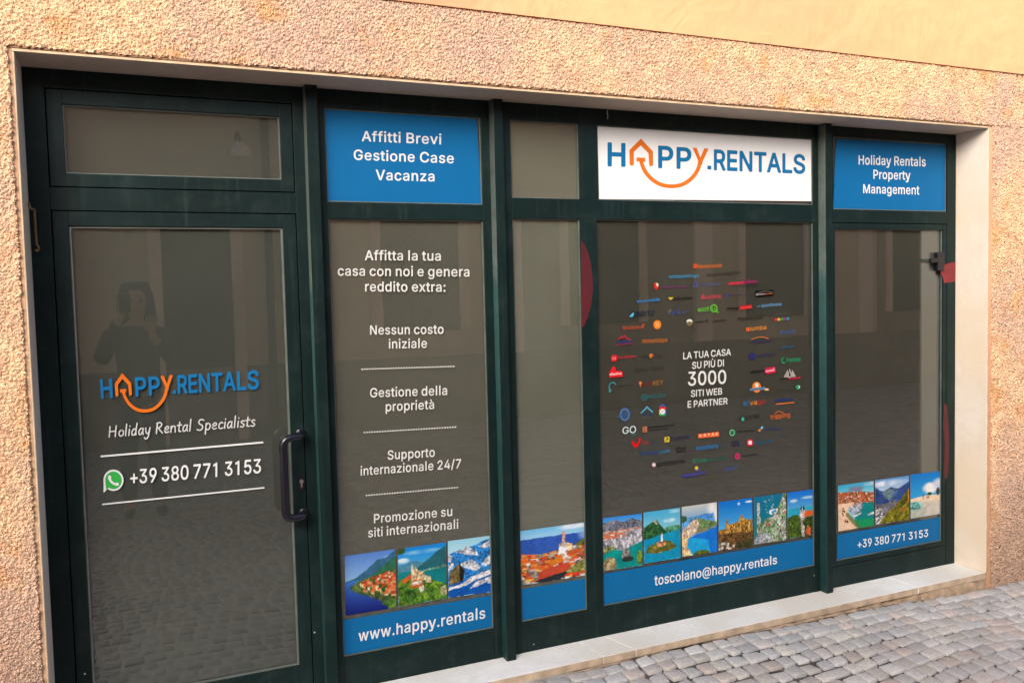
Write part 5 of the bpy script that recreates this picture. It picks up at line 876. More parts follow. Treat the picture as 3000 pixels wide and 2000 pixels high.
# the logo is drawn in the pixels of an enlargement of the white sign; H maps it onto the door
def homog(src, dst):
    A = []
    for (x, y), (u, v) in zip(src, dst):
        A += [[x, y, 1, 0, 0, 0, -u*x, -u*y, -u], [0, 0, 0, x, y, 1, -v*x, -v*y, -v]]
    h = np.linalg.svd(np.array(A))[2][-1].reshape(3, 3)
    def f(x, y):
        q = h @ np.array([x, y, 1.0]); return q[0]/q[2], q[1]/q[2]
    return f
T_SIGN = lambda x, y: (1740+x/3.5636, 350+y/3.5636)
zd = lambda x, y: (270+x/3.564, 1060+y/3.564)
_h = homog([(148, 482), (142, 242), (2200, 372), (2205, 563), (820, 718)], [(97, 376), (82, 182), (1733, 92), (1742, 272), (570, 528)])
T_DOOR = lambda x, y: zd(*_h(x, y))
def logo(T, y, parent):
    lets = []; m = MB(); lets.append(m)
    text(m, "*H", (142, 482), (330, 487), 240, y, LBLUE, 236, T=T)
    m = MB(); lets.append(m)
    text(m, "*P", (670, 500), (830, 506), 224, y, LBLUE, 222, T=T)
    m = MB(); lets.append(m)
    text(m, "*P", (862, 508), (1018, 513), 218, y, LBLUE, 216, T=T)
    m = MB(); lets.append(m)
    shape(m, [(1184, 483), (1225, 485), (1226, 524), (1185, 522)], y, LBLUE, T=T)
    m = MB(); lets.append(m)
    text(m, "*R*E*N*T*A*L*S", (1252, 524), (2207, 562), 209, y, LBLUE, 192, T=T, space=6)
    o = MB()
    stroke(o, [(395, 462), (393, 330), (490, 236), (593, 345), (597, 470)], [44, 46, 50, 46, 42], y, ORANGE, T=T)
    shape(o, [(445, 398), (537, 402), (535, 445), (516, 443), (510, 441), (470, 440), (445, 440)], y-0.00003, ORANGE, T=T)
    sm = smooth_pts([(490, 430), (520, 515), (570, 590), (640, 650), (720, 686), (815, 698), (910, 684), (990, 640), (1050, 580), (1090, 510), (1108, 440)], 5)
    stroke(o, sm, 40, y-0.00006, ORANGE, T=T)
    shape(o, [(1030, 296), (1072, 298), (1112, 398), (1152, 303), (1197, 306), (1135, 440), (1130, 475), (1088, 470), (1092, 440)], y-0.00009, ORANGE, T=T)
    for q in lets: finish(q, "blue_lettering", parent)
    finish(o, "house_and_smile", parent)
logo(T_SIGN, YT, ws)
c = at(*T_DOOR(1200, 500), YV)
dl = empty("door_logo", c, "blue and orange smile logo lettered on the door glass", "logo")
logo(T_DOOR, YV, dl)

# handwriting on the door
HAND = {
 'H': (0.86, [[(0.02, 1.0), (0.0, 0.0)], [(0.60, 1.02), (0.56, 0.0)], [(0.0, 0.50), (0.58, 0.53)]]),
 'o': (0.62, [[(0.30, 0.60), (0.10, 0.46), (0.06, 0.18), (0.24, 0.0), (0.44, 0.14), (0.46, 0.42), (0.30, 0.60)]]),
 'l': (0.30, [[(0.10, 1.10), (0.06, 0.0)]]),
 'i': (0.30, [[(0.10, 0.60), (0.07, 0.0)], [(0.13, 0.86), (0.13, 0.90)]]),
 'd': (0.66, [[(0.42, 0.52), (0.24, 0.60), (0.06, 0.36), (0.08, 0.06), (0.26, 0.03), (0.42, 0.26)], [(0.49, 1.12), (0.42, 0.40), (0.44, 0.0)]]),
 'a': (0.64, [[(0.42, 0.52), (0.24, 0.60), (0.06, 0.36), (0.08, 0.06), (0.24, 0.03), (0.42, 0.30)], [(0.44, 0.60), (0.41, 0.20), (0.48, 0.0)]]),
 'y': (0.60, [[(0.04, 0.60), (0.08, 0.24), (0.20, 0.06), (0.36, 0.20), (0.44, 0.60)], [(0.44, 0.60), (0.38, 0.06), (0.28, -0.32), (0.10, -0.44), (-0.04, -0.30)]]),
 'R': (0.74, [[(0.06, 0.96), (0.02, 0.0)], [(0.0, 0.96), (0.30, 1.02), (0.48, 0.84), (0.36, 0.60), (0.06, 0.48)], [(0.20, 0.50), (0.40, 0.22), (0.60, 0.0)]]),
 'e': (0.60, [[(0.06, 0.30), (0.34, 0.34), (0.42, 0.50), (0.28, 0.60), (0.10, 0.46), (0.05, 0.22), (0.18, 0.02), (0.44, 0.08)]]),
 'n': (0.64, [[(0.06, 0.60), (0.05, 0.0)], [(0.06, 0.34), (0.22, 0.57), (0.40, 0.54), (0.44, 0.30), (0.46, 0.0)]]),
 't': (0.50, [[(0.20, 0.92), (0.16, 0.30), (0.18, 0.06), (0.36, 0.03)], [(0.0, 0.60), (0.40, 0.64)]]),
 'S': (0.74, [[(0.58, 0.92), (0.34, 1.02), (0.12, 0.86), (0.20, 0.60), (0.46, 0.42), (0.48, 0.14), (0.26, 0.0), (0.0, 0.08)]]),
 'p': (0.64, [[(0.08, 0.60), (0.06, -0.42)], [(0.07, 0.40), (0.24, 0.60), (0.46, 0.46), (0.42, 0.10), (0.24, 0.0), (0.07, 0.12)]]),
 'c': (0.54, [[(0.42, 0.52), (0.26, 0.60), (0.08, 0.38), (0.08, 0.12), (0.24, 0.0), (0.44, 0.07)]]),
 's': (0.50, [[(0.38, 0.54), (0.20, 0.60), (0.08, 0.46), (0.24, 0.32), (0.38, 0.16), (0.22, 0.0), (0.02, 0.06)]]),
}
def handwriting(parent, s, A, B, cap, y, wd):
    x = 0; items = []; wi = 0; mbs = [MB() for _ in s.split()]
    for ch in s:
        if ch == ' ': x += 0.46; wi += 1; continue
        adv, st = HAND[ch]
        for p in st: items.append((wi, [(q[0]+x+q[1]*0.06, q[1]) for q in p]))
        x += adv
    x1 = max(q[0] for _, p in items for q in p)
    for i, (wk, p) in enumerate(items):
        pts = [(A[0]+(B[0]-A[0])*q[0]/x1, A[1]+(B[1]-A[1])*q[0]/x1-q[1]*cap) for q in (smooth_pts(p, 5) if len(p) > 3 else p)]
        stroke(mbs[wk], pts, wd, y-0.00002*(i % 5), (225, 225, 222))
    for q in mbs: finish(q, 'word', parent)
e = empty("vinyl_lettering", at(320, 1279.5, YV), "thin handwritten white tagline under the smile logo on the door", "lettering")
handwriting(e, "Holiday Rental Specialists", (320, 1279.5), (747, 1247.3), 30.5, YV, 3.7)
m = MB(); stroke(m, [(295, 1336.3), (771.3, 1295.2)], 5.2, YV, WHITE, round_=False)
finish(m, "vinyl_line", None, "white line above the phone number on the door glass", "line", "white lines on the door glass")
m = MB(); stroke(m, [(299.5, 1476.7), (774.6, 1427.8)], 4.2, YV, WHITE, round_=False)
finish(m, "vinyl_line", None, "white line below the phone number on the door glass", "line", "white lines on the door glass")
e = empty("vinyl_lettering", at(381.7, 1417, YV), "large white phone number between two lines on the door glass", "lettering")
words(e, "+39 380 771 3153", (381.7, 1417.0), (764.7, 1383.9), 41.5, YV, WHITE, space=0)
# chat bubble with a handset
p0 = at(304, 1442, YV)
ic = empty("chat_icon", p0, "green chat bubble with a white handset left of the phone number", "icon")
def bubble(cx, cy, r, tail):
    pts = circ(cx, cy, r, r*1.06, 40, -140+15, 220-30)
    return pts+[tail]
m = MB(); shape(m, bubble(332.5, 1406, 29.5, (303.5, 1442.5)), YV, WHITE); finish(m, "outline", ic)
m = MB(); shape(m, bubble(332.5, 1406, 24.3, (311.5, 1435.0)), YV-0.0003, (62, 190, 84)); finish(m, "bubble", ic)
m = MB(); stroke(m, smooth_pts([(321, 1396), (322, 1404), (328, 1412), (336, 1417), (344, 1417.5)], 5), [9]+[9]*4+[6.4]*12+[9]*4, YV-0.0006, WHITE); finish(m, "handset", ic)

# tall lettered pane
def para(lines, label, sp=24):
    e = empty("vinyl_lettering", at(*lines[-1][1], YV), label, "lettering", "white paragraphs on the tall pane")
    for s, A, B, c in lines: words(e, s, A, B, c, YV, (240, 238, 232), space=sp)
para((("Affitta la tua", (1068.8, 761.6), (1291.5, 763.4), 28.5), ("casa con noi e genera", (989.3, 807.1), (1375.4, 809.8), 28.5), ("reddito extra:", (1069.6, 853.1), (1305.4, 854.2), 28.5)), "white paragraph beginning Affitta la tua at the top of the tall pane")
para((("Nessun costo", (1084.2, 979.6), (1299.7, 977.0), 27), ("iniziale", (1139, 1020.4), (1250.8, 1018.2), 27)), "white paragraph reading Nessun costo iniziale above the first dotted line")
para((("Gestione della", (1084.2, 1163.3), (1310, 1155.9), 27), ("proprietà", (1130, 1204), (1271.7, 1197.0), 27)), "white paragraph reading Gestione della proprietà between two dotted lines")
para((("Supporto", (1135.7, 1345.5), (1274, 1336.6), 26.5), ("internazionale 24/7", (1056.3, 1392), (1350.9, 1369.6), 26.5)), "white paragraph reading Supporto internazionale above the last dotted line")
para((("Promozione su", (1095.5, 1531.5), (1325, 1509.6), 26.5), ("siti internazionali", (1078.6, 1573), (1342.9, 1546.8), 26.5)), "white paragraph reading Promozione su siti above the lake prints")
for A, B, lb in (((1061.2, 1081.2), (1329, 1073), "dotted white line under Nessun costo iniziale on the tall pane"), ((1067.6, 1266.4), (1334.2, 1250.3), "dotted white line under Gestione della proprietà on the tall pane"), ((1074, 1450.6), (1339.7, 1427), "dotted white line under Supporto internazionale on the tall pane")):
    m = MB()
    for i in range(36):
        t = i/35; shape(m, circ(A[0]+(B[0]-A[0])*t, A[1]+(B[1]-A[1])*t, 2.5, n=8), YV, (240, 238, 232))
    finish(m, "dotted_line", None, lb, "line", "dotted lines on the tall pane")

# blue strips along the bottom
def strip(quad, label): return board("blue_strip", quad, BLUE, label)
q = strip([(1004.9, 1816), (1447.7, 1741.5), (1449.7, 1836), (1006.9, 1919.4)], "blue strip with the web address under the three lake prints")
words(q, "www.happy.rentals", (1050.5, 1877.5), (1421.5, 1809), 33, YT, WHITE, capB=32, space=30)
strip([(1522.9, 1726.5), (1719.5, 1693), (1721, 1783), (1525.5, 1820.8)], "blank blue strip under the seaside town print in the narrow bay")
q = strip([(1768, 1680.4), (2397.7, 1573.5), (2398.6, 1651.5), (1768, 1770.6)], "longest blue strip with an email address under the six coast prints")
words(q, "toscolano@happy.rentals", (1917.5, 1714), (2276.5, 1650), 29, YT, WHITE, capB=25, space=16)
q = strip([(2452.9, 1565.6), (2763.4, 1512.7), (2763.8, 1585.7), (2452.9, 1643)], "short blue strip with the phone number under the three right hand prints")
words(q, "+39 380 771 3153", (2512.8, 1604.9), (2719, 1570.4), 24, YT, WHITE, capB=21.5, space=6)

# centre words on the big pane
W2 = (238, 237, 232); e = empty("vinyl_lettering", at(2015, 1194, YV), "white words around the number 3000 in the middle of the logo ring", "lettering")
z2 = lambda x, y: (2040+x/4.611, 740+y/4.611)
z1 = lambda x, y: (1750+x/4.611, 740+y/4.611)
z3 = lambda x, y: (1750+x/4.3556, 1060+y/4.3556)
z4 = lambda x, y: (2040+x/4.3556, 1060+y/4.3556)
words(e, "LA TUA CASA", z1(1160, 1438), z2(468, 1383), 20, YV, W2, capB=19, space=4)
words(e, "SU PIÙ DI", z3(1210, 88), z4(352, 52), 20, YV, W2, capB=20, space=4)
words(e, "3000", z3(1158, 302), z4(382, 272), 41, YV, W2, capB=39.5, space=4)
words(e, "SITI WEB", z3(1195, 445), z4(330, 412), 19.5, YV, W2, capB=19, space=4)
words(e, "E PARTNER", z3(1152, 582), z4(400, 535), 19.5, YV, W2, capB=18.5, space=4)

# ------------------------------------------------------------------ the ring of small logos
LG = "small partner logos ringed on the big pane"
_sd = [0]
def mark(label, Z, *ops):
    m = MB(); dy = 0.0
    for op in ops:
        k, y = op[0], YV-dy; dy += 0.00008
        if k == 't':
            _, s, A, B, cap, c = op[:6]; kw = op[6] if len(op) > 6 else {}
            text(m, ''.join(q if q == ' ' else '~'+q for q in s), Z(*A), Z(*B), cap, y, c, **kw)
        elif k == 'w':
            _, A, B, h, c = op[:5]; _sd[0] += 1
            blur_word(m, Z(*A), Z(*B), h, y, c, op[5] if len(op) > 5 else None, _sd[0])
        elif k == 's': shape(m, [Z(*p) for p in op[1]], y, op[2], [[Z(*p) for p in h] for h in op[3]] if len(op) > 3 else ())
        elif k == 'k': stroke(m, [Z(*p) for p in op[1]], op[2], y, op[3])
        elif k == 'c':
            cx, cy = Z(op[1], op[2]); shape(m, circ(cx, cy, op[3], op[4], 20), y, op[5])
        elif k == 'r':
            cx, cy = Z(op[1], op[2]); shape(m, circ(cx, cy, op[3], op[4], 24), y, op[6], [circ(cx, cy, op[3]-op[5], op[4]-op[5], 24)])
    return finish(m, "vinyl_logo", None, label, "logo", LG)
DK = (38, 36, 31); NAVY = (40, 46, 92)
mark("orange word logo with a square tag at the very top of the ring", z1, ('s', [(1298, 155), (1355, 150), (1355, 208), (1298, 212)], (205, 80, 40)), ('t', "leboncoin", (1368, 214), (1682, 200), 12.5, (226, 116, 34)))
mark("cyan word logo second from the top of the ring, left one", z1, ('t', "holidaylettings", (968, 347), (1368, 331), 10, (58, 156, 196)))
mark("nearly black word logo second from the top of the ring, right one", z2, ('t', "travelstaytion", (148, 326), (598, 283), 10.5, DK))
mark("purple blurred word with a red strawberry beside it", z1, ('s', [(760, 420), (800, 405), (828, 430), (822, 470), (797, 508), (768, 470)], (214, 40, 34)), ('s', [(792, 418), (818, 408), (828, 440), (808, 462)], (236, 226, 190)), ('s', [(757, 400), (795, 398), (778, 420)], (70, 105, 80)), ('w', (845, 482), (1220, 464), 6.5, (112, 46, 100)))
mark("violet word logo with a small bell in the third row", z1, ('k', [(1302, 465), (1308, 410), (1322, 396), (1338, 410), (1344, 462)], 3, (92, 88, 146)), ('k', [(1298, 464), (1348, 460)], 2.6, (92, 88, 146)), ('t', "Nestpick", (1400, 456), (1662, 440), 9.5, (86, 84, 136)))
mark("crimson blurred word above a thin dark tagline", z2, ('w', (430, 440), (832, 408), 13, (176, 40, 70), [(0.5, (206, 48, 72)), (2, (150, 40, 92))]), ('w', (600, 462), (832, 448), 2.5, DK))
mark("sky blue blurred word above the navy slanted logo", z1, ('w', (535, 676), (862, 650), 10, (44, 124, 178)))
mark("black blurred word with a yellow wing before it", z1, ('s', [(955, 604), (1030, 604), (1015, 622), (990, 640)], (206, 196, 60)), ('w', (1030, 640), (1300, 622), 9, (30, 28, 22)))
mark("coral red word logo with a looped mark in the fourth row", z1, ('k', [(1405, 628), (1418, 590), (1432, 565), (1444, 590), (1456, 622), (1432, 612), (1408, 628)], 2.2, (214, 72, 84)), ('t', "airbnb", (1470, 628), (1670, 612), 12.5, (216, 70, 82)))
mark("dim violet thin word right of the coral red logo", z2, ('s', [(398, 560), (420, 545), (430, 580), (420, 606), (402, 604)], (70, 66, 120)), ('w', (440, 582), (705, 562), 4, (66, 62, 96)))
mark("black rectangle with a white script inside it", z2, ('s', [(797, 512), (1040, 502), (1040, 578), (800, 592)], (10, 9, 9)), ('k', [(805, 560), (870, 530), (930, 520), (1030, 535)], 1.6, (120, 112, 104)), ('w', (808, 576), (930, 564), 4.5, (196, 190, 186)), ('w', (930, 566), (1025, 558), 4.5, (206, 110, 70)))
mark("navy slanted capitals with a light blue swoosh", z1, ('t', "ORBITZ", (440, 868), (768, 848), 15.5, (12, 40, 62), {'slant': 0.2}), ('s', [(432, 868), (458, 830), (492, 806), (496, 832), (476, 868)], (96, 186, 222)))
mark("loose blue script in the fifth row of the ring", z1, ('k', [(948, 770), (968, 838), (990, 760)], 2.4, (66, 84, 140)), ('k', [(975, 800), (990, 770)], 2.4, (150, 150, 70)), ('k', [(1010, 800), (1022, 845), (1052, 780)], 2.2, (62, 82, 150)), ('k', [(1070, 830), (1105, 742), (1090, 830)], 2.4, (54, 80, 150)), ('k', [(1150, 815), (1168, 770), (1150, 826)], 2.4, (56, 82, 150)), ('w', (1185, 812), (1220, 806), 6, (56, 82, 150)))
mark("bright green word ending in a round letter mark", z1, ('t', "wot", (1352, 802), (1512, 786), 14.5, (104, 196, 60), {'space': 4}), ('r', 1574, 752, 10.6, 11.6, 3.2, (104, 196, 60)), ('t', "if", (1552, 782), (1596, 778), 9.5, (104, 196, 60)), ('k', [(1604, 790), (1632, 808)], 3.2, (104, 196, 60)))
mark("word half black and half red in the fifth row", z2, ('w', (420, 772), (582, 768), 11, (24, 21, 18)), ('s', [(585, 722), (745, 702), (755, 752), (590, 770)], (196, 36, 40)), ('w', (596, 764), (745, 746), 9, (216, 70, 66)))
mark("light blue word logo at the right of the fifth row", z2, ('w', (822, 735), (868, 728), 4, (92, 150, 196)), ('t', "sporthome", (878, 736), (1150, 714), 9.5, (120, 176, 222)))
mark("dark script beside a small white dome", z1, ('c', 1245, 945, 9.4, 10, (122, 112, 70)), ('s', [(1204, 940), (1212, 910), (1245, 896), (1278, 908), (1288, 938), (1245, 928)], (232, 230, 222)), ('w', (1335, 952), (1500, 938), 8, (58, 54, 46)), ('w', (1560, 940), (1745, 922), 7, (58, 54, 46)))
mark("dark serif capitals right of the dark script", z2, ('t', "PLUMGUIDE", (572, 922), (905, 894), 11, (42, 40, 30)))
mark("dim grey word above five coloured dots", z2, ('t', "agoda", (1058, 858), (1250, 838), 10, (84, 80, 74)), *[('c', 1073+41.3*i, 904-3*i, 4.1, 4.4, c) for i, c in enumerate(((206, 50, 70), (232, 186, 50), (60, 150, 90), (150, 66, 130), (50, 140, 180)))])
mark("orange red word left of the round orange badge", z1, ('t', "locasun", (345, 1040), (572, 1026), 12, (204, 86, 44)), ('k', [(585, 1022), (612, 970), (634, 962)], 2, (204, 86, 44)), ('k', [(604, 1000), (612, 1022), (634, 975)], 2, (204, 86, 44)))
mark("round orange badge in the upper left of the ring", z1, ('c', 810, 972, 11.3, 13.2, (236, 136, 40)), ('k', [(795, 1000), (795, 945), (825, 1000), (825, 945)], 2.2, (244, 200, 140)))
mark("amber word with a red key block at its left end", z2, ('s', [(672, 1016), (718, 1008), (718, 1064), (690, 1066), (672, 1054)], (206, 44, 36)), ('t', "niumba", (676, 1060), (945, 1034), 13, (232, 152, 44), {'cols': [(0.2, (232, 150, 60)), (2, (232, 152, 44))]}))
mark("steel blue word alone at the upper right edge", z2, ('t', "Abritel", (1120, 1108), (1335, 1088), 13, (50, 98, 150)))
mark("red roofline over a navy bar and a magenta line", z1, ('k', [(282, 1172), (318, 1135), (345, 1150), (366, 1118), (400, 1160), (445, 1178)], 4.6, (170, 48, 66)), ('s', [(260, 1196), (470, 1184), (472, 1214), (262, 1226)], (46, 60, 100)), ('k', [(256, 1246), (470, 1222)], 2.6, (150, 50, 90)))
mark("orange slanted word under the round orange badge", z1, ('t', "Homelidays", (605, 1225), (940, 1204), 13.5, (206, 116, 46), {'slant': 0.2}))
mark("shallow orange arc above a blurred indigo word", z2, ('k', smooth_pts([(748, 1174), (810, 1148), (870, 1138), (930, 1146), (975, 1166)], 4), 2.6, (200, 116, 62)), ('w', (730, 1215), (1010, 1200), 6.5, (48, 48, 100)))
mark("dull blue blurred word above the green leaf logo", z2, ('w', (1148, 1298), (1325, 1282), 9, (42, 84, 122)))
mark("red block with a letter H and a blurred red word", z1, ('s', [(188, 1392), (222, 1380), (265, 1388), (266, 1460), (226, 1470), (190, 1464)], (214, 34, 44)), ('t', "H", (208, 1450), (246, 1446), 9.5, (240, 170, 170)), ('w', (272, 1434), (530, 1410), 8, (186, 42, 50)))
mark("dark word with a little orange dot in its middle", z1, ('w', (597, 1416), (690, 1408), 7, (62, 54, 44)), ('c', 728, 1392, 5.6, 6.2, (216, 126, 56)), ('c', 740, 1400, 2.6, 3, (150, 70, 40)), ('w', (768, 1408), (890, 1394), 7, (62, 54, 44)))
mark("indigo drop before a faint indigo word", z2, ('c', 755, 1402, 8.6, 10.4, (38, 46, 108)), ('w', (828, 1398), (1048, 1378), 6.5, (50, 54, 100)))
mark("emerald word with a leaf outline at the right edge", z2, ('k', smooth_pts([(1185, 1420), (1160, 1432), (1160, 1470), (1182, 1492), (1192, 1480)], 4), 3, (18, 156, 106)), ('t', "Feries", (1220, 1482), (1405, 1464), 13, (16, 168, 110)))
mark("red house block with white marks at the left edge", z3, ('s', [(150, 125), (168, 115), (185, 70), (205, 54), (226, 66), (240, 112), (320, 116), (324, 186), (150, 200)], (226, 32, 42)), ('w', (160, 172), (314, 158), 8, (250, 214, 214)))
mark("dark serif words right of the red house block", z3, ('t', "Olivers Travels", (482, 128), (850, 96), 12, (56, 50, 42)))
mark("teal hook shape with a faint dark word", z3, ('k', smooth_pts([(235, 290), (205, 262), (165, 275), (150, 320), (158, 362)], 4), 3.4, (58, 146, 148)), ('s', [(142, 386), (150, 350), (186, 345), (168, 384)], (58, 150, 150)), ('w', (244, 312), (450, 300), 4, (56, 52, 44)))
mark("word half dark red and half tan beside a key", z3, ('c', 550, 268, 4.4, 4.8, (216, 132, 62)), ('k', [(550, 270), (551, 315)], 2.4, (216, 132, 62)), ('t', "FLIP", (578, 312), (704, 300), 12, (132, 46, 40)), ('t', "KEY", (710, 300), (840, 285), 13.5, (176, 118, 46)))
mark("teal capitals behind a ring mark at the left", z3, ('r', 598, 452, 8.6, 9.6, 2, (22, 122, 128)), ('c', 598, 452, 2.6, 3, (22, 122, 128)), ('t', "HOLIDU", (642, 468), (866, 446), 10.5, (22, 124, 130)))
mark("light blue roof chevron over a navy word", z3, ('k', [(560, 648), (612, 600), (632, 572), (660, 600), (704, 638)], 3.4, (96, 184, 206)), ('t', "holly", (562, 700), (700, 688), 9.5, (36, 76, 122)), ('w', (568, 716), (680, 706), 2.6, (110, 120, 70)))
mark("many coloured shopping bag with a white badge", z3, ('k', [(806, 572), (812, 552), (850, 548), (856, 568)], 3, (70, 110, 190)), ('s', [(790, 600), (808, 570), (875, 570), (876, 606), (832, 640)], (226, 54, 44)), ('s', [(790, 600), (832, 640), (808, 672), (786, 672)], (240, 190, 50)), ('s', [(876, 606), (880, 670), (850, 664), (832, 640)], (66, 120, 220)), ('s', [(786, 674), (832, 640), (850, 664), (876, 676), (872, 692), (822, 688), (800, 696)], (50, 160, 80)), ('c', 832, 632, 7.4, 8.2, (246, 246, 246)), ('t', "G", (816, 648), (850, 644), 7.6, (66, 120, 220)))
mark("slate blue globe ring crossed by a pale word", z3, ('r', 350, 670, 15, 19, 5.2, (84, 122, 172)), ('c', 350, 670, 9, 13, (58, 80, 112)), ('w', (238, 712), (330, 690), 8, (74, 98, 128)), ('w', (345, 690), (450, 640), 10, (70, 92, 122)))
mark("white letters GO with a small teal word under them", z3, ('t', "GO", (322, 918), (494, 900), 20.5, (220, 240, 240), {'space': -10}), ('w', (430, 936), (495, 926), 4.5, (80, 150, 150)))
mark("copper square before two faint dark lines of text", z3, ('s', [(576, 824), (634, 820), (636, 894), (578, 896)], (186, 116, 82)), ('k', [(600, 830), (602, 888)], 2, (150, 84, 60)), ('w', (655, 846), (990, 812), 7, (36, 33, 28)), ('w', (655, 882), (905, 860), 5, (40, 37, 31)))
mark("red smile mark with short red capitals", z3, ('k', smooth_pts([(446, 1008), (455, 1030), (480, 1068), (495, 1074), (515, 1050), (536, 1006)], 4), [4, 5, 6, 7, 7.5, 8]+[8]*11+[7, 6.5, 6, 5], (214, 26, 34)), ('c', 542, 984, 4, 4, (214, 26, 34)), ('t', "TUI", (566, 1054), (650, 1046), 10, (206, 30, 38)), ('w', (686, 1040), (765, 1028), 5, (40, 92, 98)))
mark("yellow square with an arrow before a navy word", z3, ('s', [(856, 960), (918, 952), (920, 1016), (858, 1024)], (230, 212, 60)), ('k', [(872, 1006), (900, 972)], 2.4, (60, 52, 30)), ('k', [(880, 972), (902, 970), (902, 994)], 2.4, (60, 52, 30)), ('t', "Expedia", (938, 1006), (1170, 978), 13, (42, 44, 82)))
mark("orange box with five spaced white letters", z4, ('s', [(22, 918), (288, 888), (292, 948), (26, 974)], (236, 108, 42)), ('t', "KAYAK", (42, 958), (278, 934), 8.5, (250, 232, 214), {'space': 190}))
mark("word half navy and half cyan in the lower left", z3, ('t', "Booking", (540, 1196), (776, 1170), 13, (30, 74, 140)), ('t', ".com", (786, 1172), (920, 1152), 12, (34, 136, 186)))
mark("two short dark lines of text with a violet dot", z3, ('w', (1000, 1122), (1136, 1104), 9, (40, 37, 34)), ('w', (1016, 1162), (1130, 1144), 9, (40, 37, 34)), ('c', 1155, 1148, 2.6, 2.8, (90, 80, 130)))
mark("bright blue word under the orange box", z3, ('t', "ebookers", (1260, 1126), (1538, 1092), 13, (34, 136, 200)), ('t', ".com", (1545, 1090), (1620, 1080), 7.5, (40, 104, 130)))
mark("black word after a pink and white dot near the bottom", z3, ('c', 722, 1312, 5.2, 6.2, (232, 214, 222)), ('s', [(704, 1322), (726, 1336), (742, 1318), (735, 1340), (715, 1340)], (196, 90, 120)), ('t', "spotahome", (760, 1336), (1115, 1290), 15, (16, 15, 14)))
mark("green pin outline before a two tone green word", z3, ('r', 1240, 1254, 4.8, 6.2, 2, (24, 144, 108)), ('k', [(1236, 1278), (1240, 1290)], 2.4, (24, 144, 108)), ('t', "Casa", (1280, 1280), (1394, 1266), 11, (26, 152, 112)), ('w', (1400, 1266), (1645, 1240), 8, (26, 100, 84)))
mark("yellow sun over an indigo band at the bottom of the ring", z3, ('s', [(1068, 1440), (1372, 1396), (1384, 1416), (1160, 1462), (1080, 1468)], (70, 72, 142)), ('s', [(1255, 1390), (1280, 1368), (1318, 1358), (1300, 1396)], (76, 82, 150)), ('c', 1266, 1352, 5, 5.6, (226, 196, 72)), ('w', (1135, 1484), (1300, 1466), 2.6, (70, 72, 120)))
mark("dark word joined to a tilted crimson tag", z4, ('w', (697, 148), (872, 126), 10, (22, 20, 17)), ('s', [(880, 78), (1000, 58), (1012, 132), (905, 158), (872, 130)], (206, 28, 66)), ('w', (888, 132), (1000, 112), 9, (250, 190, 205)))
mark("three white mountain outlines over a black and red line", z4, ('k', [(1122, 192), (1162, 110), (1180, 188), (1124, 192)], 2.4, (192, 186, 178)), ('k', [(1166, 186), (1192, 92), (1216, 184), (1190, 196), (1166, 186)], 2.6, (204, 198, 190)), ('k', [(1206, 184), (1226, 108), (1262, 184), (1206, 186)], 2.4, (192, 186, 178)), ('w', (1060, 230), (1180, 218), 4.5, (26, 23, 20)), ('k', [(1185, 214), (1325, 202)], 4.4, (196, 34, 58)))
mark("orange globe crossed by a grey blue banner", z4, ('c', 770, 322, 13, 16, (232, 132, 44)), ('c', 772, 296, 5.4, 6.4, (244, 226, 206)), ('s', [(678, 368), (690, 336), (880, 318), (870, 352)], (106, 146, 182)), ('w', (700, 362), (850, 344), 5, (60, 84, 120)), ('c', 898, 350, 6.6, 3.6, (244, 190, 130)))
mark("faint grey word before a small green shield", z4, ('w', (1030, 364), (1255, 338), 7.5, (70, 68, 62)), ('s', [(1266, 306), (1296, 292), (1328, 302), (1322, 336), (1298, 356), (1274, 340)], (34, 150, 100)), ('s', [(1304, 300), (1326, 304), (1318, 334), (1304, 340)], (190, 214, 200)))
mark("word in blue, amber and red at the right of the ring", z4, ('t', "trivago", (600, 562), (880, 528), 14.5, (30, 120, 180), {'cols': [(0.33, (34, 126, 186)), (0.62, (232, 156, 46)), (2, (196, 58, 62))]}))
mark("navy blurred word above a straight orange line", z4, ('w', (1015, 504), (1238, 484), 9, (36, 62, 128)), ('k', [(1018, 538), (1244, 516)], 3.2, (218, 118, 54)))
mark("black capitals with a teal drop for a letter", z4, ('t', "HOUSETRIP", (540, 750), (815, 712), 10.5, (15, 15, 14)), ('c', 594, 728, 4.2, 5.4, (70, 186, 160)))
mark("orange word under an arched orange line", z4, ('t', "tripping", (945, 732), (1194, 698), 14.5, (232, 114, 36)), ('k', smooth_pts([(1000, 662), (1030, 636), (1060, 630), (1092, 640), (1110, 660)], 4), 2.6, (190, 110, 50)))
mark("pale green ring before a faint dark word", z4, ('r', 457, 901, 8.4, 9.6, 3.2, (120, 196, 150)), ('c', 457, 901, 5.6, 6.4, (40, 110, 76)), ('w', (520, 902), (735, 884), 6.5, (46, 43, 38)))
mark("light blue and amber birds before a navy word", z4, ('s', [(818, 850), (826, 826), (850, 818), (852, 840), (836, 862)], (140, 196, 232)), ('c', 806, 872, 3.6, 3.6, (222, 146, 66)), ('w', (872, 872), (1085, 852), 6.5, (36, 60, 116)))
mark("red badge with a white centre before a teal word", z4, ('c', 686, 1028, 9.2, 10.4, (226, 36, 56)), ('s', [(664, 1008), (706, 1004), (708, 1048), (668, 1052)], (250, 236, 238)), ('t', "Reise.de", (726, 1058), (972, 1030), 12.5, (32, 98, 130)))
mark("small dark violet square mark under the pale green ring", z4, ('w', (452, 1040), (548, 1030), 11, (52, 44, 78)), ('w', (452, 1082), (548, 1070), 10, (48, 42, 70)))
mark("pink round badge before a barely visible dark word", z4, ('c', 525, 1200, 8.2, 9.6, (196, 52, 96)), ('r', 525, 1204, 3.4, 3.6, 1.2, (92, 26, 46)), ('w', (592, 1206), (790, 1184), 5.5, (44, 46, 58)))
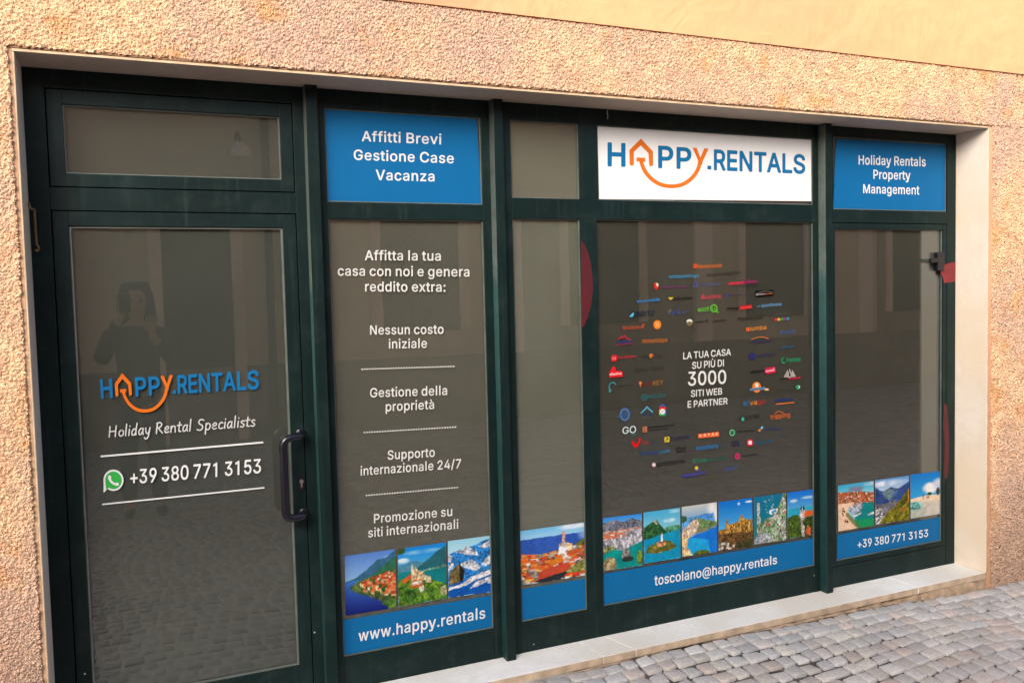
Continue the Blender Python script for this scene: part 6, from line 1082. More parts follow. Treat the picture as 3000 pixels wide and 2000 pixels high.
mark("royal blue word alone at the bottom right of the ring", z4, ('t', "direkt", (355, 1394), (520, 1362), 11.5, (64, 92, 164)))

# ------------------------------------------------------------------ the travel prints
PW, PH = 104, 132
GX, GY = np.meshgrid((np.arange(PW)+0.5)/PW, (np.arange(PH)+0.5)/PH)
class Pic:
    def __init__(s, seed): s.im = np.zeros((PH, PW, 3)); s.r = np.random.default_rng(seed)
    def grad(s, y0, y1, a, b, tilt=0.0):
        t = np.clip((GY+tilt*GX-y0)/(y1-y0), 0, 1)[..., None]; mk = (GY+tilt*GX >= y0)
        s.im[mk] = (np.array(a)*(1-t)+np.array(b)*t)[mk]; return s
    def mask(s, pts, jit=0.010):
        r = np.zeros(GX.shape, bool)
        gx = GX+(s.nz(9)-0.5)*jit*1.6+(s.nz(26)-0.5)*jit*1.8; gy = GY+(s.nz(8)-0.5)*jit*1.6+(s.nz(24)-0.5)*jit*1.8
        for i in range(len(pts)):
            (x0, y0), (x1, y1) = pts[i-1], pts[i]
            if y0 == y1: continue
            r ^= ((y0 > gy) != (y1 > gy)) & (gx < (x1-x0)*(gy-y0)/(y1-y0)+x0)
        return r
    def nz(s, sc):
        k = s.r.random((sc+2, sc+2)); x = GX*sc; y = GY*sc; i = x.astype(int); j = y.astype(int); fx = x-i; fy = y-j
        return (k[j, i]*(1-fx)+k[j, i+1]*fx)*(1-fy)+(k[j+1, i]*(1-fx)+k[j+1, i+1]*fx)*fy
    def fill(s, mk, a, b=None, sc=12, alpha=1.0):
        if not isinstance(mk, np.ndarray): mk = s.mask(mk)
        t = (s.nz(sc)*0.45+s.nz(sc*2)*0.3+s.nz(40)*0.25)[..., None]; t = np.clip((t-0.5)*2.2+0.5, 0, 1)
        b = tuple(v*0.86 for v in a) if b is None else b
        cc = np.array(a)*(1-t)+np.array(b)*t
        k_ = 1.0 if sum(abs(p-q) for p, q in zip(a, b)) > 62 else 0.18
        cc = cc*(1+k_*((s.nz(18)-0.5)*0.45+(s.nz(38)-0.5)*0.60+(s.nz(64)-0.5)*0.5))[..., None]
        s.im[mk] = (s.im*(1-alpha)+cc*alpha)[mk]; return s
    def ell(s, cx, cy, rx, ry, a, b=None, alpha=1.0, soft=False):
        d = ((GX-cx)/rx)**2+((GY-cy)/ry)**2
        if soft:
            al = np.clip((1-d)*1.2, 0, 1)*alpha*np.clip(s.nz(6)*1.5+0.1, 0, 1); s.im = s.im*(1-al[..., None])+np.array(a)*al[..., None]; return s
        return s.fill(d < 1, a, b, 14, alpha)
    def houses(s, mk, n, cols, w=0.05, h=0.05, roofs=None):
        if not isinstance(mk, np.ndarray): mk = s.mask(mk)
        ys, xs = np.nonzero(mk)
        pick = s.r.permutation(len(ys))[:n]; pick = pick[np.argsort(ys[pick])]
        for k in pick:
            cx, cy = GX[ys[k], xs[k]], GY[ys[k], xs[k]]; ww = w*s.r.uniform(.6, 1.3); hh = h*s.r.uniform(.6, 1.3)
            c = np.array(cols[s.r.integers(len(cols))])*s.r.uniform(.85, 1.1)
            q = (abs(GX-cx) < ww/2) & (abs(GY-cy) < hh/2) & mk; s.im[q] = c
            if roofs is not None:
                q = (abs(GX-cx) < ww*0.6) & (GY > cy-hh*0.95) & (GY < cy-hh*0.3) & mk; s.im[q] = np.array(roofs[s.r.integers(len(roofs))])*s.r.uniform(.85, 1.1)
        return s
    def soften(s):
        for ax in (0, 1):
            p = np.pad(s.im, [(1, 1) if k == ax else (0, 0) for k in range(3)], mode='edge'); sl = lambda i: tuple(slice(i, i+s.im.shape[ax]) if k == ax else slice(None) for k in range(3))
            s.im = p[sl(0)]*0.18+p[sl(1)]*0.64+p[sl(2)]*0.18
        return s
    def grain(s, a=7): s.im = np.clip(s.im+s.r.normal(0, a, s.im.shape), 0, 255); return s
RED_R = [(206, 90, 52), (190, 72, 44), (224, 116, 70)]; CREAM = [(236, 214, 160), (232, 190, 120), (240, 226, 196), (220, 160, 110)]
def pics():
    P = {}
    p = Pic(1); p.grad(0, .5, (88, 134, 212), (156, 200, 240)); p.ell(.85, .14, .14, .06, (200, 206, 238), alpha=.7, soft=True)
    p.fill([(0, .44), (.2, .40), (.45, .26), (.62, .14), (.78, .12), (1, .02), (1, .55), (0, .46)], (62, 112, 150), (50, 100, 120), 8); p.fill([(.5, .42), (.75, .26), (1, .12), (1, .55), (.4, .46)], (44, 104, 78), (60, 120, 84))
    lake = p.mask([(-.1, .44), (1.1, .44), (1.1, 1.1), (-.1, 1.1)]); t = ((GY-.44)/.56)[..., None]; p.im[lake] = (np.array((66, 124, 206))*(1-t)+np.array((24, 34, 120))*t)[lake]
    town = p.mask([(.08, .56), (.24, .46), (.45, .42), (.75, .36), (1, .32), (1, 1), (.88, 1), (.72, .86), (.5, .76), (.3, .68)])
    p.fill(town, (64, 92, 44), (104, 122, 66)); up_ = town & p.mask([(.28, .5), (.5, .42), (1, .34), (1, .8), (.6, .74), (.3, .62)]); p.houses(up_, 70, CREAM, .075, .08, RED_R); p.houses(up_, 8, [(52, 92, 40)], .05, .08)
    low = town & p.mask([(.2, .62), (.55, .74), (.9, .86), (1, .9), (1, 1), (.8, 1), (.2, .7)]); p.fill(low, (96, 100, 72), (46, 70, 36)); p.fill([(.7, .88), (1, .82), (1, 1), (.86, 1)], (66, 110, 46), (110, 140, 60)); P['lake_town'] = p
    p = Pic(2); p.grad(0, .5, (20, 132, 218), (110, 196, 236)); p.ell(.5, .1, .5, .05, (190, 226, 246), alpha=.6, soft=True); p.ell(.1, .22, .16, .06, (250, 250, 252), alpha=1, soft=True); p.ell(.05, .04, .1, .06, (60, 90, 40))
    p.fill([(0, .3), (.3, .24), (.55, .3), (.5, .42), (0, .42)], (70, 130, 160), (90, 150, 170)); p.fill([(.35, .40), (.6, .26), (.85, .12), (1, .06), (1, .44), (.4, .46)], (32, 92, 106), (50, 112, 120)); p.fill([(0, .42), (1, .42), (1, .74), (0, .74)], (18, 122, 128), (30, 136, 140), 4); p.fill([(.4, .45), (1, .38), (1, .42), (.4, .48)], (90, 140, 120), (130, 160, 140))
    p.fill([(0, .56), (.2, .5), (.6, .58), (.8, .66), (1, .74), (1, 1), (0, 1)], (50, 96, 34), (120, 156, 50), 10); p.fill([(.06, .56), (.3, .44), (.3, .54), (.1, .62)], (210, 110, 50), (190, 90, 44)); p.fill([(.26, .5), (.34, .36), (.42, .42), (.56, .5), (.56, .6), (.28, .62)], (236, 214, 170), (214, 170, 120)); p.fill([(.27, .5), (.27, .36), (.29, .28), (.32, .36), (.32, .5)], (238, 222, 186)); p.fill([(.24, .66), (.3, .58), (.48, .58), (.52, .7), (.3, .72)], (214, 112, 50), (190, 88, 40)); p.fill([(.28, .62), (.48, .6), (.48, .66), (.28, .67)], (240, 232, 216)); p.fill([(.42, .72), (.52, .7), (.52, .82), (.44, .82)], (232, 228, 214)); p.fill([(.55, .52), (.66, .56), (.68, .68), (.56, .66)], (206, 196, 160)); p.fill([(.86, .78), (1, .76), (1, .92), (.88, .92)], (214, 206, 160), (150, 150, 100)); p.ell(.2, .84, .16, .1, (36, 76, 26), (74, 116, 40)); P['lake_church'] = p
    p = Pic(3); p.grad(0, .3, (156, 214, 236), (196, 232, 242)); p.fill([(0, .24), (.2, .2), (.45, .16), (.7, .1), (.95, .03), (1, .02), (1, .8), (0, .8)], (32, 112, 190), (60, 140, 206), 6)
    for q in ([(.15, .22), (.4, .14), (.62, .24), (.66, .32), (.4, .28)], [(.66, .16), (.95, .05), (1, .16), (.8, .2)], [(.7, .5), (.9, .34), (1, .3), (1, .46), (.82, .52)], [(.22, .44), (.5, .36), (.72, .54), (.6, .6), (.38, .52)], [(0, .24), (.1, .26), (.06, .38), (0, .36)], [(0, .42), (.12, .4), (.12, .5), (0, .52)]): p.fill(q, (244, 246, 250), (170, 176, 190), 18)
    p.fill([(.02, .56), (.24, .42), (.36, .56), (.32, .76), (.04, .78)], (96, 84, 52), (140, 120, 76), 14); p.fill([(.24, .42), (.36, .56), (.32, .76), (.26, .74)], (40, 38, 34)); p.fill([(0, .8), (1, .6), (1, 1), (0, 1)], (16, 84, 172), (22, 96, 186), 4); p.fill([(0, .82), (.25, .8), (.5, .68), (1, .58), (1, .66), (.6, .76), (.3, .84), (0, .87)], (242, 242, 250)); p.fill([(.46, .9), (.6, .78), (1, .7), (1, .86), (.85, .84), (.88, .8), (.6, .88)], (232, 234, 246)); P['snow_peaks'] = p
    p = Pic(4); p.grad(0, .2, (120, 194, 242), (170, 222, 250)); p.ell(.8, .04, .3, .06, (244, 248, 255), alpha=1, soft=True); p.fill([(0, .17), (1, .17), (1, .6), (0, .6)], (44, 84, 176), (58, 100, 190), 4); p.ell(.98, .2, .14, .14, (150, 190, 240), alpha=.8, soft=True); p.fill([(.7, .52), (.86, .34), (1, .26), (1, .6)], (72, 84, 40), (110, 110, 60))
    tw = p.mask([(0, .42), (.3, .48), (.55, .44), (.75, .40), (1, .42), (1, 1), (0, 1)]); p.fill(tw, (190, 176, 160), (120, 116, 104), 14); p.houses(tw, 90, [(236, 232, 236), (250, 214, 90), (240, 150, 60), (236, 190, 196), (214, 60, 50), (240, 240, 244)], .085, .06, [(226, 96, 40), (214, 80, 40), (236, 120, 50)]); p.houses(tw, 40, [(60, 60, 70), (80, 96, 70)], .03, .03)
    p.fill([(.56, .62), (.58, .34), (.62, .30), (.78, .36), (.8, .5), (.66, .64)], (240, 236, 238), (230, 170, 80), 8); p.fill([(.62, .34), (.63, .14), (.65, .10), (.675, .14), (.68, .34)], (238, 226, 224), (210, 120, 100)); p.fill([(.43, .66), (.6, .52), (.64, .66), (.46, .74)], (236, 150, 50), (220, 120, 40)); p.fill([(.7, .5), (.9, .46), (.92, .54), (.7, .58)], (222, 100, 50)); p.fill([(.72, .8), (1, .66), (1, .9), (.7, .9)], (120, 122, 60), (180, 180, 110), 12)
    p.fill([(.25, .95), (.27, .8), (.36, .76), (.72, .70), (.76, .8), (.66, .86)], (206, 82, 56), (192, 70, 48)); p.fill([(.2, .97), (.28, .94), (.68, .86), (.7, .9), (.6, 1), (.3, 1)], (52, 52, 56)); P['seaside_town'] = p
    p = Pic(5); p.grad(0, .2, (50, 140, 226), (130, 190, 240)); p.fill([(0, .1), (.3, .06), (.5, .12), (.75, .06), (1, .14), (1, .36), (0, .36)], (96, 102, 120), (132, 132, 140)); p.fill([(0, .26), (1, .24), (1, .44), (0, .44)], (200, 170, 160), (150, 130, 130), 16); p.houses([(0, .28), (1, .24), (1, .42), (0, .46)], 60, [(226, 130, 90), (214, 110, 70), (240, 226, 214)], .09, .04); p.fill([(0, .42), (.5, .42), (.75, .3), (1, .26), (1, .5), (.7, .64), (.4, .66), (0, .54)], (200, 198, 206), (120, 120, 132), 12); p.houses([(0, .42), (1, .3), (1, .5), (.5, .64), (0, .5)], 26, [(236, 232, 236), (150, 148, 160)], .05, .1)
    p.fill([(0, .58), (.5, .66), (1, .52), (1, 1), (0, 1)], (10, 134, 132), (18, 160, 150), 6); p.fill([(0, .56), (.3, .56), (.3, .62), (0, .68)], (170, 160, 110), (90, 120, 60)); p.ell(.58, .76, .11, .13, (96, 92, 90), (160, 156, 150)); p.ell(.62, .84, .15, .05, (50, 60, 60)); p.ell(.16, .9, .17, .14, (206, 186, 150), (140, 120, 80)); p.ell(.93, .84, .07, .14, (150, 170, 60), (90, 130, 50)); P['walled_harbour'] = p
    p = Pic(6); p.grad(0, .36, (70, 176, 220), (136, 206, 226)); p.ell(.7, .22, .2, .05, (236, 246, 250), alpha=1, soft=True); p.ell(.85, .05, .2, .05, (180, 220, 234), alpha=.8, soft=True); p.fill([(.5, .4), (.7, .32), (1, .34), (1, .5), (.5, .5)], (60, 130, 100), (100, 160, 120)); p.fill([(0, .3), (.2, .22), (.36, .18), (.5, .34), (.66, .46), (.5, .5), (0, .56)], (28, 74, 46), (60, 110, 60)); p.fill([(.24, .2), (.32, .16), (.38, .22), (.36, .28)], (200, 180, 150)); p.fill([(0, .54), (.5, .48), (1, .42), (1, 1), (0, 1)], (16, 140, 184), (22, 160, 196), 4)
    p.fill([(.04, .8), (.14, .68), (.36, .62), (.6, .6), (.78, .66), (.9, .76), (.8, .8), (.4, .84)], (80, 94, 34), (140, 124, 60), 12); p.fill([(.34, .64), (.46, .6), (.6, .64), (.6, .7), (.36, .72)], (206, 110, 70), (232, 200, 160)); p.fill([(.46, .62), (.46, .5), (.485, .44), (.51, .5), (.51, .62)], (240, 240, 240)); P['lake_island'] = p
    p = Pic(7); p.grad(0, .3, (206, 206, 200), (120, 170, 214)); p.ell(.95, .2, .3, .3, (250, 248, 244), alpha=1, soft=True); p.fill([(0, .24), (.9, .2), (.95, .36), (0, .4)], (46, 124, 206), (90, 160, 220), 4, .8); p.fill([(0, .18), (.12, .2), (.16, .28), (0, .34)], (60, 100, 60)); p.fill([(.2, .34), (.4, .26), (.7, .32), (1, .4), (1, .46), (.8, .54), (.4, .56), (.3, .5)], (80, 116, 74), (120, 140, 90)); p.fill([(.0, .5), (.28, .32), (.44, .28), (.5, .4), (.42, .52), (.2, .66), (0, .62)], (206, 176, 150), (226, 204, 184)); p.fill([(.42, .48), (.8, .5), (.95, .44), (.96, .52), (.6, .6), (.4, .6)], (170, 140, 120), (120, 110, 100), 12, .6)
    p.fill([(.4, .6), (.95, .5), (1, .46), (1, 1), (.3, 1), (.14, .8), (.22, .64)], (20, 106, 214), (30, 130, 226), 5); p.fill([(.2, .64), (.4, .66), (.75, .74), (.8, 1), (.3, 1), (.14, .82)], (26, 160, 226), (40, 176, 232), 5); p.fill([(0, .58), (.18, .62), (.14, .8), (.3, 1), (0, 1)], (226, 178, 120), (240, 204, 152)); p.ell(.55, .98, .22, .06, (120, 130, 40), (70, 90, 30)); P['beach_cove'] = p
    p = Pic(8); p.grad(0, .62, (14, 112, 206), (92, 182, 232)); p.ell(.6, .09, .05, .04, (236, 244, 250), alpha=1, soft=True); p.ell(.9, .07, .14, .03, (240, 246, 250), alpha=1, soft=True); p.fill([(.0, .6), (.2, .56), (.22, .5), (.35, .48), (.6, .46), (.8, .42), (1, .46), (1, .78), (0, .78)], (190, 142, 62), (130, 92, 40), 14); p.fill([(.21, .56), (.22, .42), (.25, .34), (.28, .42), (.3, .56)], (206, 160, 80), (150, 110, 50)); p.fill([(.58, .48), (.61, .4), (.66, .34), (.68, .28), (.70, .34), (.76, .4), (.78, .48)], (196, 150, 76), (150, 108, 52)); p.houses([(.2, .5), (1, .48), (1, .72), (.2, .66)], 34, [(90, 62, 30), (226, 184, 104)], .03, .07)
    p.fill([(0, .68), (.5, .66), (1, .72), (1, 1), (0, 1)], (120, 84, 46), (80, 62, 36), 10); p.houses([(0, .84), (.5, .84), (.45, 1), (0, 1)], 16, [(226, 220, 212), (150, 140, 130)], .07, .05); p.fill([(.5, .86), (1, .82), (1, 1), (.5, 1)], (54, 56, 30), (96, 84, 50)); P['stone_church'] = p
    p = Pic(9); p.grad(0, 1, (18, 112, 150), (20, 128, 130)); p.houses([(.3, .04), (.66, .04), (.66, .4), (.3, .4)], 46, [(190, 214, 220)], .02, .02); p.fill([(.1, .14), (.18, .14), (.2, .6), (.36, .5), (.6, .46), (.74, .3), (.85, .14), (.92, .0), (1, 0), (1, 1), (0, 1), (.08, .8)], (90, 126, 70), (196, 196, 190), 14); p.fill([(.09, .14), (.18, .13), (.18, .56), (.1, .6)], (206, 204, 200), (150, 160, 160)); ln_ = p.mask([(.2, .6), (.6, .46), (.85, .14), (1, 0), (1, 1), (.1, 1)]); p.houses(ln_, 60, [(226, 226, 226), (214, 96, 100), (70, 116, 56), (190, 180, 170)], .05, .04); p.fill([(.0, .9), (.2, .78), (.5, .8), (.5, 1), (0, 1)], (186, 190, 196), (150, 154, 160)); p.fill([(.48, .32), (.74, .3), (.74, .4), (.5, .42)], (236, 240, 242)); p.fill([(.53, .345), (.69, .33), (.69, .375), (.54, .39)], (40, 160, 216)); P['aerial_bay'] = p
    p = Pic(10); p.grad(0, .5, (20, 112, 214), (120, 192, 232)); p.ell(.2, .2, .16, .05, (206, 226, 244), alpha=.9, soft=True); p.ell(.7, .16, .3, .04, (206, 226, 244), alpha=.9, soft=True); p.fill([(0, .36), (1, .36), (1, .6), (0, .6)], (40, 160, 196), (60, 180, 196), 3); p.fill([(0, .56), (.2, .5), (.45, .56), (.7, .6), (1, .52), (1, 1), (0, 1)], (50, 74, 26), (90, 110, 40), 12); p.fill([(.4, .6), (.4, .44), (.46, .36), (.5, .44), (.54, .36), (.58, .44), (.58, .62)], (236, 226, 226), (206, 190, 190)); p.fill([(.42, .42), (.45, .3), (.48, .42)], (60, 50, 50)); p.fill([(.5, .42), (.53, .3), (.56, .42)], (60, 50, 50)); p.fill([(.54, .52), (.6, .44), (.84, .46), (.86, .56), (.56, .58)], (230, 110, 44), (210, 90, 36)); p.fill([(.42, .58), (.56, .58), (.56, 1), (.46, 1)], (150, 140, 140), (190, 180, 176)); p.ell(.7, .7, .2, .12, (34, 54, 20), (70, 90, 34)); p.fill([(.56, .96), (.64, .78), (.76, .84), (.74, .98)], (214, 110, 60), (180, 84, 50)); p.fill([(.76, .9), (1, .76), (1, 1), (.76, 1)], (110, 80, 80), (70, 54, 50)); P['twin_tower_church'] = p
    p = Pic(11); p.grad(0, .26, (50, 172, 214), (150, 214, 226)); p.ell(.5, .12, .26, .09, (130, 126, 150), alpha=1.2, soft=True); p.ell(.9, .05, .2, .05, (220, 206, 214), alpha=1, soft=True); hill = p.mask([(0, .16), (.3, .17), (.6, .19), (1, .26), (1, .54), (.4, .48), (0, .44)]); p.fill(hill, (150, 112, 84), (96, 96, 56), 14); p.houses(hill, 120, [(232, 214, 204), (206, 160, 130), (226, 190, 160), (180, 110, 80)], .05, .05, [(196, 100, 60), (180, 84, 54)]); p.fill([(.4, .5), (.7, .46), (1, .48), (1, 1), (.5, 1)], (10, 128, 130), (16, 140, 140), 5); p.fill([(.5, .8), (1, .84), (1, 1), (.46, 1)], (20, 150, 100), (40, 160, 90), 6)
    p.fill([(0, .4), (.45, .42), (.4, .5), (.25, .56), (.3, .72), (.55, 1), (0, 1)], (244, 204, 170), (250, 214, 184)); p.fill([(.3, .5), (.66, .44), (.7, .5), (.64, .62), (.4, .68), (.3, .6)], (206, 206, 216), (110, 120, 140), 16); p.fill([(.42, .7), (.66, .64), (.66, .68), (.46, .76)], (226, 232, 236)); p.fill([(.82, .72), (1, .68), (1, .74), (.84, .76)], (232, 236, 240)); p.fill([(.22, .6), (.3, .64), (.62, .98), (.5, .98), (.2, .68)], (130, 110, 60), (96, 120, 60), 10, .8); p.houses([(.06, .5), (.16, .5), (.3, .9), (.2, .94)], 9, [(150, 70, 44), (90, 60, 40)], .05, .04); P['beach_harbour'] = p
    p = Pic(12); p.grad(0, .34, (96, 150, 210), (226, 236, 244)); p.ell(.4, .1, .6, .08, (246, 250, 254), alpha=1, soft=True); p.fill([(0, .16), (.14, .24), (.24, .28), (.4, .22), (.5, .2), (.66, .26), (.8, .2), (1, .12), (1, .6), (0, .6)], (58, 84, 140), (84, 110, 160), 6); p.fill([(.2, .28), (.42, .22), (.56, .3), (.5, .5), (.3, .46)], (90, 120, 130), (120, 140, 150), 6); p.fill([(0, .2), (.2, .36), (.46, .54), (0, .58)], (40, 66, 124), (54, 80, 130), 6); p.fill([(.46, .5), (.7, .3), (1, .12), (1, .5)], (44, 74, 136), (60, 90, 146), 6); p.fill([(0, .54), (.3, .56), (.6, .5), (.7, .6), (.3, .8), (0, 1)], (96, 96, 110), (130, 124, 124), 14); p.houses([(0, .64), (.24, .64), (.2, .9), (0, .96)], 40, [(226, 226, 226), (110, 104, 110)], .06, .035)
    p.fill([(.1, .98), (.3, .8), (.6, .62), (.8, .46), (1, .28), (1, 1), (.1, 1)], (96, 96, 24), (150, 140, 40), 12); p.fill([(.6, .62), (.85, .44), (1, .3), (1, .55), (.7, .74)], (110, 96, 20), (70, 76, 24), 10); p.ell(.8, .74, .12, .05, (176, 96, 40), (150, 120, 40)); p.fill([(.96, .3), (1, .28), (1, .6), (.96, .6)], (206, 130, 40)); P['vineyard_valley'] = p
    p = Pic(13); p.grad(0, .56, (16, 122, 206), (60, 170, 226)); p.ell(.62, .36, .3, .16, (232, 234, 244), alpha=1.3, soft=True); p.ell(.9, .28, .3, .16, (206, 216, 238), alpha=1.1, soft=True); p.ell(.6, .32, .16, .1, (246, 246, 250), alpha=1.2, soft=True); p.fill([(0, .56), (.4, .52), (.7, .52), (1, .53), (1, .72), (0, .64)], (250, 226, 196), (246, 214, 184)); p.fill([(0, .64), (1, .68), (1, 1), (0, 1)], (206, 200, 186), (216, 206, 196), 4); p.fill([(0, .62), (.3, .64), (.36, .8), (.1, .9), (0, .84)], (110, 180, 176), (150, 196, 190), 4); p.fill([(0, .84), (.5, .78), (.4, 1), (0, 1)], (170, 190, 176), (196, 196, 180), 4); p.ell(.58, .49, .07, .035, (30, 70, 30), (50, 96, 44)); p.ell(.84, .46, .05, .09, (44, 50, 44), (80, 84, 70)); p.ell(.96, .42, .05, .09, (50, 62, 50), (84, 90, 74)); p.houses([(.3, .5), (.55, .5), (.55, .6), (.3, .6)], 5, [(70, 60, 60)], .02, .05); P['white_beach'] = p
    return P
PICS = pics()
def photo(key, quad, label):
    """a printed sheet on the glass: one flat grid carrying the printed colours, with its cut edges"""
    im = PICS[key].soften().grain(4).im
    C4 = [at(u, v, YV-0.0002) for u, v in quad]       # TL TR BR BL
    src = [(0, 0), (1, 0), (1, 1), (0, 1)]
    h = homog(src, [(p.x, p.z) for p in C4])
    vs = []
    for j in range(PH+1):
        for i in range(PW+1):
            x, z = h(i/PW, j/PH); vs.append((x, YV-0.0002, z))
    fs = [(j*(PW+1)+i, (j+1)*(PW+1)+i, (j+1)*(PW+1)+i+1, j*(PW+1)+i+1) for j in range(PH) for i in range(PW)]
    n = len(vs); k = PW+1
    cor = [0, PW, PH*k+PW, PH*k]
    m = MB(); m.add(vs, fs)
    lc = np.where(im/255 <= 0.04045, im/255/12.92, ((im/255+0.055)/1.055)**2.4)*KPRINT
    m.c = [tuple(lc[j, i]) for j in range(PH) for i in range(PW)]
    m.add([vs[c] for c in cor]+[(vs[c][0], YV+0.0004, vs[c][2]) for c in cor], [(i, (i+1) % 4, (i+1) % 4+4, i+4) for i in range(4)], (0.5, 0.5, 0.5))
    c = sum(C4, Vector())/4; c.z = min(p.z for p in C4)
    o = m.build("photo_print", M_PHOTO, origin=c)
    return tag(o, label, "photo print", "travel prints along the bottom of the panes")
za = lambda x, y: (980+x/4.02, 1540+y/4.02)
zb = lambda x, y: (1480+x/4.613, 1500+y/4.613)
zc = lambda x, y: (1740+x/3.459, 1400+y/3.459)
zr = lambda x, y: (2420+x/5.2275, 1360+y/5.2275)
def qd(Z, *p): return [Z(*a) for a in p]
photo('lake_town', qd(za, (120, 355), (715, 272), (728, 955), (132, 1055)), "lake print with a red roofed town below green mountains")
photo('lake_church', qd(za, (745, 272), (1312, 190), (1322, 850), (755, 950)), "print of a cream hilltop church above a teal lake")
photo('snow_peaks', qd(za, (1335, 178), (1872, 108), (1882, 770), (1342, 845)), "print of white snow peaks and a brown rock")
photo('seaside_town', qd(zb, (198, 255), (1100, 130), (1103, 848), (208, 990)), "wide print of a colourful seaside town alone in the narrow bay")
photo('walled_harbour', qd(zc, (90, 405), (485, 358), (492, 882), (100, 938)), "print of an orange roofed walled town above green water and rocks")
photo('lake_island', qd(zc, (503, 348), (873, 298), (878, 806), (508, 865)), "print of a small wooded island with a white spire in a lake")
photo('beach_cove', qd(zc, (890, 292), (1245, 243), (1250, 742), (895, 796)), "print of pale cliffs round a bright blue cove")
photo('stone_church', qd(zc, (1263, 242), (1603, 198), (1612, 692), (1265, 739)), "print of a golden stone church with a dome under blue sky")
photo('aerial_bay', qd(zc, (1622, 192), (1945, 148), (1950, 625), (1625, 672)), "print of a harbour town with a pool seen from the air")
photo('twin_tower_church', qd(zc, (1962, 147), (2270, 105), (2276, 571), (1962, 613)), "print of a twin towered church with an orange roof among trees")
photo('beach_harbour', qd(zr, (183, 325), (728, 248), (735, 933), (190, 1022)), "print of a sandy harbour with white boats beside a hillside town")
photo('vineyard_valley', qd(zr, (752, 240), (1272, 168), (1275, 843), (760, 917)), "print of a blue mountain valley with yellow green vineyards")
photo('white_beach', qd(zr, (1292, 155), (1790, 95), (1792, 747), (1298, 827)), "print of a white sand beach with one cloud, rightmost of all prints")

# ------------------------------------------------------------------ the photographer, seen faintly in the door glass
M_SKIN = plain("skin", (0.42, 0.26, 0.19), 0.5, var=0.08); M_COAT = plain("brown_coat", (0.062, 0.047, 0.034), 0.9, var=0.4, scale=40, bmp=0.5)
M_JEANS = plain("blue_jeans", (0.035, 0.055, 0.10), 0.85, var=0.25); M_HAIR = plain("dark_hair", (0.012, 0.008, 0.006), 0.5, var=0.4, scale=80); M_SHOE = plain("black_shoe", (0.015, 0.014, 0.014), 0.5)
def skinned(name, chains, m, parent, sub=2):
    """one continuous surface grown over connected bones: chains of (point, radius); shared points join"""
    me = bpy.data.meshes.new(name); bmh = bmesh.new(); lay = bmh.verts.layers.skin.verify(); idx = {}
    base = parent.location
    for ci, chn in enumerate(chains):
        prev = None
        for p, r in chn:
            k = tuple(round(q, 4) for q in p)
            if k not in idx:
                v = bmh.verts.new(Vector(p)-base); v[lay].radius = (r, r) if not isinstance(r, tuple) else r
                if not idx: v[lay].use_root = True
                idx[k] = v
            v = idx[k]
            if prev is not None and prev is not v and not bmh.edges.get((prev, v)): bmh.edges.new((prev, v))
            prev = v
    bmh.to_mesh(me); bmh.free(); me.materials.append(m)
    o = bpy.data.objects.new(name, me); col.objects.link(o); o.parent = parent
    s = o.modifiers.new("skin", 'SKIN'); s.use_smooth_shade = True; q = o.modifiers.new("sub", 'SUBSURF'); q.levels = sub; q.render_levels = sub
    return o
px, py, gz, PS = 0.37, -4.05, -0.078, 1.08
per = empty("person", (px, py, gz), "person in dark coat and jeans holding up a phone, mirrored in the door", "person")
def pp(x, y, z_): return (px+x*PS, py+y, gz+z_*PS)
hip, waist, chest, neck0 = pp(0, 0, 0.92), pp(0, 0, 1.08), pp(0, 0.0, 1.30), pp(0, 0.01, 1.45)
headc = [(pp(0, 0.01, 1.44), 0.058), (pp(0, 0.02, 1.52), 0.056), (pp(0, 0.035, 1.585), (0.082, 0.090)), (pp(0, 0.03, 1.66), (0.085, 0.098)), (pp(0, 0.02, 1.735), 0.066)]
hand_r, hand_l = pp(-0.10, 0.28, 1.55), pp(0.10, 0.29, 1.38)
arm = lambda s, el_, hd: [(pp(0, 0.0, 1.40), 0.11), (pp(s*0.175, 0.0, 1.385), 0.070), (el_, 0.050), (hd, 0.034)]
er, el2 = pp(-0.26, 0.10, 1.19), pp(0.26, 0.10, 1.16)
body = [headc, [headc[0], (pp(0, 0.0, 1.40), 0.10), (chest, 0.13), (waist, 0.115), (hip, 0.125)], arm(-1, er, hand_r), arm(1, el2, hand_l)]
for s in (-1, 1): body.append([(hip, 0.125), (pp(s*0.09, 0, 0.84), 0.088), (pp(s*0.10, 0.02, 0.48), 0.058), (pp(s*0.11, -0.01, 0.10), 0.040), (pp(s*0.12, 0.10, 0.045), 0.036)])
for hd, s in ((hand_r, -1), (hand_l, 1)):
    palm = (hd[0], hd[1]+0.02, hd[2]+0.06); body.append([(hd, 0.034), (palm, (0.034, 0.018))])
    for k, (dx, ln_) in enumerate(((-0.030, 0.062), (-0.010, 0.074), (0.010, 0.070), (0.029, 0.054))):
        a = (palm[0]+dx, palm[1]+0.008, palm[2]+0.038); b_ = (a[0]+dx*0.3, a[1]+0.014, a[2]+ln_*0.55); c_ = (b_[0], b_[1]+0.018, b_[2]+ln_*0.4)
        body.append([(palm, (0.034, 0.018)), (a, 0.0095), (b_, 0.0088), (c_, 0.0075)])
    t0 = (palm[0]-s*0.036, palm[1]+0.012, palm[2]-0.01); body.append([(palm, (0.034, 0.018)), (t0, 0.011), ((t0[0]-s*0.020, t0[1]+0.012, t0[2]+0.034), 0.009)])
skinned("body", body, M_SKIN, per, 1)
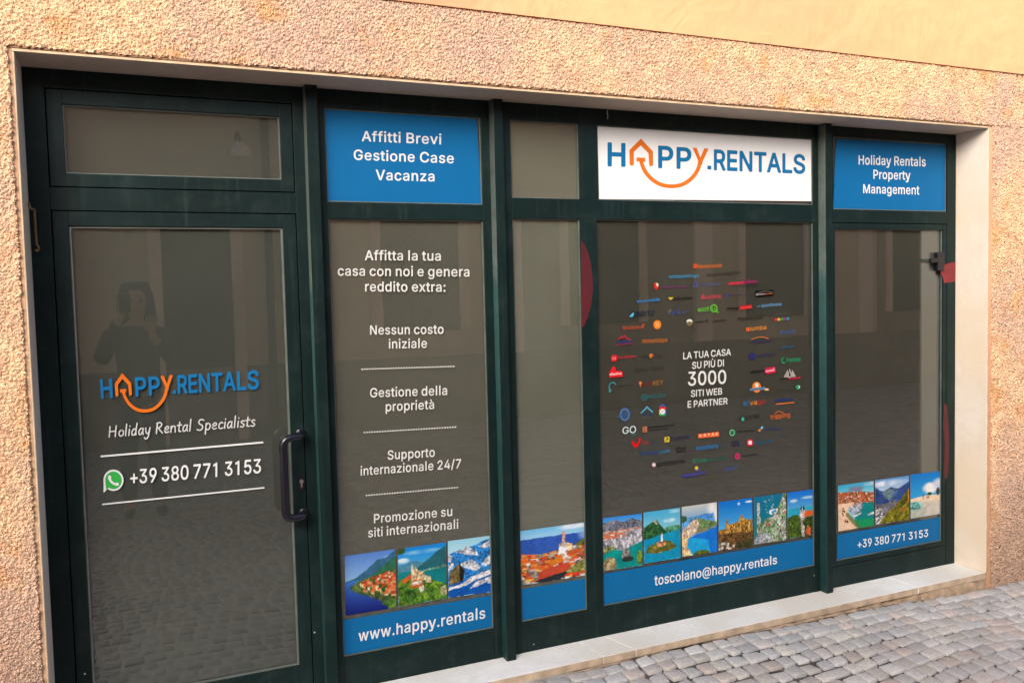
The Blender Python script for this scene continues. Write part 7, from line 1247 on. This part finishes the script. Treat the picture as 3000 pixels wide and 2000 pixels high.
skinned("coat", [[(pp(0, 0.0, 0.80), (0.20, 0.15)), (pp(0, 0, 1.0), (0.17, 0.135)), (pp(0, 0, 1.22), (0.185, 0.14)), (pp(0, 0, 1.385), (0.15, 0.12)), (pp(0, 0.0, 1.455), 0.085)],
     [(pp(0, 0, 1.385), (0.15, 0.12)), (pp(-0.185, 0, 1.375), 0.088), (er, 0.068), (pp(-0.125, 0.25, 1.51), 0.046)], [(pp(0, 0, 1.385), (0.15, 0.12)), (pp(0.185, 0, 1.375), 0.088), (el2, 0.068), (pp(0.125, 0.26, 1.345), 0.046)]], M_COAT, per, 2)
skinned("trousers", [[(pp(0, 0, 0.93), 0.135), (pp(-0.09, 0, 0.82), 0.105), (pp(-0.10, 0.02, 0.47), 0.074), (pp(-0.11, -0.01, 0.10), 0.062)], [(pp(0, 0, 0.93), 0.135), (pp(0.09, 0, 0.82), 0.105), (pp(0.10, 0.02, 0.47), 0.074), (pp(0.11, -0.01, 0.10), 0.062)]], M_JEANS, per, 2)
for s in (-1, 1): skinned("shoe", [[(pp(s*0.11, -0.05, 0.045), 0.046), (pp(s*0.115, 0.06, 0.045), 0.048), (pp(s*0.12, 0.16, 0.035), 0.034)]], M_SHOE, per, 2)
skinned("hair", [[(pp(0, -0.02, 1.775), 0.075), (pp(0, -0.045, 1.70), (0.112, 0.095)), (pp(0, -0.065, 1.58), (0.120, 0.075)), (pp(0, -0.08, 1.44), (0.125, 0.055)), (pp(0, -0.09, 1.34), (0.10, 0.04))],
     [(pp(0, -0.02, 1.775), 0.075), (pp(-0.055, -0.01, 1.750), 0.062), (pp(-0.098, 0.0, 1.66), 0.042), (pp(-0.108, 0.0, 1.54), 0.038), (pp(-0.11, -0.01, 1.42), 0.034)], [(pp(0, -0.02, 1.775), 0.075), (pp(0.055, -0.01, 1.750), 0.062), (pp(0.098, 0.0, 1.66), 0.042), (pp(0.108, 0.0, 1.54), 0.038), (pp(0.11, -0.01, 1.42), 0.034)]], M_HAIR, per, 2)
b = MB()
for s in (-1, 1): b.tube([pp(s*0.032, 0.108, 1.648), pp(s*0.032, 0.121, 1.648), pp(s*0.032, 0.124, 1.648)], [0.013, 0.011, 0.004], 10)
b.build("eyes", M_SHOE, per, smooth=True)
b = MB(); b.tube([pp(0, 0.112, 1.655), pp(0, 0.135, 1.612), pp(0, 0.118, 1.598)], [0.008, 0.014, 0.008], 8); b.build("nose", M_SKIN, per, smooth=True)
b = MB(); b.box(px-0.125, px-0.043, py+0.330, py+0.338, gz+1.56*PS, gz+1.56*PS+0.15)
o = b.build("phone", M_BLACK, origin=(px-0.08, py+0.334, gz+1.56), bevel=0.003); tag(o, "black phone held up in the raised hand of the photographer", "phone")
